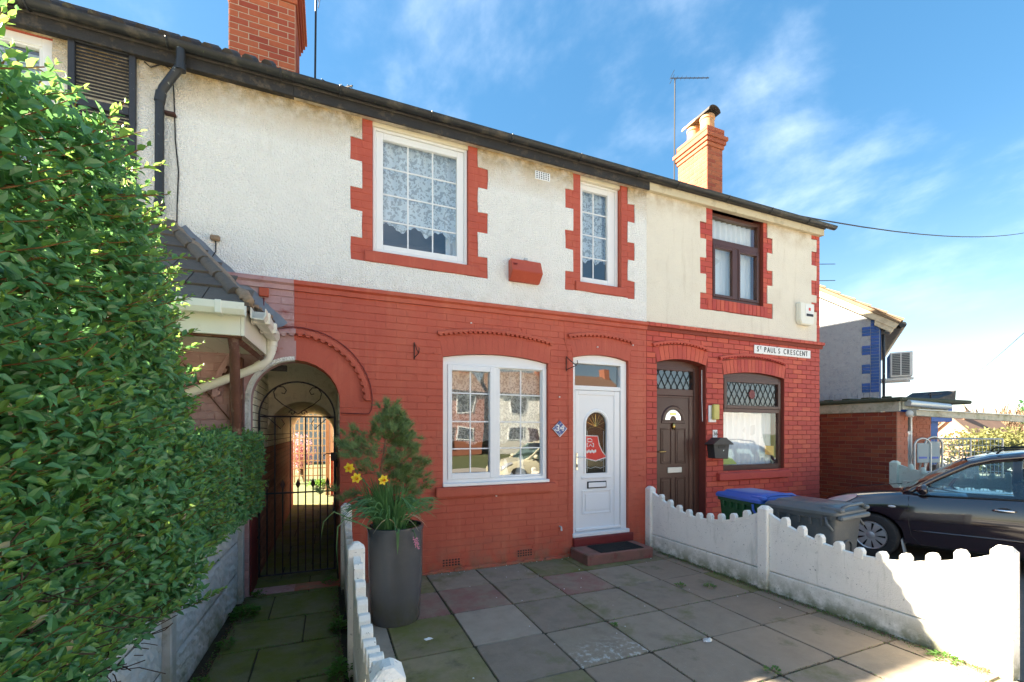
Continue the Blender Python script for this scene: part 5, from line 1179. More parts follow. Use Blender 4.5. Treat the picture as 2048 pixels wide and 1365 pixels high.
tubes('downpipe', [[(-0.53, -0.10, 2.60), (-0.535, -0.10, 2.50), (-0.56, -0.10, 2.43), (-0.62, -0.10, 2.365), (-0.75, -0.10, 2.29), (-1.02, -0.10, 2.16), (-1.36, -0.10, 1.995), (-1.43, -0.10, 1.95), (-1.445, -0.10, 1.87), (-1.445, -0.10, 0.05)]], 0.041, 'pvc_white', pc, 14)
[tubes('pipe_collar', [q], 0.048, 'pvc_white', pc, 14) for q in ([(-0.60, -0.10, 2.385), (-0.66, -0.10, 2.34)], [(-1.34, -0.10, 2.005), (-1.42, -0.10, 1.96)], [(-0.532, -0.10, 2.56), (-0.535, -0.10, 2.52)])]
# timber that props the canopy
bm = bmesh.new(); pts = [(-0.66, -1.33, 2.40), (-0.655, -1.30, 2.30), (-0.665, -1.22, 2.05), (-0.675, -1.10, 1.75), (-0.685, -1.0, 1.40), (-0.69, -0.95, 1.0)]
tube(bm, pts, [0.038, 0.034, 0.036, 0.032, 0.036, 0.03], 8); done('prop', bm, 'old_wood', pc, smooth=True)
bm = bmesh.new(); tube(bm, [(-0.625, -1.30, 2.375), (-0.625, -0.05, 2.43)], 0.03, 4); done('bearer', bm, 'old_wood', pc)
box('wall_post', -0.90, -0.79, -0.10, -0.009, 0.0, 2.43, 'old_wood', pc, 0.006)
tubes('tie', [[(-1.30, -0.02, 2.35), (-1.05, -0.03, 2.0), (-0.80, -0.04, 1.66)]], 0.007, 'old_wood', pc, 6)
# ================================================================== concrete fences
def scallop(u): return 0.60 + 0.22 * (2 * u - 1) ** 2
def post(parent, x, y, h, m, wd=0.055, cap=0.035, name='post'):
    bm = bmesh.new(); bx(bm, x - wd, x + wd, y - wd, y + wd, -0.2, h)
    top = [v for v in bm.verts if v.co.z > 0]
    r = bmesh.ops.extrude_face_region(bm, geom=[f for f in bm.faces if all(v.co.z > 0 for v in f.verts)])
    for v in [e for e in r['geom'] if isinstance(e, bmesh.types.BMVert)]: v.co.x = x + (v.co.x - x) * 0.35; v.co.y = y + (v.co.y - y) * 0.6; v.co.z += cap
    bmesh.ops.bevel(bm, geom=[e for e in bm.edges if e.calc_length() > 0.02], offset=0.006, segments=1, affect='EDGES')
    for v in bm.verts: v.co += Vector((random.uniform(-.002, .002), random.uniform(-.002, .002), random.uniform(-.002, .002)))
    return done(name, bm, m, parent)
def picket_panel(parent, x, ya, yb, m, th=0.045, zb=0.21, gap=0.012):
    """top panel with a scalloped edge and nine rounded knobs, over one gravel board"""
    n = 40; P = []
    for k in range(n + 1):
        u = k / n; y = ya + (yb - ya) * u; P.append((y, scallop(u) + random.uniform(-.003, .003)))
    bm = bmesh.new(); prism(bm, [(ya, zb + gap / 2)] + P + [(yb, zb + gap / 2)], x - th / 2, x + th / 2, 'x')
    bmesh.ops.bevel(bm, geom=[e for e in bm.edges if abs(e.verts[0].co.x - e.verts[1].co.x) < 1e-4], offset=0.005, segments=1, affect='EDGES')
    pn = done('panel', bm, m, parent)
    for k in range(9):
        u = (k + 1) / 10; y = ya + (yb - ya) * u; z = scallop(u) - 0.03; w_ = 0.037; hh = 0.10 + random.uniform(-.008, .008)
        sk = random.uniform(-.004, .004); pr = [(y - w_, z), (y - w_ + sk, z + hh * 0.72), (y - w_ * 0.5 + sk, z + hh), (y + w_ * 0.5 + sk, z + hh * random.uniform(0.96, 1.02)), (y + w_ + sk, z + hh * 0.72), (y + w_, z)]
        bm = bmesh.new(); prism(bm, pr, x - th * 0.62, x + th * 0.62, 'x'); bmesh.ops.bevel(bm, geom=list(bm.edges), offset=0.004, segments=1, affect='EDGES'); done('picket_knob', bm, m, pn)
    bm = bmesh.new(); bx(bm, x - th / 2 - 0.003, x + th / 2 + 0.003, min(ya, yb), max(ya, yb), -0.15, zb - gap / 2, 0.006); done('gravel_board', bm, m, parent)
fr = root('concrete_fence', 'white painted concrete fence with rounded knobs between the two front yards', 'fence', (4.33, -1.9, 0), group='white concrete fences')
for y in (-0.062, -1.885, -3.70): post(fr, 4.33, y, 0.86, 'concrete_white')
for a, b in ((-0.12, -1.828), (-1.943, -3.642)): picket_panel(fr, 4.335, a, b, 'concrete_white')
fl_ = root('concrete_fence', 'white painted concrete fence between the mossy path and the patio', 'fence', (0.185, -1.9, 0), group='white concrete fences')
for y in (-0.065, -1.90, -3.66): post(fl_, 0.183, y, 0.87, 'concrete_white', 0.056)
for a, b in ((-0.123, -1.842), (-1.958, -3.602)): picket_panel(fl_, 0.186, a, b, 'concrete_white', 0.05)
# low rock faced wall under the hedge
lwf = root('panel_wall', 'grey rock faced concrete panel wall below the hedge', 'wall', (-0.88, -2, 0))
def wx(y): return -0.83 + 0.033 * y
for y in (-0.10, -2.02, -3.95):
    bm = bmesh.new(); bx(bm, wx(y) - 0.05, wx(y) + 0.055, y - 0.05, y + 0.05, -0.2, 1.05, 0.006); done('post', bm, 'concrete_post', lwf)
rr = random.Random(3)
for (ya, yb) in ((-0.155, -1.965), (-2.075, -3.895)):
    for k in range(3):
        bm = bmesh.new(); nx, nz = 60, 11; z0, z1 = k * 0.302 + 0.004, k * 0.302 + 0.298; G = []
        for i in range(nx + 1):
            y = ya + (yb - ya) * i / nx; col_ = []
            for j in range(nz + 1):
                edge = i in (0, nx) or j in (0, nz)
                h = 0.0 if edge else 0.011 * abs(math.sin(i * 0.55 + 2.1 * j + 1.5 * math.sin(i * 0.31))) * rr.uniform(0.4, 1.2) + rr.uniform(0, 0.006)
                col_.append(bm.verts.new((wx(y) + 0.012 + h, y, z0 + (z1 - z0) * j / nz)))
            G.append(col_)
        for a, b in zip(G, G[1:]):
            for j in range(nz): bm.faces.new((a[j], b[j], b[j + 1], a[j + 1]))
        bx(bm, wx((ya + yb) / 2) - 0.04, wx((ya + yb) / 2) - 0.01, yb, ya, z0, z1)
        done('panel', bm, 'concrete_grey', lwf, normals=True)

# ================================================================== foliage tools
class Leaves:
    def __init__(s): s.v = []; s.f = []; s.m = []
    def leaf(s, p, d, nrm, L, Wd, mi=0, fold=0.25, droop=0.12):
        d = d.normalized(); sd = d.cross(nrm)
        if sd.length < 1e-4: sd = d.cross(Vector((0.3, 0.7, 0.5)))
        sd.normalize(); nn = sd.cross(d).normalized(); k = len(s.v)
        q1, q2 = p + d * (L * 0.34) + nn * (L * 0.03), p + d * (L * 0.70) - nn * (L * droop * 0.3)
        s.v += [p, q1, q2, p + d * L - nn * (L * droop), q1 + sd * (Wd * 0.5) + nn * (Wd * fold), q1 - sd * (Wd * 0.5) + nn * (Wd * fold), q2 + sd * (Wd * 0.38) + nn * (Wd * fold * 0.7), q2 - sd * (Wd * 0.38) + nn * (Wd * fold * 0.7)]
        s.f += [(k, k + 1, k + 4), (k, k + 5, k + 1), (k + 1, k + 2, k + 6, k + 4), (k + 1, k + 5, k + 7, k + 2), (k + 2, k + 3, k + 6), (k + 2, k + 7, k + 3)]
        s.m += [mi] * 6
    def blade(s, pts, w0, nrm, mi=0):
        k = len(s.v); n = len(pts)
        for i, p in enumerate(pts):
            d = (pts[min(i + 1, n - 1)] - pts[max(i - 1, 0)]).normalized(); sd = d.cross(nrm)
            if sd.length < 1e-4: sd = Vector((1, 0, 0))
            sd.normalize(); t = i / (n - 1); wd = w0 * (0.75 + 0.4 * math.sin(t * 2.6)) * (1 - t ** 4 * 0.92) * 0.5
            s.v += [p - sd * wd, p + sd * wd]
        for i in range(n - 1): s.f.append((k + 2 * i, k + 2 * i + 1, k + 2 * i + 3, k + 2 * i + 2)); s.m.append(mi)
    def build(s, name, mats, parent=None, kind='stuff', smooth=False):
        c = sum(s.v, Vector()) / len(s.v); me = bpy.data.meshes.new(name); me.from_pydata([v - c for v in s.v], [], s.f)
        for m in mats: me.materials.append(MATS[m])
        me.polygons.foreach_set('material_index', s.m)
        if smooth: me.polygons.foreach_set('use_smooth', [True] * len(s.f))
        o = link(name, me, None, parent, c)
        if kind: o['kind'] = kind
        return o
def rv(rnd, s=1.0): return Vector((rnd.uniform(-s, s), rnd.uniform(-s, s), rnd.uniform(-s, s)))

# ================================================================== privet hedge
hd = root('privet_hedge', 'large glossy green privet hedge with leafy shoots at the left', 'hedge', (-1.4, -2.2, 0))
rnd = random.Random(21)
LV = Leaves(); TW = bmesh.new(); FRONT = []
def hedge_h(y):                       # top of the hedge
    return 1.58 if y > -2.05 else 1.58 + 1.12 * min(1, ((-2.05 - y) / 0.42)) ** 0.6 + 0.06 * math.sin(y * 5) - 0.26 * max(0.0, -3.15 - y)
def shoot(p, d, L, big=True, young=0.25, keep=None):
    n = max(3, int(L / 0.033)); pts = []; q = p.copy(); dd = d.normalized(); up = Vector((0, 0, 1))
    for i in range(n + 1):
        pts.append(q.copy()); dd = (dd + up * 0.035 + rv(rnd, 0.045)).normalized(); q += dd * (L / n)
    tube(TW, pts[::2] + ([pts[-1]] if n % 2 else []), [0.0040 - 0.0022 * i / max(1, len(pts[::2]) - 1) for i in range(len(pts[::2]) + (1 if n % 2 else 0))], 3, cap=False)
    base = rnd.random() * 3
    for i in range(1, n + 1):
        t = i / n; ang = base + i * 1.57; sdv = dd.cross(up).normalized(); vv = sdv.cross(dd).normalized()
        out_ = sdv * math.cos(ang) + vv * math.sin(ang)
        yng = t > 1 - young
        for sg in (1, -1):
            ld = (out_ * sg * (0.9 if not yng else 0.5) + dd * (0.75 if not yng else 1.0) + up * 0.12 + rv(rnd, 0.22)).normalized()
            Lf = (0.040 + 0.026 * rnd.random()) * (1 - 0.6 * max(0, (t - (1 - young)) / max(young, .01))) * (0.85 if not big else 1.0)
            nrm = (up * 0.8 + Vector((0.7, -0.35, 0)) * 0.6 + rv(rnd, 0.4)).normalized()
            mi = 1 if yng and rnd.random() < 0.8 else 0
            rec = (pts[i], ld, nrm, Lf, Lf * rnd.uniform(0.44, 0.54), mi)
            if keep is not None: keep.append(rec)
            LV.leaf(*rec[:5], mi=2 if rnd.random() < 0.006 else mi)
KEEP = []
# long shoots on the visible faces
def face_points(n, fn):
    for _ in range(n): yield fn()
def side():                           # +x face of the tall part
    y = rnd.uniform(-4.5, -2.10); z = rnd.uniform(0.62, hedge_h(y)); b = 0.10 * math.sin(y * 3.1 + z * 2.2) + 0.05 * math.sin(z * 7 + y * 5)
    return Vector((-0.93 + b * 0.6, y, z)), Vector((0.75, 0.32, 0.42))
def far_end():
    x = rnd.uniform(-2.0, -0.85); z = rnd.uniform(1.3, 2.62); return Vector((x, -2.22 + 0.08 * math.sin(z * 4), z)), Vector((0.5, 0.75, 0.4))
def top():
    y = rnd.uniform(-4.5, -2.25); x = rnd.uniform(-2.0, -0.85); return Vector((x, y, hedge_h(y) - 0.06)), Vector((0.3, 0.2, 1.0))
def low_side():
    y = rnd.uniform(-2.25, -0.28); z = rnd.uniform(0.95, 1.60); return Vector((-0.765 + 0.06 * (y + 1.2) + 0.04 * math.sin(y * 6), y, z)), Vector((0.8, 0.25, 0.4))
def low_top():
    y = rnd.uniform(-2.3, -0.25); x = rnd.uniform(-1.75, -0.68 - 0.04 * -y); return Vector((x, y, 1.55 + 0.04 * math.sin(x * 9 + y * 5))), Vector((0.2, 0.2, 1.0))
def low_end():
    x = rnd.uniform(-1.5, -0.64); z = rnd.uniform(1.0, 1.6); return Vector((x, -0.26, z)), Vector((0.5, 0.5, 0.4))
for fn, n, L0_, L1_, yg in ((side, 1900, 0.14, 0.34, 0.28), (far_end, 380, 0.15, 0.32, 0.3), (top, 560, 0.14, 0.34, 0.4), (low_side, 1000, 0.10, 0.20, 0.25), (low_top, 800, 0.09, 0.18, 0.25), (low_end, 320, 0.09, 0.18, 0.3)):
    for _ in range(n):
        p, d = fn(); d = (d + rv(rnd, 0.42)).normalized(); inner = rnd.random() < 0.45
        if inner: p -= d * 0.09
        kp = KEEP if fn is side and not inner and -4.3 < p.y < -2.5 and p.z > 0.9 else None
        shoot(p, d, rnd.uniform(L0_, L1_) * (0.8 if inner else 1), fn in (side, top, far_end), yg * (0.5 if inner else 1), kp)
# inner mass of older leaves and brown branches
for _ in range(9000):
    y = rnd.uniform(-4.6, -0.3); hh = hedge_h(y); z = rnd.uniform(0.75, hh - 0.05); x = rnd.uniform(-1.5, -0.86)
    LV.leaf(Vector((x, y, z)), rv(rnd), Vector((0.5, -0.2, 0.8)) + rv(rnd, 0.5), 0.055, 0.026)
for _ in range(11000):
    y = rnd.uniform(-4.6, -2.12); z = rnd.uniform(0.72, hedge_h(y) + 0.02); b = 0.06 * math.sin(y * 3.1 + z * 2.2) + 0.03 * math.sin(z * 7 + y * 5)
    LV.leaf(Vector((-0.80 + b + rnd.uniform(-0.10, 0.06), y, z)), Vector((0.35, 0.5, 0.1)) + rv(rnd, 0.9), Vector((0.9, -0.35, 0.55)) + rv(rnd, 0.45), rnd.uniform(0.036, 0.062), rnd.uniform(0.018, 0.03), 1 if rnd.random() < 0.05 else 0)
for _ in range(6500):
    y = rnd.uniform(-2.3, -0.2); z = rnd.uniform(0.92, 1.66); LV.leaf(Vector((-0.68 + 0.05 * (y + 1.0) + rnd.uniform(-0.08, 0.04), y, z)), Vector((0.35, 0.5, 0.1)) + rv(rnd, 0.9), Vector((0.9, -0.35, 0.55)) + rv(rnd, 0.45), rnd.uniform(0.034, 0.055), rnd.uniform(0.017, 0.027), 1 if rnd.random() < 0.05 else 0)
for _ in range(3200):
    y = rnd.uniform(-2.3, -0.2); x = rnd.uniform(-1.8, -0.64); LV.leaf(Vector((x, y, 1.64 + rnd.uniform(-0.08, 0.03))), rv(rnd) + Vector((0, 0, 0.2)), Vector((0.2, -0.3, 1)) + rv(rnd, 0.4), rnd.uniform(0.034, 0.055), rnd.uniform(0.017, 0.027), 0)
for _ in range(1200):
    z = rnd.uniform(0.95, 1.66); x = rnd.uniform(-1.6, -0.60); LV.leaf(Vector((x, -0.18 + rnd.uniform(-0.06, 0.03), z)), rv(rnd), Vector((0.2, 1, 0.4)) + rv(rnd, 0.4), rnd.uniform(0.034, 0.055), 0.025, 0)
for _ in range(7000):  # unseen core of oversized leaves, added to keep sun from shining through
    y = rnd.uniform(-4.7, -0.4); hh = hedge_h(y) - 0.12; z = rnd.uniform(0.3, hh); x = rnd.uniform(-2.3, -1.25)
    LV.leaf(Vector((x, y, z)), rv(rnd), rv(rnd), 0.15, 0.09)
BR = bmesh.new()
for _ in range(200):
    y = rnd.uniform(-4.5, -0.3); z0 = rnd.uniform(0.25, 1.0); p = Vector((rnd.uniform(-1.5, -1.15), y, z0)); pts = [p.copy()]
    dd = Vector((rnd.uniform(-0.1, 0.25), rnd.uniform(-0.5, 0.5), 0.8))
    for k in range(6):
        p = p + dd.normalized() * 0.13; dd += rv(rnd, 0.3); p.z = min(p.z, hedge_h(y) - 0.15); p.x = min(p.x, -0.98); pts.append(p.copy())
    tube(BR, pts, [0.007 - 0.0008 * i for i in range(7)], 4, cap=False)
for _ in range(420):                # bare twigs low on the near side
    p = Vector((rnd.uniform(-1.1, -0.86), rnd.uniform(-4.4, -2.3), rnd.uniform(0.55, 1.25))); dd = Vector((0.5, rnd.uniform(-0.7, 0.7), rnd.uniform(-0.3, 0.6))); pts = [p.copy()]
    for k in range(4): p = p + dd.normalized() * 0.06; dd += rv(rnd, 0.4); pts.append(p.copy())
    tube(BR, pts, 0.0028, 3, cap=False)
# the three hundred leaves nearest the camera are leaves of their own
KEEP.sort(key=lambda r: (r[0] - CAM).length)
kp = [r for r in KEEP if (r[0] - CAM).length > 0.9][:300]
lm = {}
for mi, mname in ((0, 'leaf_privet'), (1, 'leaf_young')):
    t_ = Leaves(); t_.leaf(Vector((0, 0, 0)), Vector((0, 1, 0)), Vector((0, 0, 1)), 1.0, 0.45)
    me = bpy.data.meshes.new('leaf'); me.from_pydata(t_.v, [], t_.f); me.materials.append(MATS[mname]); lm[mi] = me
for p, d, nrm, Lf, Wd, mi in kp:
    o = link('leaf', lm[mi], None, hd, p + d * 0.012); d = d.normalized(); sd = d.cross(nrm).normalized(); nn = sd.cross(d)
    o.rotation_euler = Matrix((sd, d, nn)).transposed().to_euler(); o.scale = (Lf * 1.05,) * 3
LV.build('foliage', ['leaf_privet', 'leaf_young', 'leaf_dry'], hd)
tag(done('shoot_twigs', TW, 'twig', hd, normals=False), kind='stuff'); tag(done('branches', BR, 'twig_dark', hd, normals=False), kind='stuff')

# ================================================================== planter with pine and daffodils
PX, PY = 0.565, -1.12
pt = root('tall_planter', 'tall dark grey cylindrical planter on the patio corner', 'planter', (PX, PY, 0))
bm = bmesh.new(); lathe(bm, [(0.0, 0.0), (0.205, 0.0), (0.212, 0.02), (0.235, 0.40), (0.242, 0.80), (0.250, 0.83), (0.250, 0.845), (0.228, 0.848), (0.222, 0.80), (0.220, 0.76)], (PX, PY, 0), 48)
done('pot', bm, 'planter', pt, smooth=40); bm = bmesh.new(); lathe(bm, [(0.0, 0.78), (0.10, 0.785), (0.222, 0.77)], (PX, PY, 0), 24); done('soil', bm, 'soil', pt, smooth=True)
rnd = random.Random(4)
pine = root('young_pine', 'young pine with sparse crown growing in the grey planter', 'tree', (PX + 0.02, PY + 0.06, 0.78))
def branch(bm, a, b, r0, r1, sag=0.0, n=5, rn=rnd):
    pts = [a.lerp(b, i / n) + Vector((0, 0, -sag * math.sin(math.pi * i / n))) + rv(rn, 0.008) for i in range(n + 1)]; tube(bm, pts, [r0 + (r1 - r0) * i / n for i in range(n + 1)], 6); return pts
NB = Leaves(); tb = Vector((0.42, -1.05, 0.78)); tt = Vector((0.575, -1.04, 1.93))
bm = bmesh.new(); trunk = [tb, Vector((0.425, -1.05, 1.10)), Vector((0.447, -1.05, 1.35)), Vector((0.485, -1.05, 1.60)), Vector((0.53, -1.05, 1.78)), tt]
tube(bm, trunk, [0.017, 0.015, 0.012, 0.010, 0.006, 0.003], 7); done('trunk', bm, 'bark', pine, smooth=True)
def needles(p, d, n, L):
    for _ in range(n):
        dd = (d * 0.6 + rv(rnd, 0.75)).normalized(); sd = dd.cross(Vector((0.2, -0.9, 0.3))).normalized() * 0.0021; k = len(NB.v)
        Ln = L * rnd.uniform(0.7, 1.15); NB.v += [p - sd, p + sd, p + dd * Ln + Vector((0, 0, -0.006))]; NB.f.append((k, k + 1, k + 2)); NB.m.append(0)
bm = bmesh.new()
tips = [(0.555, 1.90, 1.72, 8), (0.50, 1.84, 1.66, 8), (0.62, 1.80, 1.62, 10), (0.46, 1.75, 1.55, 7), (0.66, 1.70, 1.52, 9), (0.42, 1.70, 1.50, 5), (0.70, 1.62, 1.48, 9), (0.755, 1.55, 1.46, 8), (0.70, 1.50, 1.44, 6), (0.60, 1.66, 1.5, 6),
        (0.13, 1.62, 1.40, 8), (0.12, 1.53, 1.40, 7), (0.26, 1.51, 1.38, 5), (0.24, 1.66, 1.46, 4), (0.78, 1.37, 1.24, 9), (0.83, 1.33, 1.22, 9), (0.66, 1.28, 1.18, 6), (0.82, 1.18, 1.10, 8), (0.85, 1.22, 1.05, 5), (0.84, 0.98, 0.95, 6), (0.75, 1.08, 0.98, 6), (0.02, 1.14, 1.02, 5), (0.56, 1.45, 1.34, 5), (0.30, 1.34, 1.22, 4), (0.62, 1.40, 1.2, 6)]
for tx_, tz_, z0_, nc in tips:
    t = (z0_ - 0.78) / 1.15; k_ = min(4, int(t * 5)); a = trunk[k_].lerp(trunk[k_ + 1], t * 5 - k_); b = Vector((tx_, -1.05 + rnd.uniform(-.10, .08), tz_))
    pts = branch(bm, a, b, 0.006, 0.0022, 0.02, 6)
    for c_ in range(int(nc * 2.4)):
        q = pts[6].lerp(pts[2], rnd.random() ** 1.25) + rv(rnd, 0.075); tw = q + (Vector((tx_ - a.x, 0, 0.12)).normalized() + rv(rnd, 0.7)).normalized() * 0.04
        tube(bm, [pts[4], q, tw], 0.0016, 3, cap=False)
        for w_ in range(3): needles(q.lerp(tw, w_ / 2), (tw - q).normalized() + Vector((0, 0, 0.35)), 17, 0.070)
tag(done('limbs', bm, 'bark', pine, smooth=True), kind='stuff'); NB.build('needle_foliage', ['needle'], pine)
df = root('daffodil_clump', 'daffodil clump with long drooping leaves and three yellow flowers', 'flowers', (PX - 0.05, PY - 0.05, 0.78))
DL = Leaves(); cs = Vector((PX - 0.06, PY - 0.07, 0.77))
def strap(p, dirx, H, Lo, curl, w_=0.012, mi=0):
    pts = []; n = 9
    for i in range(n + 1):
        t = i / n; pts.append(p + Vector((dirx.x * Lo * t ** 1.4, dirx.y * Lo * t ** 1.4, H * (math.sin(t * (1.2 + curl)) / math.sin(min(1.57, 1.2 + curl)) if curl > 0.3 else t))))
    DL.blade(pts, w_, Vector((-dirx.y, dirx.x, 0.0)).cross(Vector((0, 0, 1))) + Vector((0, -0.6, 0.3)), mi)
for k in range(300):
    a = rnd.uniform(0, 6.283); r = rnd.uniform(0, 0.12); p = cs + Vector((r * math.cos(a), r * math.sin(a) * 0.9, 0)); a2 = a + rnd.uniform(-.6, .6)
    if rnd.random() < 0.45: a2 = math.pi + rnd.uniform(-1.1, 0.9)
    if rnd.random() < 0.6: strap(p, Vector((math.cos(a2), math.sin(a2), 0)), rnd.uniform(0.32, 0.56), rnd.uniform(0.04, 0.20), 0.0, 0.014, 0)
    else: strap(p, Vector((math.cos(a2), math.sin(a2), 0)), rnd.uniform(0.20, 0.36), rnd.uniform(0.22, 0.46), rnd.uniform(0.5, 1.5), 0.013, 0)
for k in range(10): strap(cs + rv(rnd, 0.08), Vector((math.cos(k * 1.3), math.sin(k * 1.3), 0)), 0.22, 0.34, 1.3, 0.008, 1)
# leaf bent right over the rim, and the long ones that hang down over the fence
for (pts_) in ([(-0.02, -0.20, 0.80), (-0.015, -0.255, 0.865), (-0.02, -0.275, 0.83), (-0.022, -0.278, 0.74), (-0.025, -0.28, 0.65)], [(-0.15, -0.1, 0.8), (-0.30, -0.12, 0.90), (-0.44, -0.16, 0.96), (-0.49, -0.17, 0.90), (-0.50, -0.17, 0.72), (-0.485, -0.17, 0.52)], [(-0.16, -0.1, 0.8), (-0.36, -0.10, 0.93), (-0.52, -0.12, 1.02), (-0.60, -0.12, 0.94), (-0.62, -0.12, 0.80)]):
    DL.blade([Vector((PX + a, PY + b, c)) for a, b, c in pts_], 0.024 if pts_[0][1] == -0.20 else 0.010, Vector((0, -1, 0.2)), 0)
DL.build('leaves', ['leaf_daffodil', 'leaf_dry'], df, None)
for i, (fx_, fy_, fz_) in enumerate(((0.17, -1.16, 1.375), (0.225, -1.20, 1.29), (0.435, -1.30, 1.275))):
    p = Vector((fx_, fy_, fz_)); bm = bmesh.new(); b0 = cs + Vector((0.02 * i, 0, 0.05)); tube(bm, [b0, b0.lerp(p, 0.5) + Vector((0.0, 0, 0.10)), p + Vector((0.02, 0.03, 0.015)), p + Vector((0.0, 0.012, 0))], 0.0042, 6); done('stem', bm, 'leaf_daffodil', df, smooth=True)
    fd = Vector((-0.25 + 0.3 * i, -0.95, -0.15)).normalized(); u = fd.cross(Vector((0, 0, 1))).normalized(); v = u.cross(fd); pl_ = Leaves()
    for k in range(6):
        a = k * math.pi / 3 + 0.2; d = (u * math.cos(a) + v * math.sin(a)); pl_.leaf(p, d + fd * 0.12, fd, 0.050, 0.034, 0, 0.05, 0.05)
    fo = pl_.build('petals', ['yellow'], df, None); bm = bmesh.new(); A = []
    for rr_, hh_ in ((0.006, 0), (0.010, 0.012), (0.015, 0.024), (0.012, 0.022)):
        A.append([bm.verts.new(p + u * rr_ * math.cos(k * 0.628) + v * rr_ * math.sin(k * 0.628) + fd * hh_) for k in range(10)])
    for a, b in zip(A, A[1:]):
        for k in range(10): bm.faces.new((a[k], a[(k + 1) % 10], b[(k + 1) % 10], b[k]))
    done('trumpet', bm, 'orange', fo, smooth=True)
gc_ = Leaves()
for k in range(330):
    a = rnd.uniform(0, 6.283); r = 0.20 * math.sqrt(rnd.random()); p = Vector((PX + r * math.cos(a), PY + r * math.sin(a), 0.775 + rnd.uniform(0, 0.05) + (0.03 if math.cos(a) > 0.2 else 0)))
    gc_.leaf(p, Vector((math.cos(a * 3), math.sin(a * 3), 0.5)) + rv(rnd, 0.4), Vector((0, 0, 1)), 0.022, 0.016)
tag(gc_.build('ground_cover', ['leaf_weed'], None), 'small green leaves covering the soil of the planter', 'plant')
hy = root('hyacinth', 'pink hyacinth head hanging over the rim of the planter', 'flower', (PX + 0.13, PY - 0.25, 0.68))
HL = Leaves()
for k in range(70):
    t = rnd.random(); p = Vector((PX + 0.125 + 0.03 * t, PY - 0.262, 0.77 - 0.085 * t)) + rv(rnd, 0.014); HL.leaf(p, rv(rnd) + Vector((0, -0.6, 0)), Vector((0, -1, 0)), 0.016, 0.009)
HL.build('petals', ['pink'], hy, None); tubes('stem', [[(PX + 0.10, PY - 0.19, 0.79), (PX + 0.115, PY - 0.245, 0.845), (PX + 0.125, PY - 0.262, 0.80), (PX + 0.14, PY - 0.262, 0.70)]], 0.004, 'leaf_daffodil', hy)

# ================================================================== weeds, moss line, litter
def weed(name, label, x, y, r, n, Lf=0.035, tall=0.06, z=0.0):
    w_ = Leaves()
    for _ in range(n):
        a = rnd.uniform(0, 6.283); q = r * math.sqrt(rnd.random()); p = Vector((x + q * math.cos(a), y + q * math.sin(a), z + rnd.uniform(0.004, tall) * (1 - 0.5 * q / r)))
        w_.leaf(p, Vector((math.cos(a), math.sin(a), 0.5)) + rv(rnd, 0.5), Vector((0, 0, 1)), Lf * rnd.uniform(0.6, 1.2), Lf * 0.6)
    tag(w_.build(name, ['leaf_weed'], None, None), label, 'weed', 'weeds in the joints')
weed('weed', 'largest bright green weed at the foot of the panel wall', -0.70, -0.55, 0.10, 150, 0.045, 0.10)
weed('weed', 'small weed beside the brick jamb of the passage', -0.66, -0.03, 0.06, 50)
weed('weed', 'weed at the right end of the gate sill', 0.02, 0.12, 0.08, 70)
weed('weed', 'weed halfway along the white path fence', 0.085, -1.18, 0.06, 80, 0.04, 0.12)
weed('weed', 'lower of the weeds along the white path fence', 0.08, -1.95, 0.08, 110, 0.04, 0.14)
weed('weed', 'weed further down along the panel wall', -0.74, -1.15, 0.06, 60, 0.03, 0.06)
weed('weed', 'weed low down near the hedge at the panel wall foot', -0.80, -1.72, 0.06, 60, 0.03, 0.06)
weed('weed', 'weed in the patio joint left of the middle fence post', 3.55, -1.47, 0.05, 40, 0.025, 0.03)
weed('weed', 'weed among the slabs nearest the right fence', 3.82, -1.62, 0.06, 50, 0.025, 0.03)
weed('weed', 'single green sprig in the patio joint before the white door', 2.29, -2.02, 0.025, 22, 0.025, 0.03)
weed('weed', 'weed in the sunlit corner at the end of the right fence', 4.22, -3.42, 0.08, 80, 0.03, 0.05)
weed('weed', 'weed at the bottom of the patio below the silver foil', 2.88, -3.05, 0.05, 40, 0.025, 0.03)
MS = Leaves()
for _ in range(2600):
    y = rnd.uniform(-3.66, -0.3); x = 4.30 - abs(rnd.gauss(0, 0.045)); MS.leaf(Vector((x, y, 0.003)), rv(rnd) + Vector((0, 0, 0.5)), Vector((0, 0, 1)), rnd.uniform(0.008, 0.02), 0.008, 0 if rnd.random() < 0.5 else 1)
for _ in range(900):
    y = rnd.uniform(-3.0, -0.1); x = 0.10 - abs(rnd.gauss(0, 0.03)); MS.leaf(Vector((x, y, 0.0)), rv(rnd) + Vector((0, 0, 0.5)), Vector((0, 0, 1)), rnd.uniform(0.01, 0.025), 0.01, rnd.choice((0, 1, 1)))
for _ in range(900):
    y = rnd.uniform(-3.0, -0.1); x = wx(y) + 0.06 + abs(rnd.gauss(0, 0.035)); MS.leaf(Vector((x, y, 0.0)), rv(rnd) + Vector((0, 0, 0.5)), Vector((0, 0, 1)), rnd.uniform(0.01, 0.025), 0.01, rnd.choice((0, 1, 1)))
for _ in range(500):
    x = rnd.uniform(0.85, 3.0); MS.leaf(Vector((x, -0.02 - abs(rnd.gauss(0, 0.02)), 0.002)), rv(rnd), Vector((0, 0, 1)), rnd.uniform(0.006, 0.015), 0.007, rnd.choice((0, 1, 1)))
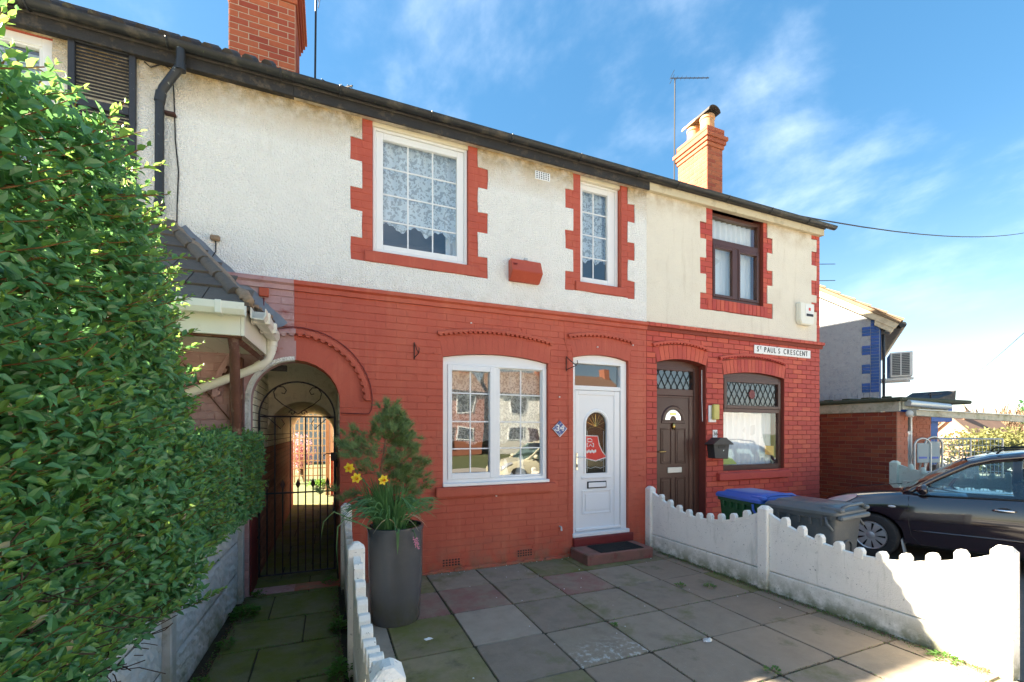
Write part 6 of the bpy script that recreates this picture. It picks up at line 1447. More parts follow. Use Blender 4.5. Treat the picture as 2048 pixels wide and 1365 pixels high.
for _ in range(5200):
    if rnd.random() < 0.5: x = rnd.choice(xl[1:8]) + rnd.gauss(0, 0.007); y = rnd.uniform(-3.9, -0.05)
    else: y = rnd.choice(yl[1:7]) + rnd.gauss(0, 0.007); x = rnd.uniform(0.5, 4.2)
    if math.sin(x * 3.1) + math.sin(y * 4.3 + x) < -0.6: continue
    MS.leaf(Vector((x, y, -0.004)), rv(rnd) + Vector((0, 0, 0.4)), Vector((0, 0, 1)), rnd.uniform(0.005, 0.014), 0.007, rnd.choice((0, 1, 1)))
for _ in range(1500):
    x = rnd.uniform(-0.78, 0.1); y = rnd.choice(ys[10:17]) + rnd.gauss(0, 0.008); MS.leaf(Vector((x, y, -0.006)), rv(rnd) + Vector((0, 0, 0.4)), Vector((0, 0, 1)), rnd.uniform(0.006, 0.016), 0.008, rnd.choice((0, 0, 1)))
tag(MS.build('moss_and_litter', ['leaf_weed', 'twig_far'], None), 'strips of moss and dead leaves along the foot of fences and wall', 'moss')
def crumple(name, label, x, y, s, m, cat, flat=0.5):
    bm = bmesh.new(); bmesh.ops.create_icosphere(bm, subdivisions=2, radius=s)
    for v in bm.verts: v.co = Vector((v.co.x * rnd.uniform(0.6, 1.3), v.co.y * rnd.uniform(0.4, 0.8), abs(v.co.z) * flat * rnd.uniform(0.3, 1.2) + 0.004)) + Vector((x, y, 0.0))
    tag(done(name, bm, m, None), label, cat)
crumple('foil_wrapper', 'crumpled silver foil wrapper lying on a patio joint', 2.82, -2.53, 0.045, 'galv', 'litter'); crumple('paper_scrap', 'white paper scrap lying on the mossy slab', 0.75, -1.64, 0.035, 'paper', 'litter', 0.25)
chips = bmesh.new()
for i in range(46):
    x, y = (rnd.uniform(0.9, 3.0), -abs(rnd.gauss(0, 0.05)) - 0.03) if i < 18 else (rnd.uniform(0.8, 4.0), rnd.uniform(-2.8, -0.2)); s_ = rnd.uniform(0.003, 0.008)
    bmesh.ops.create_icosphere(chips, subdivisions=1, radius=s_, matrix=Matrix.Translation((x, y, 0.004)) @ Matrix.Scale(0.5, 4, (0, 0, 1)))
tag(done('stone_chips', chips, 'paper', None), 'tiny white stone chips scattered over the patio', 'chips', kind='stuff')

# ================================================================== wheelie bins  (local frame: +y is the hinge side's opposite)
def bin_(label, x, y, rot, body, lid):
    b = root('wheelie_bin', label, 'bin', (x, y, -0.15), rot, 'wheelie bins', local=True)
    bm = bmesh.new(); A = []
    for z, hx, hy, r in ((0.06, 0.20, 0.24, 0.03), (0.10, 0.225, 0.262, 0.04), (0.55, 0.25, 0.30, 0.045), (0.95, 0.272, 0.335, 0.05), (0.955, 0.292, 0.352, 0.05), (1.0, 0.296, 0.358, 0.05)):
        ring_ = []
        for cx_, cy_, a0 in ((hx - r, hy - r, 0), (-hx + r, hy - r, 90), (-hx + r, -hy + r, 180), (hx - r, -hy + r, 270)):
            for k in range(5): a = R(a0 + k * 22.5); ring_.append(bm.verts.new((cx_ + r * math.cos(a), cy_ + r * math.sin(a), z)))
        A.append(ring_)
    for p, q in zip(A, A[1:]):
        for k in range(20): bm.faces.new((p[k], p[(k + 1) % 20], q[(k + 1) % 20], q[k]))
    bm.faces.new(A[0][::-1]); bm.faces.new(A[-1]); done('bin_body', bm, body, b, smooth=35)
    bm = bmesh.new(); A = []
    for z, e, tz in ((1.0, 0.012, 0), (1.03, 0.014, 0), (1.045, -0.005, 0), (1.047, -0.055, 0.0), (1.070, -0.080, 0.0)):
        hx, hy, r = 0.296 + e, 0.36 + e, 0.05; ring_ = []
        for cx_, cy_, a0 in ((hx - r, hy - r, 0), (-hx + r, hy - r, 90), (-hx + r, -hy + r, 180), (hx - r, -hy + r, 270)):
            for k in range(5): a = R(a0 + k * 22.5); ring_.append(bm.verts.new((cx_ + r * math.cos(a), cy_ + r * math.sin(a), z + (0.035 * (1 - (cy_ / 0.36) ** 2) if z > 1.03 else 0))))
        A.append(ring_)
    for p, q in zip(A, A[1:]):
        for k in range(20): bm.faces.new((p[k], p[(k + 1) % 20], q[(k + 1) % 20], q[k]))
    bm.faces.new(A[-1]); ld = done('bin_lid', bm, lid, b, smooth=40)
    # hinge end faces -y: raised lugs, grab hoop and the body's handle bar
    bm = bmesh.new(); tube(bm, [(-0.21, -0.34, 1.03), (-0.20, -0.37, 1.08), (-0.14, -0.385, 1.10), (0.14, -0.385, 1.10), (0.20, -0.37, 1.08), (0.21, -0.34, 1.03)], 0.017, 8); done('grab_hoop', bm, lid, ld, smooth=True)
    bm = bmesh.new(); bx(bm, -0.285, 0.285, -0.405, -0.355, 0.955, 1.003, 0.012); done('rear_rim', bm, lid if body == 'bin_grey' else body, b)
    for sx in (-1, 1):
        bm = bmesh.new(); bx(bm, sx * 0.25 - 0.035, sx * 0.25 + 0.035, -0.40, -0.20, 1.032, 1.075, 0.012); done('lid_lug', bm, lid, ld)
        bm = bmesh.new(); tube(bm, [(sx * 0.30, -0.26, 0.98), (sx * 0.315, -0.28, 0.92), (sx * 0.31, -0.33, 0.85)], 0.014, 6); done('lid_catch', bm, lid, b, smooth=True)
        bm = bmesh.new(); prof = [(0.0, -0.025), (0.09, -0.025), (0.10, -0.012), (0.10, 0.012), (0.09, 0.025), (0, 0.025)]; lathe(bm, prof, (0, 0, 0), 20)
        for v in bm.verts: v.co = Vector((sx * 0.235 + v.co.z, -0.27 + v.co.x, 0.10 + v.co.y))
        done('wheel', bm, 'tyre', b, smooth=40)
    # recessed arch outline on the wheel side and ribs under the rim
    bm = bmesh.new(); pts = [(-0.10, 0.18)] + [(-0.10, 0.60)] + [(0.10 * -math.cos(math.pi * k / 8), 0.64 + 0.08 * math.sin(math.pi * k / 8)) for k in range(9)] + [(0.10, 0.18)]
    tube(bm, [(px_, -0.262 - 0.075 * (pz_ - 0.1) / 0.85 - 0.004, pz_) for px_, pz_ in pts], 0.010, 6); done('recess_rib', bm, body, b, smooth=True)
    for k in range(5): bm = bmesh.new(); bx(bm, -0.298, -0.255, 0.22 - k * 0.11 - 0.012, 0.22 - k * 0.11 + 0.012, 0.88, 0.955, 0.004); done('rim_rib', bm, body, b)
    return b
bin_('green wheelie bin with bright blue lid behind the white fence', 4.95, -1.28, R(-7), 'bin_green', 'bin_blue')
bin_('dark grey wheelie bin in front of the parked car', 4.88, -2.04, R(6), 'bin_grey', 'bin_lid_grey')
# ================================================================== cars
def smooth_interp(keys, x):
    """piecewise smooth through (x, value) keys"""
    keys = sorted(keys)
    if x <= keys[0][0]: return keys[0][1]
    for (a, va), (b, vb) in zip(keys, keys[1:]):
        if x <= b:
            t = (x - a) / (b - a); return va + (vb - va) * t
    return keys[-1][1]
def build_car(name, label, cat, loc, rot, paint, detail=True, group=None):
    """local frame: x forward, y left, z up, origin on the ground below the front axle"""
    c = root(name, label, cat, loc, rot, group, local=True)
    # lower body: deck height (centre line / shoulder) and plan width along the length
    deck = [(0.86, 0.56), (0.83, 0.66), (0.76, 0.74), (0.60, 0.82), (0.30, 0.91), (0.0, 0.96), (-0.28, 1.00), (-0.55, 1.01), (-2.9, 1.05), (-3.25, 1.02), (-3.38, 0.85)]
    shoulder = [(0.86, 0.52), (0.80, 0.64), (0.60, 0.74), (0.30, 0.83), (0.0, 0.885), (-0.35, 0.925), (-1.4, 0.965), (-2.9, 1.00), (-3.38, 0.82)]
    plan = [(0.86, 0.52), (0.80, 0.66), (0.65, 0.755), (0.40, 0.815), (0.0, 0.845), (-0.5, 0.855), (-2.6, 0.855), (-3.1, 0.82), (-3.38, 0.70)]
    bot = [(0.86, 0.28), (0.7, 0.20), (-3.0, 0.20), (-3.38, 0.32)]
    xs = [0.86, 0.83, 0.79, 0.73, 0.66, 0.56, 0.45, 0.32, 0.2, 0.08, -0.05, -0.2, -0.35, -0.5, -0.7, -0.95, -1.2, -1.5, -1.9, -2.3, -2.6, -2.85, -3.1, -3.25, -3.33, -3.38]
    bm = bmesh.new(); rings = []
    for x in xs:
        w_, zd, zs, zb = smooth_interp(plan, x), smooth_interp(deck, x), smooth_interp(shoulder, x), smooth_interp(bot, x)
        hb = zs - zb
        half = [(0.0, zb), (w_ * 0.80, zb), (w_ * 0.965, zb + hb * 0.10), (w_ * 0.985, zb + hb * 0.30), (w_ * 1.0, zb + hb * 0.52), (w_ * 0.995, zb + hb * 0.72), (w_ * 0.975, zb + hb * 0.88), (w_ * 0.945, zs), (w_ * 0.87, zs + (zd - zs) * 0.45), (w_ * 0.62, zs + (zd - zs) * 0.82), (w_ * 0.3, zd), (0.0, zd + 0.008)]
        rings.append([bm.verts.new((x, y, z)) for y, z in half] + [bm.verts.new((x, -y, z)) for y, z in half[-2:0:-1]])
    n = len(rings[0])
    for a, b in zip(rings, rings[1:]):
        for k in range(n): bm.faces.new((a[k], a[(k + 1) % n], b[(k + 1) % n], b[k]))
    bm.faces.new(rings[0]); bm.faces.new(rings[-1][::-1]); bmesh.ops.recalc_face_normals(bm, faces=bm.faces)
    me = bpy.data.meshes.new('b'); bm.to_mesh(me); bm.free()
    ob = bpy.data.objects.new('b', me); COL.objects.link(ob)
    cut = []
    for wx_ in (0.0, -2.60):
        for sy in (1, -1):
            b2 = bmesh.new(); bmesh.ops.create_cone(b2, cap_ends=True, segments=40, radius1=0.355, radius2=0.355, depth=0.5)
            for v in b2.verts: v.co = Vector((wx_ + v.co.x, sy * 0.79 + v.co.z, 0.315 + v.co.y))
            bmesh.ops.recalc_face_normals(b2, faces=b2.faces)
            m2 = bpy.data.meshes.new('c'); b2.to_mesh(m2); b2.free(); o2 = bpy.data.objects.new('c', m2); COL.objects.link(o2); cut.append(o2)
            md = ob.modifiers.new('x', 'BOOLEAN'); md.operation = 'DIFFERENCE'; md.object = o2; md.solver = 'EXACT'
    bpy.context.view_layer.update()
    res = bpy.data.meshes.new_from_object(ob.evaluated_get(bpy.context.evaluated_depsgraph_get()))
    for o2 in cut: bpy.data.objects.remove(o2)
    bpy.data.objects.remove(ob)
    def nose(v):
        if v.x > 0.42: v.x = 0.42 + (v.x - 0.42) * 0.68
    for v in res.vertices: nose(v.co)
    res.name = 'car_body'; res.materials.clear(); res.materials.append(MATS[paint])
    for p in res.polygons: p.use_smooth = True; p.material_index = 0
    res.set_sharp_from_angle(angle=R(32))
    body = link('car_body', res, None, c)
    # cabin: painted roof and pillars, glass between
    roofz = [(-0.30, 0.97), (-0.45, 1.06), (-0.75, 1.29), (-1.0, 1.455), (-1.2, 1.525), (-1.5, 1.575), (-1.9, 1.59), (-2.5, 1.56), (-2.9, 1.47), (-3.15, 1.25), (-3.3, 1.03)]
    roofw = [(-0.30, 0.70), (-0.75, 0.66), (-1.0, 0.62), (-1.5, 0.60), (-2.5, 0.58), (-3.0, 0.56), (-3.3, 0.64)]
    def belt(x): return smooth_interp(shoulder, x) + 0.015
    def sidep(x, t):      # point on the left flank of the cabin, t=0 belt .. 1 roof edge
        zb, zt = belt(x), max(belt(x) + 0.01, smooth_interp(roofz, x) - 0.055); yb = smooth_interp(plan, x) * 0.935; yt = smooth_interp(roofw, x)
        bulge = 0.02 * math.sin(math.pi * t); return Vector((x, yb + (yt - yb) * t + bulge, zb + (zt - zb) * t))
    gx = [-0.32, -0.45, -0.6, -0.75, -0.9, -1.05, -1.2, -1.35, -1.5, -1.7, -1.9, -2.1, -2.3, -2.5, -2.7, -2.9, -3.1, -3.25]
    # roof skin
    bm = bmesh.new(); A = []
    for x in [v for v in gx if v <= -0.98] + [-3.0]:
        pass
    rx = [-0.985, -1.05, -1.2, -1.35, -1.5, -1.7, -1.9, -2.1, -2.3, -2.5, -2.7, -2.9]
    for x in rx:
        z, wv = smooth_interp(roofz, x), smooth_interp(roofw, x); sp = sidep(x, 1.0)
        A.append([bm.verts.new(p) for p in ((x, -sp.y, sp.z), (x, -sp.y * 0.93, z - 0.018), (x, -sp.y * 0.6, z), (x, 0, z + 0.012), (x, sp.y * 0.6, z), (x, sp.y * 0.93, z - 0.018), (x, sp.y, sp.z))])
    for a, b in zip(A, A[1:]):
        for k in range(6): bm.faces.new((a[k], a[k + 1], b[k + 1], b[k]))
    done('roof', bm, paint, c, smooth=True)
    for s in (1, -1):
        def fl(p): return Vector((p.x, p.y * s, p.z))
        # glass: quads between belt and roof edge
        def side_glass(xa, xb, nm):
            bm = bmesh.new(); G = []; m_ = 10
            for i in range(m_ + 1):
                x = xa + (xb - xa) * i / m_; tt = 0.93; zroof = smooth_interp(roofz, x) - 0.055
                G.append([bm.verts.new(fl(sidep(x, t) + Vector((0, -0.012, 0)))) for t in (0.02, 0.35, 0.65, tt)])
            for a, b in zip(G, G[1:]):
                for k in range(3): bm.faces.new((a[k], b[k], b[k + 1], a[k + 1]))
            return done(nm, bm, 'glass_car', c, smooth=True)
        side_glass(-0.50, -1.47, 'side_window'); side_glass(-1.60, -2.40, 'side_window'); side_glass(-2.52, -2.98, 'side_window')
        # pillars and rails: tubes with a flattened look
        def strip(pts, r, m, nm, nn=6):
            bm = bmesh.new(); tube(bm, [fl(p) for p in pts], r, nn); return done(nm, bm, m, c, smooth=True)
        strip([sidep(x, 0.98 if x < -0.5 else 0.9) + Vector((0.0, 0.0, 0.012)) for x in (-0.33, -0.42, -0.55, -0.7, -0.85, -1.0, -1.2, -1.5, -1.9, -2.3, -2.7, -2.95)], 0.034, paint, 'roof_pillar', 8)
        strip([sidep(-1.535, t) for t in (0, 0.3, 0.6, 1.0)], 0.052, 'car_black', 'door_pillar'); strip([sidep(-2.46, t) for t in (0, 0.3, 0.6, 1.0)], 0.05, 'car_black', 'door_pillar')
        strip([sidep(-3.02 - 0.1 * (1 - t), t) for t in (0, 0.3, 0.6, 1.0)], 0.07, paint, 'rear_pillar', 8)
        strip([sidep(x, 0.0) + Vector((0, 0.008, 0.0)) for x in (-0.5, -0.8, -1.2, -1.6, -2.0, -2.5, -2.98)], 0.014, 'car_black', 'window_seal')
        strip([sidep(x, 0.95) + Vector((0, 0.0, -0.01)) for x in (-0.56, -0.7, -0.85, -1.0, -1.2, -1.47)], 0.013, 'car_black', 'window_seal')
        # door shut lines, rubbing strip, sill
        def bodyp(x, f):
            w_, zs, zb = smooth_interp(plan, x), smooth_interp(shoulder, x), smooth_interp(bot, x); hb = zs - zb
            yy = smooth_interp([(0.0, 0.90), (0.10, 0.965), (0.30, 0.985), (0.52, 1.0), (0.72, 0.995), (0.88, 0.975), (1.0, 0.945)], f) * w_
            return Vector((x, yy, zb + hb * f))
        strip([bodyp(-0.40, 1.0), bodyp(-0.395, 0.8), bodyp(-0.40, 0.5), bodyp(-0.43, 0.25), bodyp(-0.52, 0.10), bodyp(-0.8, 0.075), bodyp(-1.3, 0.08)], 0.0045, 'car_black', 'shut_line', 5); strip([bodyp(-1.52, f) for f in (0.08, 0.3, 0.6, 1.0)], 0.0045, 'car_black', 'shut_line', 5)
        strip([bodyp(x, 0.355) + Vector((0, 0.004, 0)) for x in (-0.44, -0.6, -0.9, -1.2, -1.48)], 0.013, paint, 'rubbing_strip'); strip([bodyp(x, 0.355) + Vector((0, 0.004, 0)) for x in (-1.56, -1.9, -2.15)], 0.013, paint, 'rubbing_strip')
        for hx in (-1.30, -2.28):
            p = bodyp(hx, 0.83); bm = bmesh.new(); tube(bm, [fl(p + Vector((0.10, 0.0, 0.0))), fl(p + Vector((0.08, 0.03, 0.004))), fl(p + Vector((-0.06, 0.034, 0.006))), fl(p + Vector((-0.10, 0.0, 0.004)))], [0.012, 0.017, 0.017, 0.012], 8); done('door_handle', bm, 'chrome' if detail else paint, c, smooth=True)
            bm = bmesh.new(); lathe(bm, [(0.0, 0.002), (0.05, 0.001), (0.056, 0)], (0, 0, 0), 20)
            for v in bm.verts: v.co = fl(p + Vector((v.co.x * 1.3 + 0.0, 0.002 + v.co.z, v.co.y * 0.75)))
            done('handle_recess', bm, 'car_black', c, smooth=True)
        p = bodyp(-0.22, 0.80); bm = bmesh.new(); bmesh.ops.create_uvsphere(bm, u_segments=14, v_segments=8, radius=1)
        for v in bm.verts: v.co = fl(p + Vector((v.co.x * 0.045, v.co.y * 0.010, v.co.z * 0.017)))
        done('indicator', bm, 'lamp_lens', c, smooth=True)
        # mirror
        bm = bmesh.new(); bmesh.ops.create_uvsphere(bm, u_segments=18, v_segments=12, radius=1)
        for v in bm.verts:
            q = v.co; k = 1.0 if q.x > 0 else 0.55
            v.co = fl(Vector((-0.56 + q.x * 0.085 * k, 0.93 + q.y * 0.095, 1.045 + q.z * 0.072)))
        mi_ = done('door_mirror', bm, paint, c, smooth=True); bm = bmesh.new(); tube(bm, [fl(Vector((-0.56, 0.76, 0.985))), fl(Vector((-0.56, 0.87, 1.01)))], 0.03, 8); done('mirror_arm', bm, 'car_black', mi_, smooth=True)
        # headlight: lens patch following the wing
        bm = bmesh.new(); G = []
        for i in range(9):
            x = 0.74 - 0.56 * i / 8; w_, zd, zs = smooth_interp(plan, x), smooth_interp(deck, x), smooth_interp(shoulder, x)
            top = Vector((x, w_ * 0.87, zs + (zd - zs) * 0.47 + 0.006)); lowp = Vector((x + 0.03, w_ * 0.99 + 0.002, zs - 0.115 * (1 - i / 8) ** 0.5 - 0.005)); mid = Vector((x + 0.01, w_ * 0.955 + 0.007, zs + 0.002))
            if i == 8: lowp = mid.copy()
            G.append([bm.verts.new(fl(q)) for q in (top, mid, lowp)])
        for a, b in zip(G, G[1:]):
            for k in range(2): bm.faces.new((a[k], b[k], b[k + 1], a[k + 1]))
        [nose(v.co) for v in bm.verts]; bmesh.ops.remove_doubles(bm, verts=bm.verts, dist=1e-5); done('headlight', bm, 'lamp_lens', c, smooth=True)
        # mud flap
        bm = bmesh.new(); prism(bm, [(-0.335, 0.32), (-0.375, 0.12), (-0.345, 0.12), (-0.318, 0.30)], s * 0.68, s * 0.84); done('mud_flap', bm, 'galv' if detail else 'car_black', c)
    # windscreen, rear screen
    def screen(xa, xb, nm, t0, t1):
        bm = bmesh.new(); G = []
        for i in range(7):
            x = xa + (xb - xa) * i / 6; z = smooth_interp(roofz, x); wv = sidep(x, 1.0).y * 0.97
            G.append([bm.verts.new((x + 0.05 * (1 - (k / 3 - 1) ** 2) * (1 if xa > -2 else -1), wv * (k / 3 - 1), z + 0.01 * (1 - (k / 3 - 1) ** 2) - 0.012)) for k in range(7)])
        for a, b in zip(G, G[1:]):
            for k in range(6): bm.faces.new((a[k], a[k + 1], b[k + 1], b[k]))
        done(nm, bm, 'glass_car', c, smooth=True)
    screen(-0.30, -0.99, 'windscreen', 0, 1); screen(-2.92, -3.28, 'rear_screen', 0, 1)
    # wheel arch linings and wheels
    for wx_, steer in ((0.0, R(-14) if detail else 0), (-2.60, 0)):
        for sy in (1, -1):
            wl = root('wheel', None, None, (wx_, sy * 0.755, 0.315), local=True); wl.parent = c; wl.rotation_euler = (0, 0, steer if sy else 0)
            def spin(prof, nm, m, nn=40):
                bm = bmesh.new(); lathe(bm, prof, (0, 0, 0), nn)
                for v in bm.verts: v.co = Vector((v.co.x, sy * v.co.z, v.co.y))
                return done(nm, bm, m, wl, smooth=40)
            spin([(0.19, -0.09), (0.27, -0.095), (0.305, -0.085), (0.315, -0.05), (0.316, 0.05), (0.306, 0.085), (0.275, 0.096), (0.215, 0.090), (0.205, 0.07)], 'tyre', 'tyre')
            spin([(0.205, 0.072), (0.200, 0.088), (0.190, 0.085), (0.185, 0.05), (0.05, 0.045), (0.0, 0.045)], 'rim', 'car_black', 40)
            bm = bmesh.new()                       # wheel trim: nine broad spokes with slots between
            for k in range(9):
                a = k * 2 * math.pi / 9; ca, sa = math.cos(a), math.sin(a)
                q = []
                for rr_, wd_, hh_ in ((0.045, 0.020, 0.078), (0.10, 0.026, 0.086), (0.155, 0.040, 0.084), (0.192, 0.050, 0.080)):
                    q.append([Vector((rr_ * ca - sgn * wd_ * sa, sy * hh_, rr_ * sa + sgn * wd_ * ca)) for sgn in (-1, 1)] )
                for (a0, a1), (b0, b1) in zip(q, q[1:]): bm.faces.new([bm.verts.new(v) for v in (a0, a1, b1, b0)])
            bmesh.ops.remove_doubles(bm, verts=bm.verts, dist=1e-4)
            bmesh.ops.solidify(bm, geom=list(bm.faces), thickness=0.012); done('wheel_trim', bm, 'silver', wl, smooth=30)
            spin([(0.0, 0.086), (0.045, 0.084), (0.058, 0.076), (0.058, 0.06)], 'hub_cap', 'silver', 20); spin([(0.180, 0.080), (0.192, 0.088), (0.203, 0.084), (0.203, 0.07)], 'trim_ring', 'silver')
    # inside
    bm = bmesh.new(); bx(bm, -2.9, -0.4, -0.7, 0.7, 0.28, 0.36); done('cabin_floor', bm, 'car_black', c)
    bm = bmesh.new(); bx(bm, -0.72, -0.40, -0.70, 0.70, 0.75, 0.97, 0.05); done('dashboard', bm, 'seat_grey', c)
    for sx, sy in ((-1.45, 0.36), (-1.45, -0.36), (-2.35, 0.36), (-2.35, -0.36)):
        bm = bmesh.new(); bx(bm, sx - 0.05, sx + 0.45, sy - 0.24, sy + 0.24, 0.45, 0.60, 0.05)
        bk = bx(bm, sx - 0.17, sx - 0.03, sy - 0.23, sy + 0.23, 0.55, 1.12, 0); bmesh.ops.bevel(bm, geom=list({e for v in bk for e in v.link_edges}), offset=0.04, segments=2, affect='EDGES')
        bx(bm, sx - 0.21, sx - 0.10, sy - 0.13, sy + 0.13, 1.14, 1.32, 0.03); done('seat', bm, 'seat_grey', c)
    bm = bmesh.new(); tube(bm, [(-0.80 - 0.08 * math.sin(a), -0.36 + 0.18 * math.cos(a), 0.96 + 0.16 * math.sin(a)) for a in [k * 6.2832 / 20 for k in range(21)]], 0.015, 8, cap=False); done('steering_wheel', bm, 'seat_grey', c, smooth=True)
    # bonnet shut line, grille, plate
    bm = bmesh.new()
    for s in (1, -1): tube(bm, [(x, s * smooth_interp(plan, x) * 0.70, smooth_interp(shoulder, x) + (smooth_interp(deck, x) - smooth_interp(shoulder, x)) * 0.74 + 0.004) for x in (0.70, 0.5, 0.3, 0.1, -0.1, -0.26)], 0.004, 4)
    [nose(v.co) for v in bm.verts]
    tag(done('bonnet_line', bm, 'car_black', c), kind='stuff')
    bm = bmesh.new(); bx(bm, 0.80, 0.845, -0.38, 0.38, 0.52, 0.62, 0.01); [nose(v.co) for v in bm.verts]; done('grille', bm, 'car_black', c)
    if detail:
        for s in (1, -1):
            bm = bmesh.new(); tube(bm, [(-1.25, s * 0.52, 1.545), (-1.3, s * 0.52, 1.60), (-1.9, s * 0.51, 1.635), (-2.5, s * 0.50, 1.60), (-2.6, s * 0.50, 1.55)], 0.013, 6); done('roof_bar', bm, 'car_black', c, smooth=True)
        bm = bmesh.new(); tube(bm, [(-1.18, 0.1, 1.53), (-1.95, 0.12, 1.86)], 0.004, 5); done('radio_aerial', bm, 'car_black', c)
        bm = bmesh.new(); A = []
        tube(bm, [(-0.33, 0.55, 0.995), (-0.42, 0.2, 1.03), (-0.45, -0.1, 1.04)], 0.008, 5); done('wiper', bm, 'car_black', c)
    return c
fwd = Vector((-0.39, 0.92, 0)).normalized()
build_car('parked_car', 'dark purple hatchback parked nose to the house beside the bins', 'car', (8.14, -0.943, -0.15), math.atan2(fwd.y, fwd.x), 'car_paint', True)

# ================================================================== neighbouring shop: garage, fence, cages, gable
gr = root('brick_garage', 'low flat roofed brick outbuilding beyond the parked car', 'outbuilding', (10.6, 1.2, -0.15))
gw = box('wall', 9.80, 9.95, -0.38, 4.5, -0.3, 2.065, 'garage_mortar', gr, 0)
place_bricks(gw, [q for q in lay(-4.5, 0.38, -0.15, 2.06, course=0.078, jv=0.010, jh=0.010) if q[0] > -1.6], 'garage_brick', '-x', at=9.802, d=0.010, cap=300)
fw = box('front_wall', 9.951, 10.16, -0.378, -0.25, -0.3, 2.064, 'garage_brick_pale', gr, 0.004)
place_bricks(fw, lay(9.80, 10.16, -0.15, 2.06, course=0.078, jv=0.010, jh=0.010), 'garage_brick_pale', 'y', at=-0.376, d=0.009)
box('front_wall', 10.62, 11.4, -0.18, 0.0, -0.3, 2.064, 'garage_brick_pale', gr, 0.004); place_bricks(gr, lay(10.63, 11.38, -0.15, 2.06, course=0.078, jv=0.010, jh=0.010), 'garage_brick_pale', 'y', at=-0.178, d=0.009, cap=120)
frame('door_frame', 10.17, 10.61, -0.13, 2.06, -0.24, -0.16, 0.05, 'upvc', gr); box('door', 10.225, 10.555, -0.22, -0.18, -0.1, 1.62, 'ac_white', gr, 0.006); box('door_pane', 10.28, 10.50, -0.224, -0.2205, 0.9, 1.5, 'blind', gr, 0); box('door_light', 10.225, 10.555, -0.215, -0.19, 1.70, 2.0, 'window_void', gr, 0); box('door_rail', 10.22, 10.56, -0.235, -0.18, 1.625, 1.69, 'upvc', gr, 0.004)
box('fascia', 9.76, 9.80, -0.44, 4.5, 2.068, 2.25, 'fascia_rot', gr, 0.004); box('flat_roof', 9.70, 12.2, -0.50, 4.5, 2.252, 2.33, 'felt_roof', gr, 0.02)
for k in range(9): bm = bmesh.new(); bx(bm, 9.75, 9.82 + 0.25 * (k % 3), -0.3 + k * 0.35, -0.15 + k * 0.35, 2.33, 2.36, 0.01); done('felt_patch', bm, 'felt_roof', gr)
box('front_fascia', 9.85, 11.4, -0.45, -0.41, 2.10, 2.25, 'fascia_rot', gr, 0.004)
tubes('gutter', [[(9.9, -0.50, 2.22), (11.3, -0.50, 2.18)]], 0.06, 'galv', gr, 12); 
bm = bmesh.new(); bmesh.ops.create_uvsphere(bm, u_segments=14, v_segments=9, radius=0.07)
for v in bm.verts: v.co += Vector((9.98, -0.50, 2.02))
done('globe_lamp', bm, 'pvc_white', gr, smooth=True)
cp = root('carport_beam', 'long pale beam of an open carport spanning above the car', 'carport', (12, -1.2, 2.0))
bm = bmesh.new(); prism(bm, [(9.96, 1.985), (14.2, 1.84), (14.2, 1.97), (9.96, 2.085)], -0.10, 0.0)
for v in bm.verts: v.co.y += -0.50 - (v.co.x - 9.96) * 0.125
done('beam', bm, 'fascia_rot', cp); box('carport_post', 14.0, 14.1, -1.1, -1.0, -0.15, 1.85, 'galv', cp); bm = bmesh.new(); prism(bm, [(9.96, 2.087), (14.2, 1.972), (14.2, 1.985), (9.96, 2.10)], -0.14, 0.05)
for v in bm.verts: v.co.y += -0.50 - (v.co.x - 9.96) * 0.125
done('beam_capping', bm, 'galv', cp)
# pale green fence along the drive
gf = root('concrete_fence', 'pale green concrete fence with moulded panels behind the car', 'fence', (9.45, -3, -0.15))
post(gf, 9.46, -0.52, 1.13, 'concrete_green', 0.062)
for i, (a, b) in enumerate(((-0.585, -2.30), (-2.42, -4.15))):
    n = 30; top_ = [(a + (b - a) * k / n, 0.94 + 0.16 * (2 * k / n - 1) ** 2) for k in range(n + 1)]
    bm = bmesh.new(); prism(bm, [(a, -0.25)] + top_ + [(b, -0.25)], 9.435, 9.485, 'x'); pn_ = done('panel', bm, 'concrete_green', gf)
    rr2 = random.Random(8 + i)
    for r_ in range(5):
        y = a - 0.06
        while y > b + 0.16:
            wd = rr2.uniform(0.12, 0.24); z0 = 0.02 + r_ * 0.165; zt_ = min(z0 + 0.145, 0.86)
            if zt_ - z0 > 0.05: box('moulded_stone', 9.418, 9.437, max(y - wd, b + 0.03), y - 0.014, z0, zt_, 'concrete_green', pn_, 0.007)
            y -= wd
    for k in range(9):
        u = (k + 1) / 10; y = a + (b - a) * u; z = 0.93 + 0.16 * (2 * u - 1) ** 2
        bm = bmesh.new(); tube(bm, [(9.46, y, z - 0.03), (9.46, y, z + 0.05), (9.46, y, z + 0.085)], [0.042, 0.042, 0.022], 8); done('picket_knob', bm, 'concrete_green', pn_, smooth=50)
post(gf, 9.46, -2.36, 1.13, 'concrete_green', 0.055)
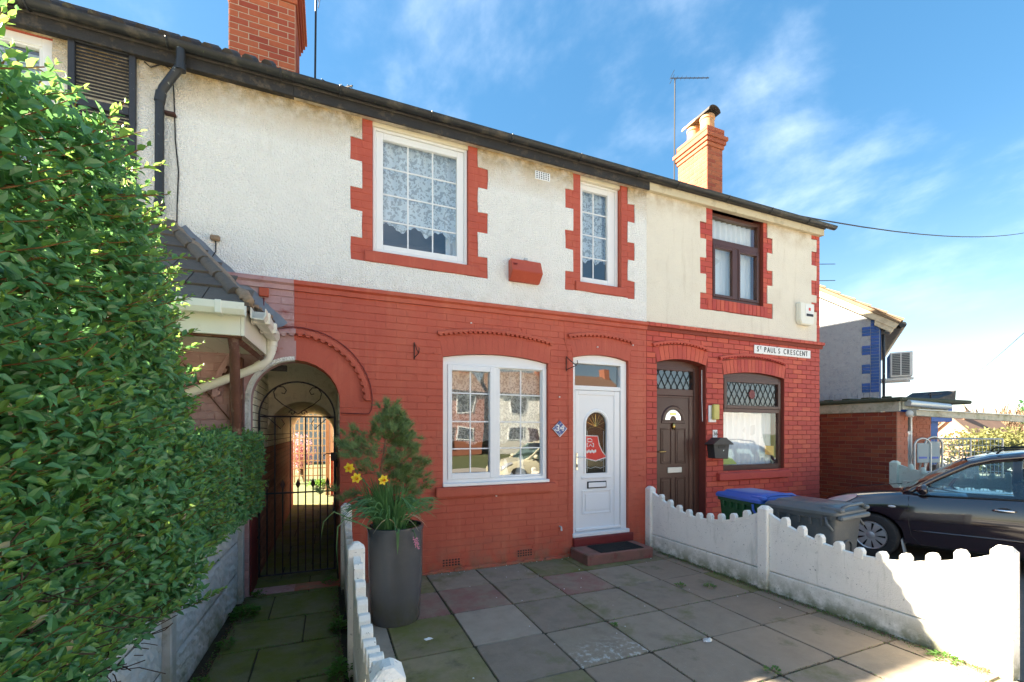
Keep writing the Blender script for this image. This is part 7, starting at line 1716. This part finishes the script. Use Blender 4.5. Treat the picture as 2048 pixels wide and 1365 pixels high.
# roll cages in the yard
def cage(label, x, y, wd, dp, z1, rot):
    g = root('roll_cage', label, 'roll cage', (x, y, -0.13), rot, 'roll cages', local=True)
    for a in (-wd / 2, wd / 2):
        for b in (-dp / 2, dp / 2): tubes('upright', [[(a, b, 0.12), (a, b, z1)]], 0.016, 'galv', g, 6)
    for b in (-dp / 2, dp / 2):
        tubes('rail', [[(-wd / 2, b, z1), (wd / 2, b, z1)]], 0.014, 'galv', g, 6); tubes('rail', [[(-wd / 2, b, 0.2), (wd / 2, b, 0.2)]], 0.014, 'galv', g, 6)
        bm = bmesh.new()
        for k in range(1, 16): tube(bm, [(-wd / 2 + wd * k / 16, b, 0.2), (-wd / 2 + wd * k / 16, b, z1)], 0.005, 4, cap=False)
        for k in range(1, 12): tube(bm, [(-wd / 2, b, 0.2 + (z1 - 0.2) * k / 12), (wd / 2, b, 0.2 + (z1 - 0.2) * k / 12)], 0.0055, 4, cap=False)
        tag(done('mesh_side', bm, 'galv', g), kind='stuff')
    for a in (-wd / 2, wd / 2): tubes('rail', [[(a, -dp / 2, z1), (a, dp / 2, z1)]], 0.014, 'galv', g, 6)
    bm = bmesh.new(); bx(bm, -wd / 2, wd / 2, -dp / 2, dp / 2, 0.16, 0.20, 0.005); done('base', bm, 'galv', g)
    bm = bmesh.new(); bx(bm, -wd * 0.3, wd * 0.25, -dp * 0.3, dp * 0.3, 0.2, 1.15, 0.02); done('load', bm, 'blind', g)
cage('wide wire roll cage standing in the shop yard', 11.55, -0.50, 1.05, 0.7, 1.68, R(-32))
def hoop(label, x, y, z1, wd):
    g = root('display_stand', label, 'stand', (x, y, -0.13), R(-25), 'hooped display stands', local=True)
    tubes('hoop', [[(-wd, 0, 0.0), (-wd, 0, z1 - wd)] + [(-wd * math.cos(math.pi * k / 10), 0, z1 - wd + wd * math.sin(math.pi * k / 10)) for k in range(11)] + [(wd, 0, z1 - wd), (wd, 0, 0.0)]], 0.018, 'galv', g, 8)
    for z in (0.35, 0.75, 1.05): tubes('crossbar', [[(-wd, 0, z), (wd, 0, z)]], 0.014, 'galv', g, 6)
    bm = bmesh.new(); bx(bm, -wd + 0.045, wd - 0.045, -0.012, 0.012, 1.22, z1 - 0.09, 0.01); done('board', bm, 'blind', g); bm = bmesh.new(); bx(bm, -wd + 0.07, wd - 0.08, -0.016, -0.0125, 1.30, 1.34, 0.0); done('board_print', bm, 'bin_blue', g)
    tubes('back_leg', [[(-wd, 0.0, z1 - wd), (-wd, 0.4, 0.0)]], 0.016, 'galv', g, 6); tubes('back_leg', [[(wd, 0.0, z1 - wd), (wd, 0.4, 0.0)]], 0.016, 'galv', g, 6)
hoop('hooped white display stand nearest the shop door', 10.52, -0.44, 1.69, 0.15); hoop('second hooped display stand right of the first one', 10.72, -0.52, 1.72, 0.16)
# blue quoined house behind
bh = root('blue_quoin_house', 'grey rendered gable house with blue brick corner and tan tiles', 'house', (12.5, 1.3, 0), R(31), local=True)
gx_ = 0.0
bm = bmesh.new(); prism(bm, [(0.0, -0.3), (0.0, 4.50), (3.6, 7.0), (7.2, 4.50), (7.2, -0.3)], gx_, gx_ + 6, 'x'); done('wall', bm, 'gable_grey', bh)
bands = lay(-7.1, -0.10, 2.50, 2.65, course=0.15, length=0.115, jv=0.010, jh=0.012); place_bricks(bh, [q for q in bands if q[0] > -2.2], 'gable_grey', '-x', at=gx_ + 0.002, d=0.02)
box('brick_band', gx_ - 0.012, gx_ + 0.02, 0.01, 7.1, 2.36, 2.49, 'garage_brick', bh, 0)
qb = []
for r_ in range(24):
    z = 2.66 + (r_ + 0.5) * 0.078
    if z > 4.46: break
    lng = (r_ // 3) % 2 == 0; a = -0.005 - (0.34 if lng else 0.17)
    if lng: qb += [(a + 0.085, z, 0.16, 0.07), (-0.09, z, 0.16, 0.07)]
    else: qb.append((-0.09, z, 0.16, 0.07))
place_bricks(bh, qb, 'blue_brick', '-x', at=gx_ + 0.002, d=0.014)
box('blue_front', gx_ + 0.02, gx_ + 6, -0.025, -0.001, 2.0, 4.4, 'blue_brick', bh, 0)
vd = Vector((0, 3.6, 2.5)).normalized()
def vp(t, h): return (0.0 + (t) * vd.y - h * vd.z, 4.50 + t * vd.z + h * vd.y)
bm = bmesh.new(); prism(bm, [vp(-0.42, 0.02), vp(4.4, 0.02), vp(4.4, 0.09), vp(-0.42, 0.09)], gx_ - 0.12, gx_ + 6, 'x'); done('roof', bm, 'tile_tan', bh)
bm = bmesh.new(); prism(bm, [vp(-0.42, -0.12), vp(4.4, -0.12), vp(4.4, 0.015), vp(-0.42, 0.015)], gx_ - 0.09, gx_ - 0.05, 'x'); done('bargeboard', bm, 'fascia_cream', bh)
bm = bmesh.new(); prism(bm, [vp(-0.40, -0.22), vp(-0.02, -0.22), vp(0.1, 0.01), vp(-0.42, 0.01)], gx_ - 0.075, gx_ + 0.25, 'x'); done('eaves_box', bm, 'fascia_cream', bh)
for k in range(13):
    a = -0.44 + k * 0.37; bm = bmesh.new(); prism(bm, [vp(a, 0.092), vp(a + 0.42, 0.092), vp(a + 0.42, 0.105), vp(a, 0.150)], gx_ - 0.16, gx_ + 0.2, 'x'); done('verge_tile', bm, 'tile_tan', bh)
box('soffit', gx_, gx_ + 6, -0.40, -0.03, 4.16, 4.20, 'black_board', bh, 0); tubes('gutter', [[(gx_ - 0.1, -0.42, 4.24), (gx_ + 6, -0.42, 4.24)]], 0.07, 'black_gutter', bh, 10)
tubes('pipe', [[(gx_ + 0.25, -0.08, 4.1), (gx_ + 0.05, -0.08, 3.6), (gx_ + 0.05, -0.08, 2.4)]], 0.03, 'black_pipe', bh)
ac = root('air_conditioner', 'white outdoor air conditioning unit on brackets high on the house front', 'air conditioner', (12.5, 1.3, 0), R(31), local=True)
box('case', gx_ + 0.10, gx_ + 0.95, -0.62, -0.20, 3.02, 3.62, 'ac_white', ac, 0.015); box('coil', gx_ + 0.092, gx_ + 0.0985, -0.56, -0.24, 3.06, 3.58, 'ac_dark', ac, 0); box('grille_bar', gx_ + 0.084, gx_ + 0.0915, -0.41, -0.39, 3.05, 3.59, 'ac_white', ac, 0)
for k in range(12): box('fin', gx_ + 0.086, gx_ + 0.0915, -0.56, -0.24, 3.085 + k * 0.042, 3.09 + k * 0.042, 'ac_white', ac, 0)
box('bracket', gx_ + 0.15, gx_ + 0.20, -0.64, -0.03, 2.94, 3.00, 'ac_white', ac); box('bracket', gx_ + 0.80, gx_ + 0.85, -0.64, -0.03, 2.94, 3.00, 'ac_white', ac)
bs = root('blue_shop_wall', 'dark blue shop wall with ragged roof edge behind the carport', 'shop', (17.9, 2.6, 0))
box('wall', 17.2, 17.9, 2.5, 3.6, -0.2, 2.55, 'blue_brick', bs, 0.01); box('sign_band', 17.2, 18.5, 2.4, 2.49, 2.0, 2.62, 'blue_brick', bs, 0.01); bm = bmesh.new(); prism(bm, [(17.0, 2.63), (18.55, 2.63), (18.6, 3.02), (18.2, 2.86), (17.6, 2.74), (17.0, 2.70)], 2.35, 3.5); done('roof_edge', bm, 'black_board', bs)
sa = root('television_aerial', 'small distant aerial above the carport', 'aerial', (15.2, 1.5, 2.0), group='television aerials'); tubes('mast', [[(15.2, 1.5, 1.9), (15.2, 1.5, 2.75)]], 0.018, 'cable_black', sa, 5); tubes('boom', [[(15.1, 1.5, 2.70), (15.75, 1.5, 2.75)]], 0.014, 'cable_black', sa, 5)
# distance: bank of bare trees, shrubs, gabled house, spire
bank = bmesh.new(); rnd = random.Random(9); G = []
for i in range(40):
    x = 30 + i * 4.0; col_ = []
    for j in range(8): y = -30 + j * 14; col_.append(bank.verts.new((x, y, -0.4 + max(0, (x - 55) * 0.035) + rnd.uniform(-.3, .3))))
    G.append(col_)
for a, b in zip(G, G[1:]):
    for j in range(7): bank.faces.new((a[j], b[j], b[j + 1], a[j + 1]))
tag(done('hillside', bank, 'grass_ground', None, smooth=True), kind='structure')
def bush(name, label, cat, x, y, z, rx, ry, rz, n, m, Ls, group=None, trunk=True):
    b = root(name, label, cat, (x, y, z), group=group); LB = Leaves(); bm = bmesh.new()
    lob = [(Vector((rnd.uniform(-.6, .6) * rx, rnd.uniform(-.6, .6) * ry, rz * rnd.uniform(0.5, 1.3))), rnd.uniform(0.35, 0.6)) for _ in range(9)]
    for c_, s_ in lob: tube(bm, [(x, y, z), (x + c_.x * 0.4, y + c_.y * 0.4, z + c_.z * 0.5), (x + c_.x, y + c_.y, z + c_.z)], [rx * 0.04, rx * 0.025, rx * 0.008], 5)
    for _ in range(n):
        c_, s_ = lob[rnd.randrange(9)]; d = rv(rnd); d = d.normalized() * (rnd.random() ** 0.4) if d.length > 0 else d
        p = Vector((x + c_.x + d.x * rx * s_, y + c_.y + d.y * ry * s_, max(z + 0.05, z + c_.z + d.z * rz * s_))); LB.leaf(p, rv(rnd), rv(rnd) + Vector((0, 0, 0.6)), Ls * rnd.uniform(0.6, 1.3), Ls * 0.5)
    LB.build('crown', [m], b, None); done('trunk', bm, 'twig_dark', b)
bush('shrub', 'yellow green sunlit shrub beyond the carport', 'shrub', 27, 4.4, -0.2, 2.6, 2.4, 1.25, 3600, 'leaf_far', 0.16, 'distant shrubs'); bush('shrub', 'green shrub at the right edge behind the car roof', 'shrub', 23, 2.0, -0.2, 2.0, 2.0, 1.2, 3000, 'leaf_far', 0.15, 'distant shrubs'); bush('conifer', 'dark green tree top at the right edge of the skyline', 'tree', 60, 14.0, 0.2, 1.6, 1.6, 2.8, 1800, 'leaf_privet', 0.35)
bt = Leaves()
for _ in range(26000):
    x = rnd.uniform(52, 75); y = rnd.uniform(-8, 38); h = 2.75 + 0.5 * math.sin(y * 0.6) + 0.35 * math.sin(y * 1.9 + x * .3); z = rnd.uniform(0, 1) ** 0.7 * h
    bt.leaf(Vector((x, y, z)), rv(rnd) * 0.5 + Vector((0, 0, 1)), rv(rnd), rnd.uniform(0.4, 1.1), 0.10)
tag(bt.build('bare_trees', ['twig_far'], None), 'brown mass of bare trees on the far bank', 'trees')
dh = root('distant_house', 'small pink brick gabled house in front of the bare trees', 'house', (42, 12, 0)); bm = bmesh.new(); prism(bm, [(10.6, -0.3), (13.6, -0.3), (13.6, 1.0), (12.1, 2.7), (10.6, 1.0)], 42, 48, 'x'); done('wall', bm, 'far_pink', dh)
bm = bmesh.new(); prism(bm, [(10.3, 0.9), (12.1, 2.85), (13.9, 0.9), (13.9, 0.75), (12.1, 2.68), (10.3, 0.75)], 41.8, 48.2, 'x'); done('roof', bm, 'far_roof', dh); box('chimney', 43, 43.5, 11.8, 12.2, 2.6, 3.2, 'far_pink', dh, 0)
sp_ = root('church_spire', 'small pale pointed spire on the skyline above the carport beam', 'spire', (60, 18.6, 0)); box('tower', 59.5, 60.5, 18.1, 19.1, 0, 3.0, 'tile_tan', sp_, 0.02); bm = bmesh.new(); bmesh.ops.create_cone(bm, cap_ends=True, segments=4, radius1=1.0, radius2=0.03, depth=1.5, matrix=Matrix.Translation((60, 18.6, 3.76)) @ Matrix.Rotation(R(45), 4, 'Z')); done('spire_roof', bm, 'tile_tan', sp_)
# overhead wires
def sagwire(name, label, a, b, sag, r=0.012):
    a, b = Vector(a), Vector(b); cable(name, label, [a.lerp(b, k / 12) + Vector((0, 0, -sag * 4 * (k / 12) * (1 - k / 12))) for k in range(13)], r)
sagwire('overhead_wire', 'overhead wire running right from the eave of the end house', (6.9, -0.12, 5.36), (27.0, 3.2, 10.0), 0.35, 0.012)
sagwire('overhead_wire', 'faint overhead wire low in the sky at the right edge', (54, 15.6, 6.8), (24, 2.6, 5.4), 0.1, 0.012)
for k, z in enumerate((4.42, 4.72)): cable('aerial_rod', ('lower' if k == 0 else 'upper') + ' thin rod sticking out past the end house corner', [(8.19, 0.02, z), (8.55, -0.05, z + 0.03)], 0.006)

# ================================================================== back garden seen through the passage
sd1 = root('garden_shed', 'cream boarded outbuilding on a brick base seen through the passage', 'shed', (0.3, 9, 0))
box('brick_base', 0.06, 2.4, 7.6, 10.5, -0.1, 1.0, 'far_brick', sd1, 0.004); place_bricks(sd1, lay(0.06, 1.2, 0.0, 1.0, course=0.078), 'chim_brick', 'y', at=7.602, d=0.008, cap=100)
for k in range(9): box('board', 0.05 + k * 0.13, 0.173 + k * 0.13, 7.58, 7.64, 1.06, 2.7, 'upvc_cream', sd1, 0.006)
box('cill', 0.0, 1.3, 7.54, 7.66, 1.0, 1.055, 'white_paint', sd1); box('shed_body', 0.08, 2.4, 7.645, 10.5, 1.06, 2.7, 'upvc_cream', sd1, 0); box('corner_post', -0.06, 0.04, 7.5, 7.6, 0, 2.7, 'fence_timber', sd1); box('roof', -0.2, 2.6, 7.4, 10.7, 2.71, 2.8, 'felt_roof', sd1)
tr = root('garden_trellis', 'timber trellis and stacked wire frames at the end of the passage', 'trellis', (-0.5, 11, 0))
for k in range(12): box('slat', -1.6 + k * 0.14, -1.56 + k * 0.14, 11.0, 11.03, 0, 2.3, 'fence_timber', tr, 0)
for k in range(9): box('crosspiece', -1.62, 0.0, 11.032, 11.05, 0.2 + k * 0.25, 0.235 + k * 0.25, 'fence_timber', tr, 0)
bush('shrub', 'pink flushed shrub behind the trellis in the back garden', 'shrub', -0.8, 12.2, 0, 0.9, 0.5, 1.1, 1800, 'blossom', 0.09); bush('shrub', 'low green plant at the far end of the passage', 'plant', -0.3, 9.5, 0, 0.3, 0.3, 0.14, 400, 'leaf_weed', 0.08)
bb = root('rear_house', 'grey roofed house behind the back garden', 'house', (-1, 24, 0)); box('wall', -8, 6, 22, 27, -0.3, 3.0, 'gable_grey', bb, 0); bm = bmesh.new(); prism(bm, [(21.7, 3.0), (24.5, 5.2), (27.3, 3.0)], -8.2, 6.2, 'x'); done('roof', bm, 'far_roof', bb)

# ================================================================== other side of the street (reflected in the windows)
def street_house(x0, x1, label, wallm):
    h = root('street_house', label, 'house', ((x0 + x1) / 2, -35, 0), group='houses across the street')
    box('wall', x0, x1, -39, -32, -0.3, 5.2, wallm, h, 0)
    bm = bmesh.new(); prism(bm, [(-39.4, 5.1), (-35.5, 7.6), (-31.6, 5.1)], x0, x1, 'x'); done('roof', bm, 'far_roof', h)
    for a in (0.2, 0.65):
        for z in (0.9, 3.4):
            xx_ = x0 + (x1 - x0) * a; wf = box('window', xx_, xx_ + 1.5, -32.0, -31.94, z, z + 1.35, 'upvc', h, 0); box('pane', xx_ + 0.1, xx_ + 1.4, -31.938, -31.93, z + 0.1, z + 1.25, 'window_void', wf, 0)
    box('door', x0 + (x1 - x0) * 0.48, x0 + (x1 - x0) * 0.48 + 0.9, -32.0, -31.95, 0, 2.1, 'brown_door', h, 0); box('chimney', x1 - 1.2, x1 - 0.4, -36, -35, 7.0, 8.6, 'far_brick', h, 0)
for k in range(7): street_house(-26 + k * 8.0, -26 + k * 8.0 + 6.8, ['far left', 'left', 'third', 'middle', 'fifth', 'right', 'far right'][k] + ' brick house across the street seen only as a reflection', ['far_brick', 'render_cream', 'far_brick', 'far_pink', 'far_brick', 'render_white', 'far_brick'][k])
build_car('street_car', 'pale cream car parked in the street, reflected in the white window', 'car', (6.0, -9.2, -0.22), R(180), 'cream_paint', False)
vn_ = root('camper_van', 'white van with raised cab parked in the street, reflected in the brown window', 'van', (14.0, -9.6, -0.22), R(180), local=True)
bm = bmesh.new(); prism(bm, [(0.9, 0.35), (0.85, 0.9), (0.35, 1.1), (-0.35, 1.75), (-0.2, 2.2), (-0.5, 2.75), (-4.2, 2.75), (-4.3, 0.35)], -0.95, 0.95); bmesh.ops.bevel(bm, geom=list(bm.edges), offset=0.06, segments=2, affect='EDGES'); done('van_body', bm, 'van_white', vn_, smooth=40)
for s in (1, -1):
    poly('cab_window', [(0.2, 1.12), (-0.30, 1.68), (-0.85, 1.68), (-0.85, 1.12)], s * 0.955, s * 0.965, 'window_void', vn_)
    for x in (0.15, -3.2):
        bm = bmesh.new(); lathe(bm, [(0.0, 0.1), (0.2, 0.1), (0.33, 0.09), (0.34, -0.09), (0, -0.09)], (0, 0, 0), 24)
        for v in bm.verts: v.co = Vector((x + v.co.x, s * (0.85 + v.co.z), 0.34 + v.co.y))
        done('wheel', bm, 'tyre', vn_, smooth=40)
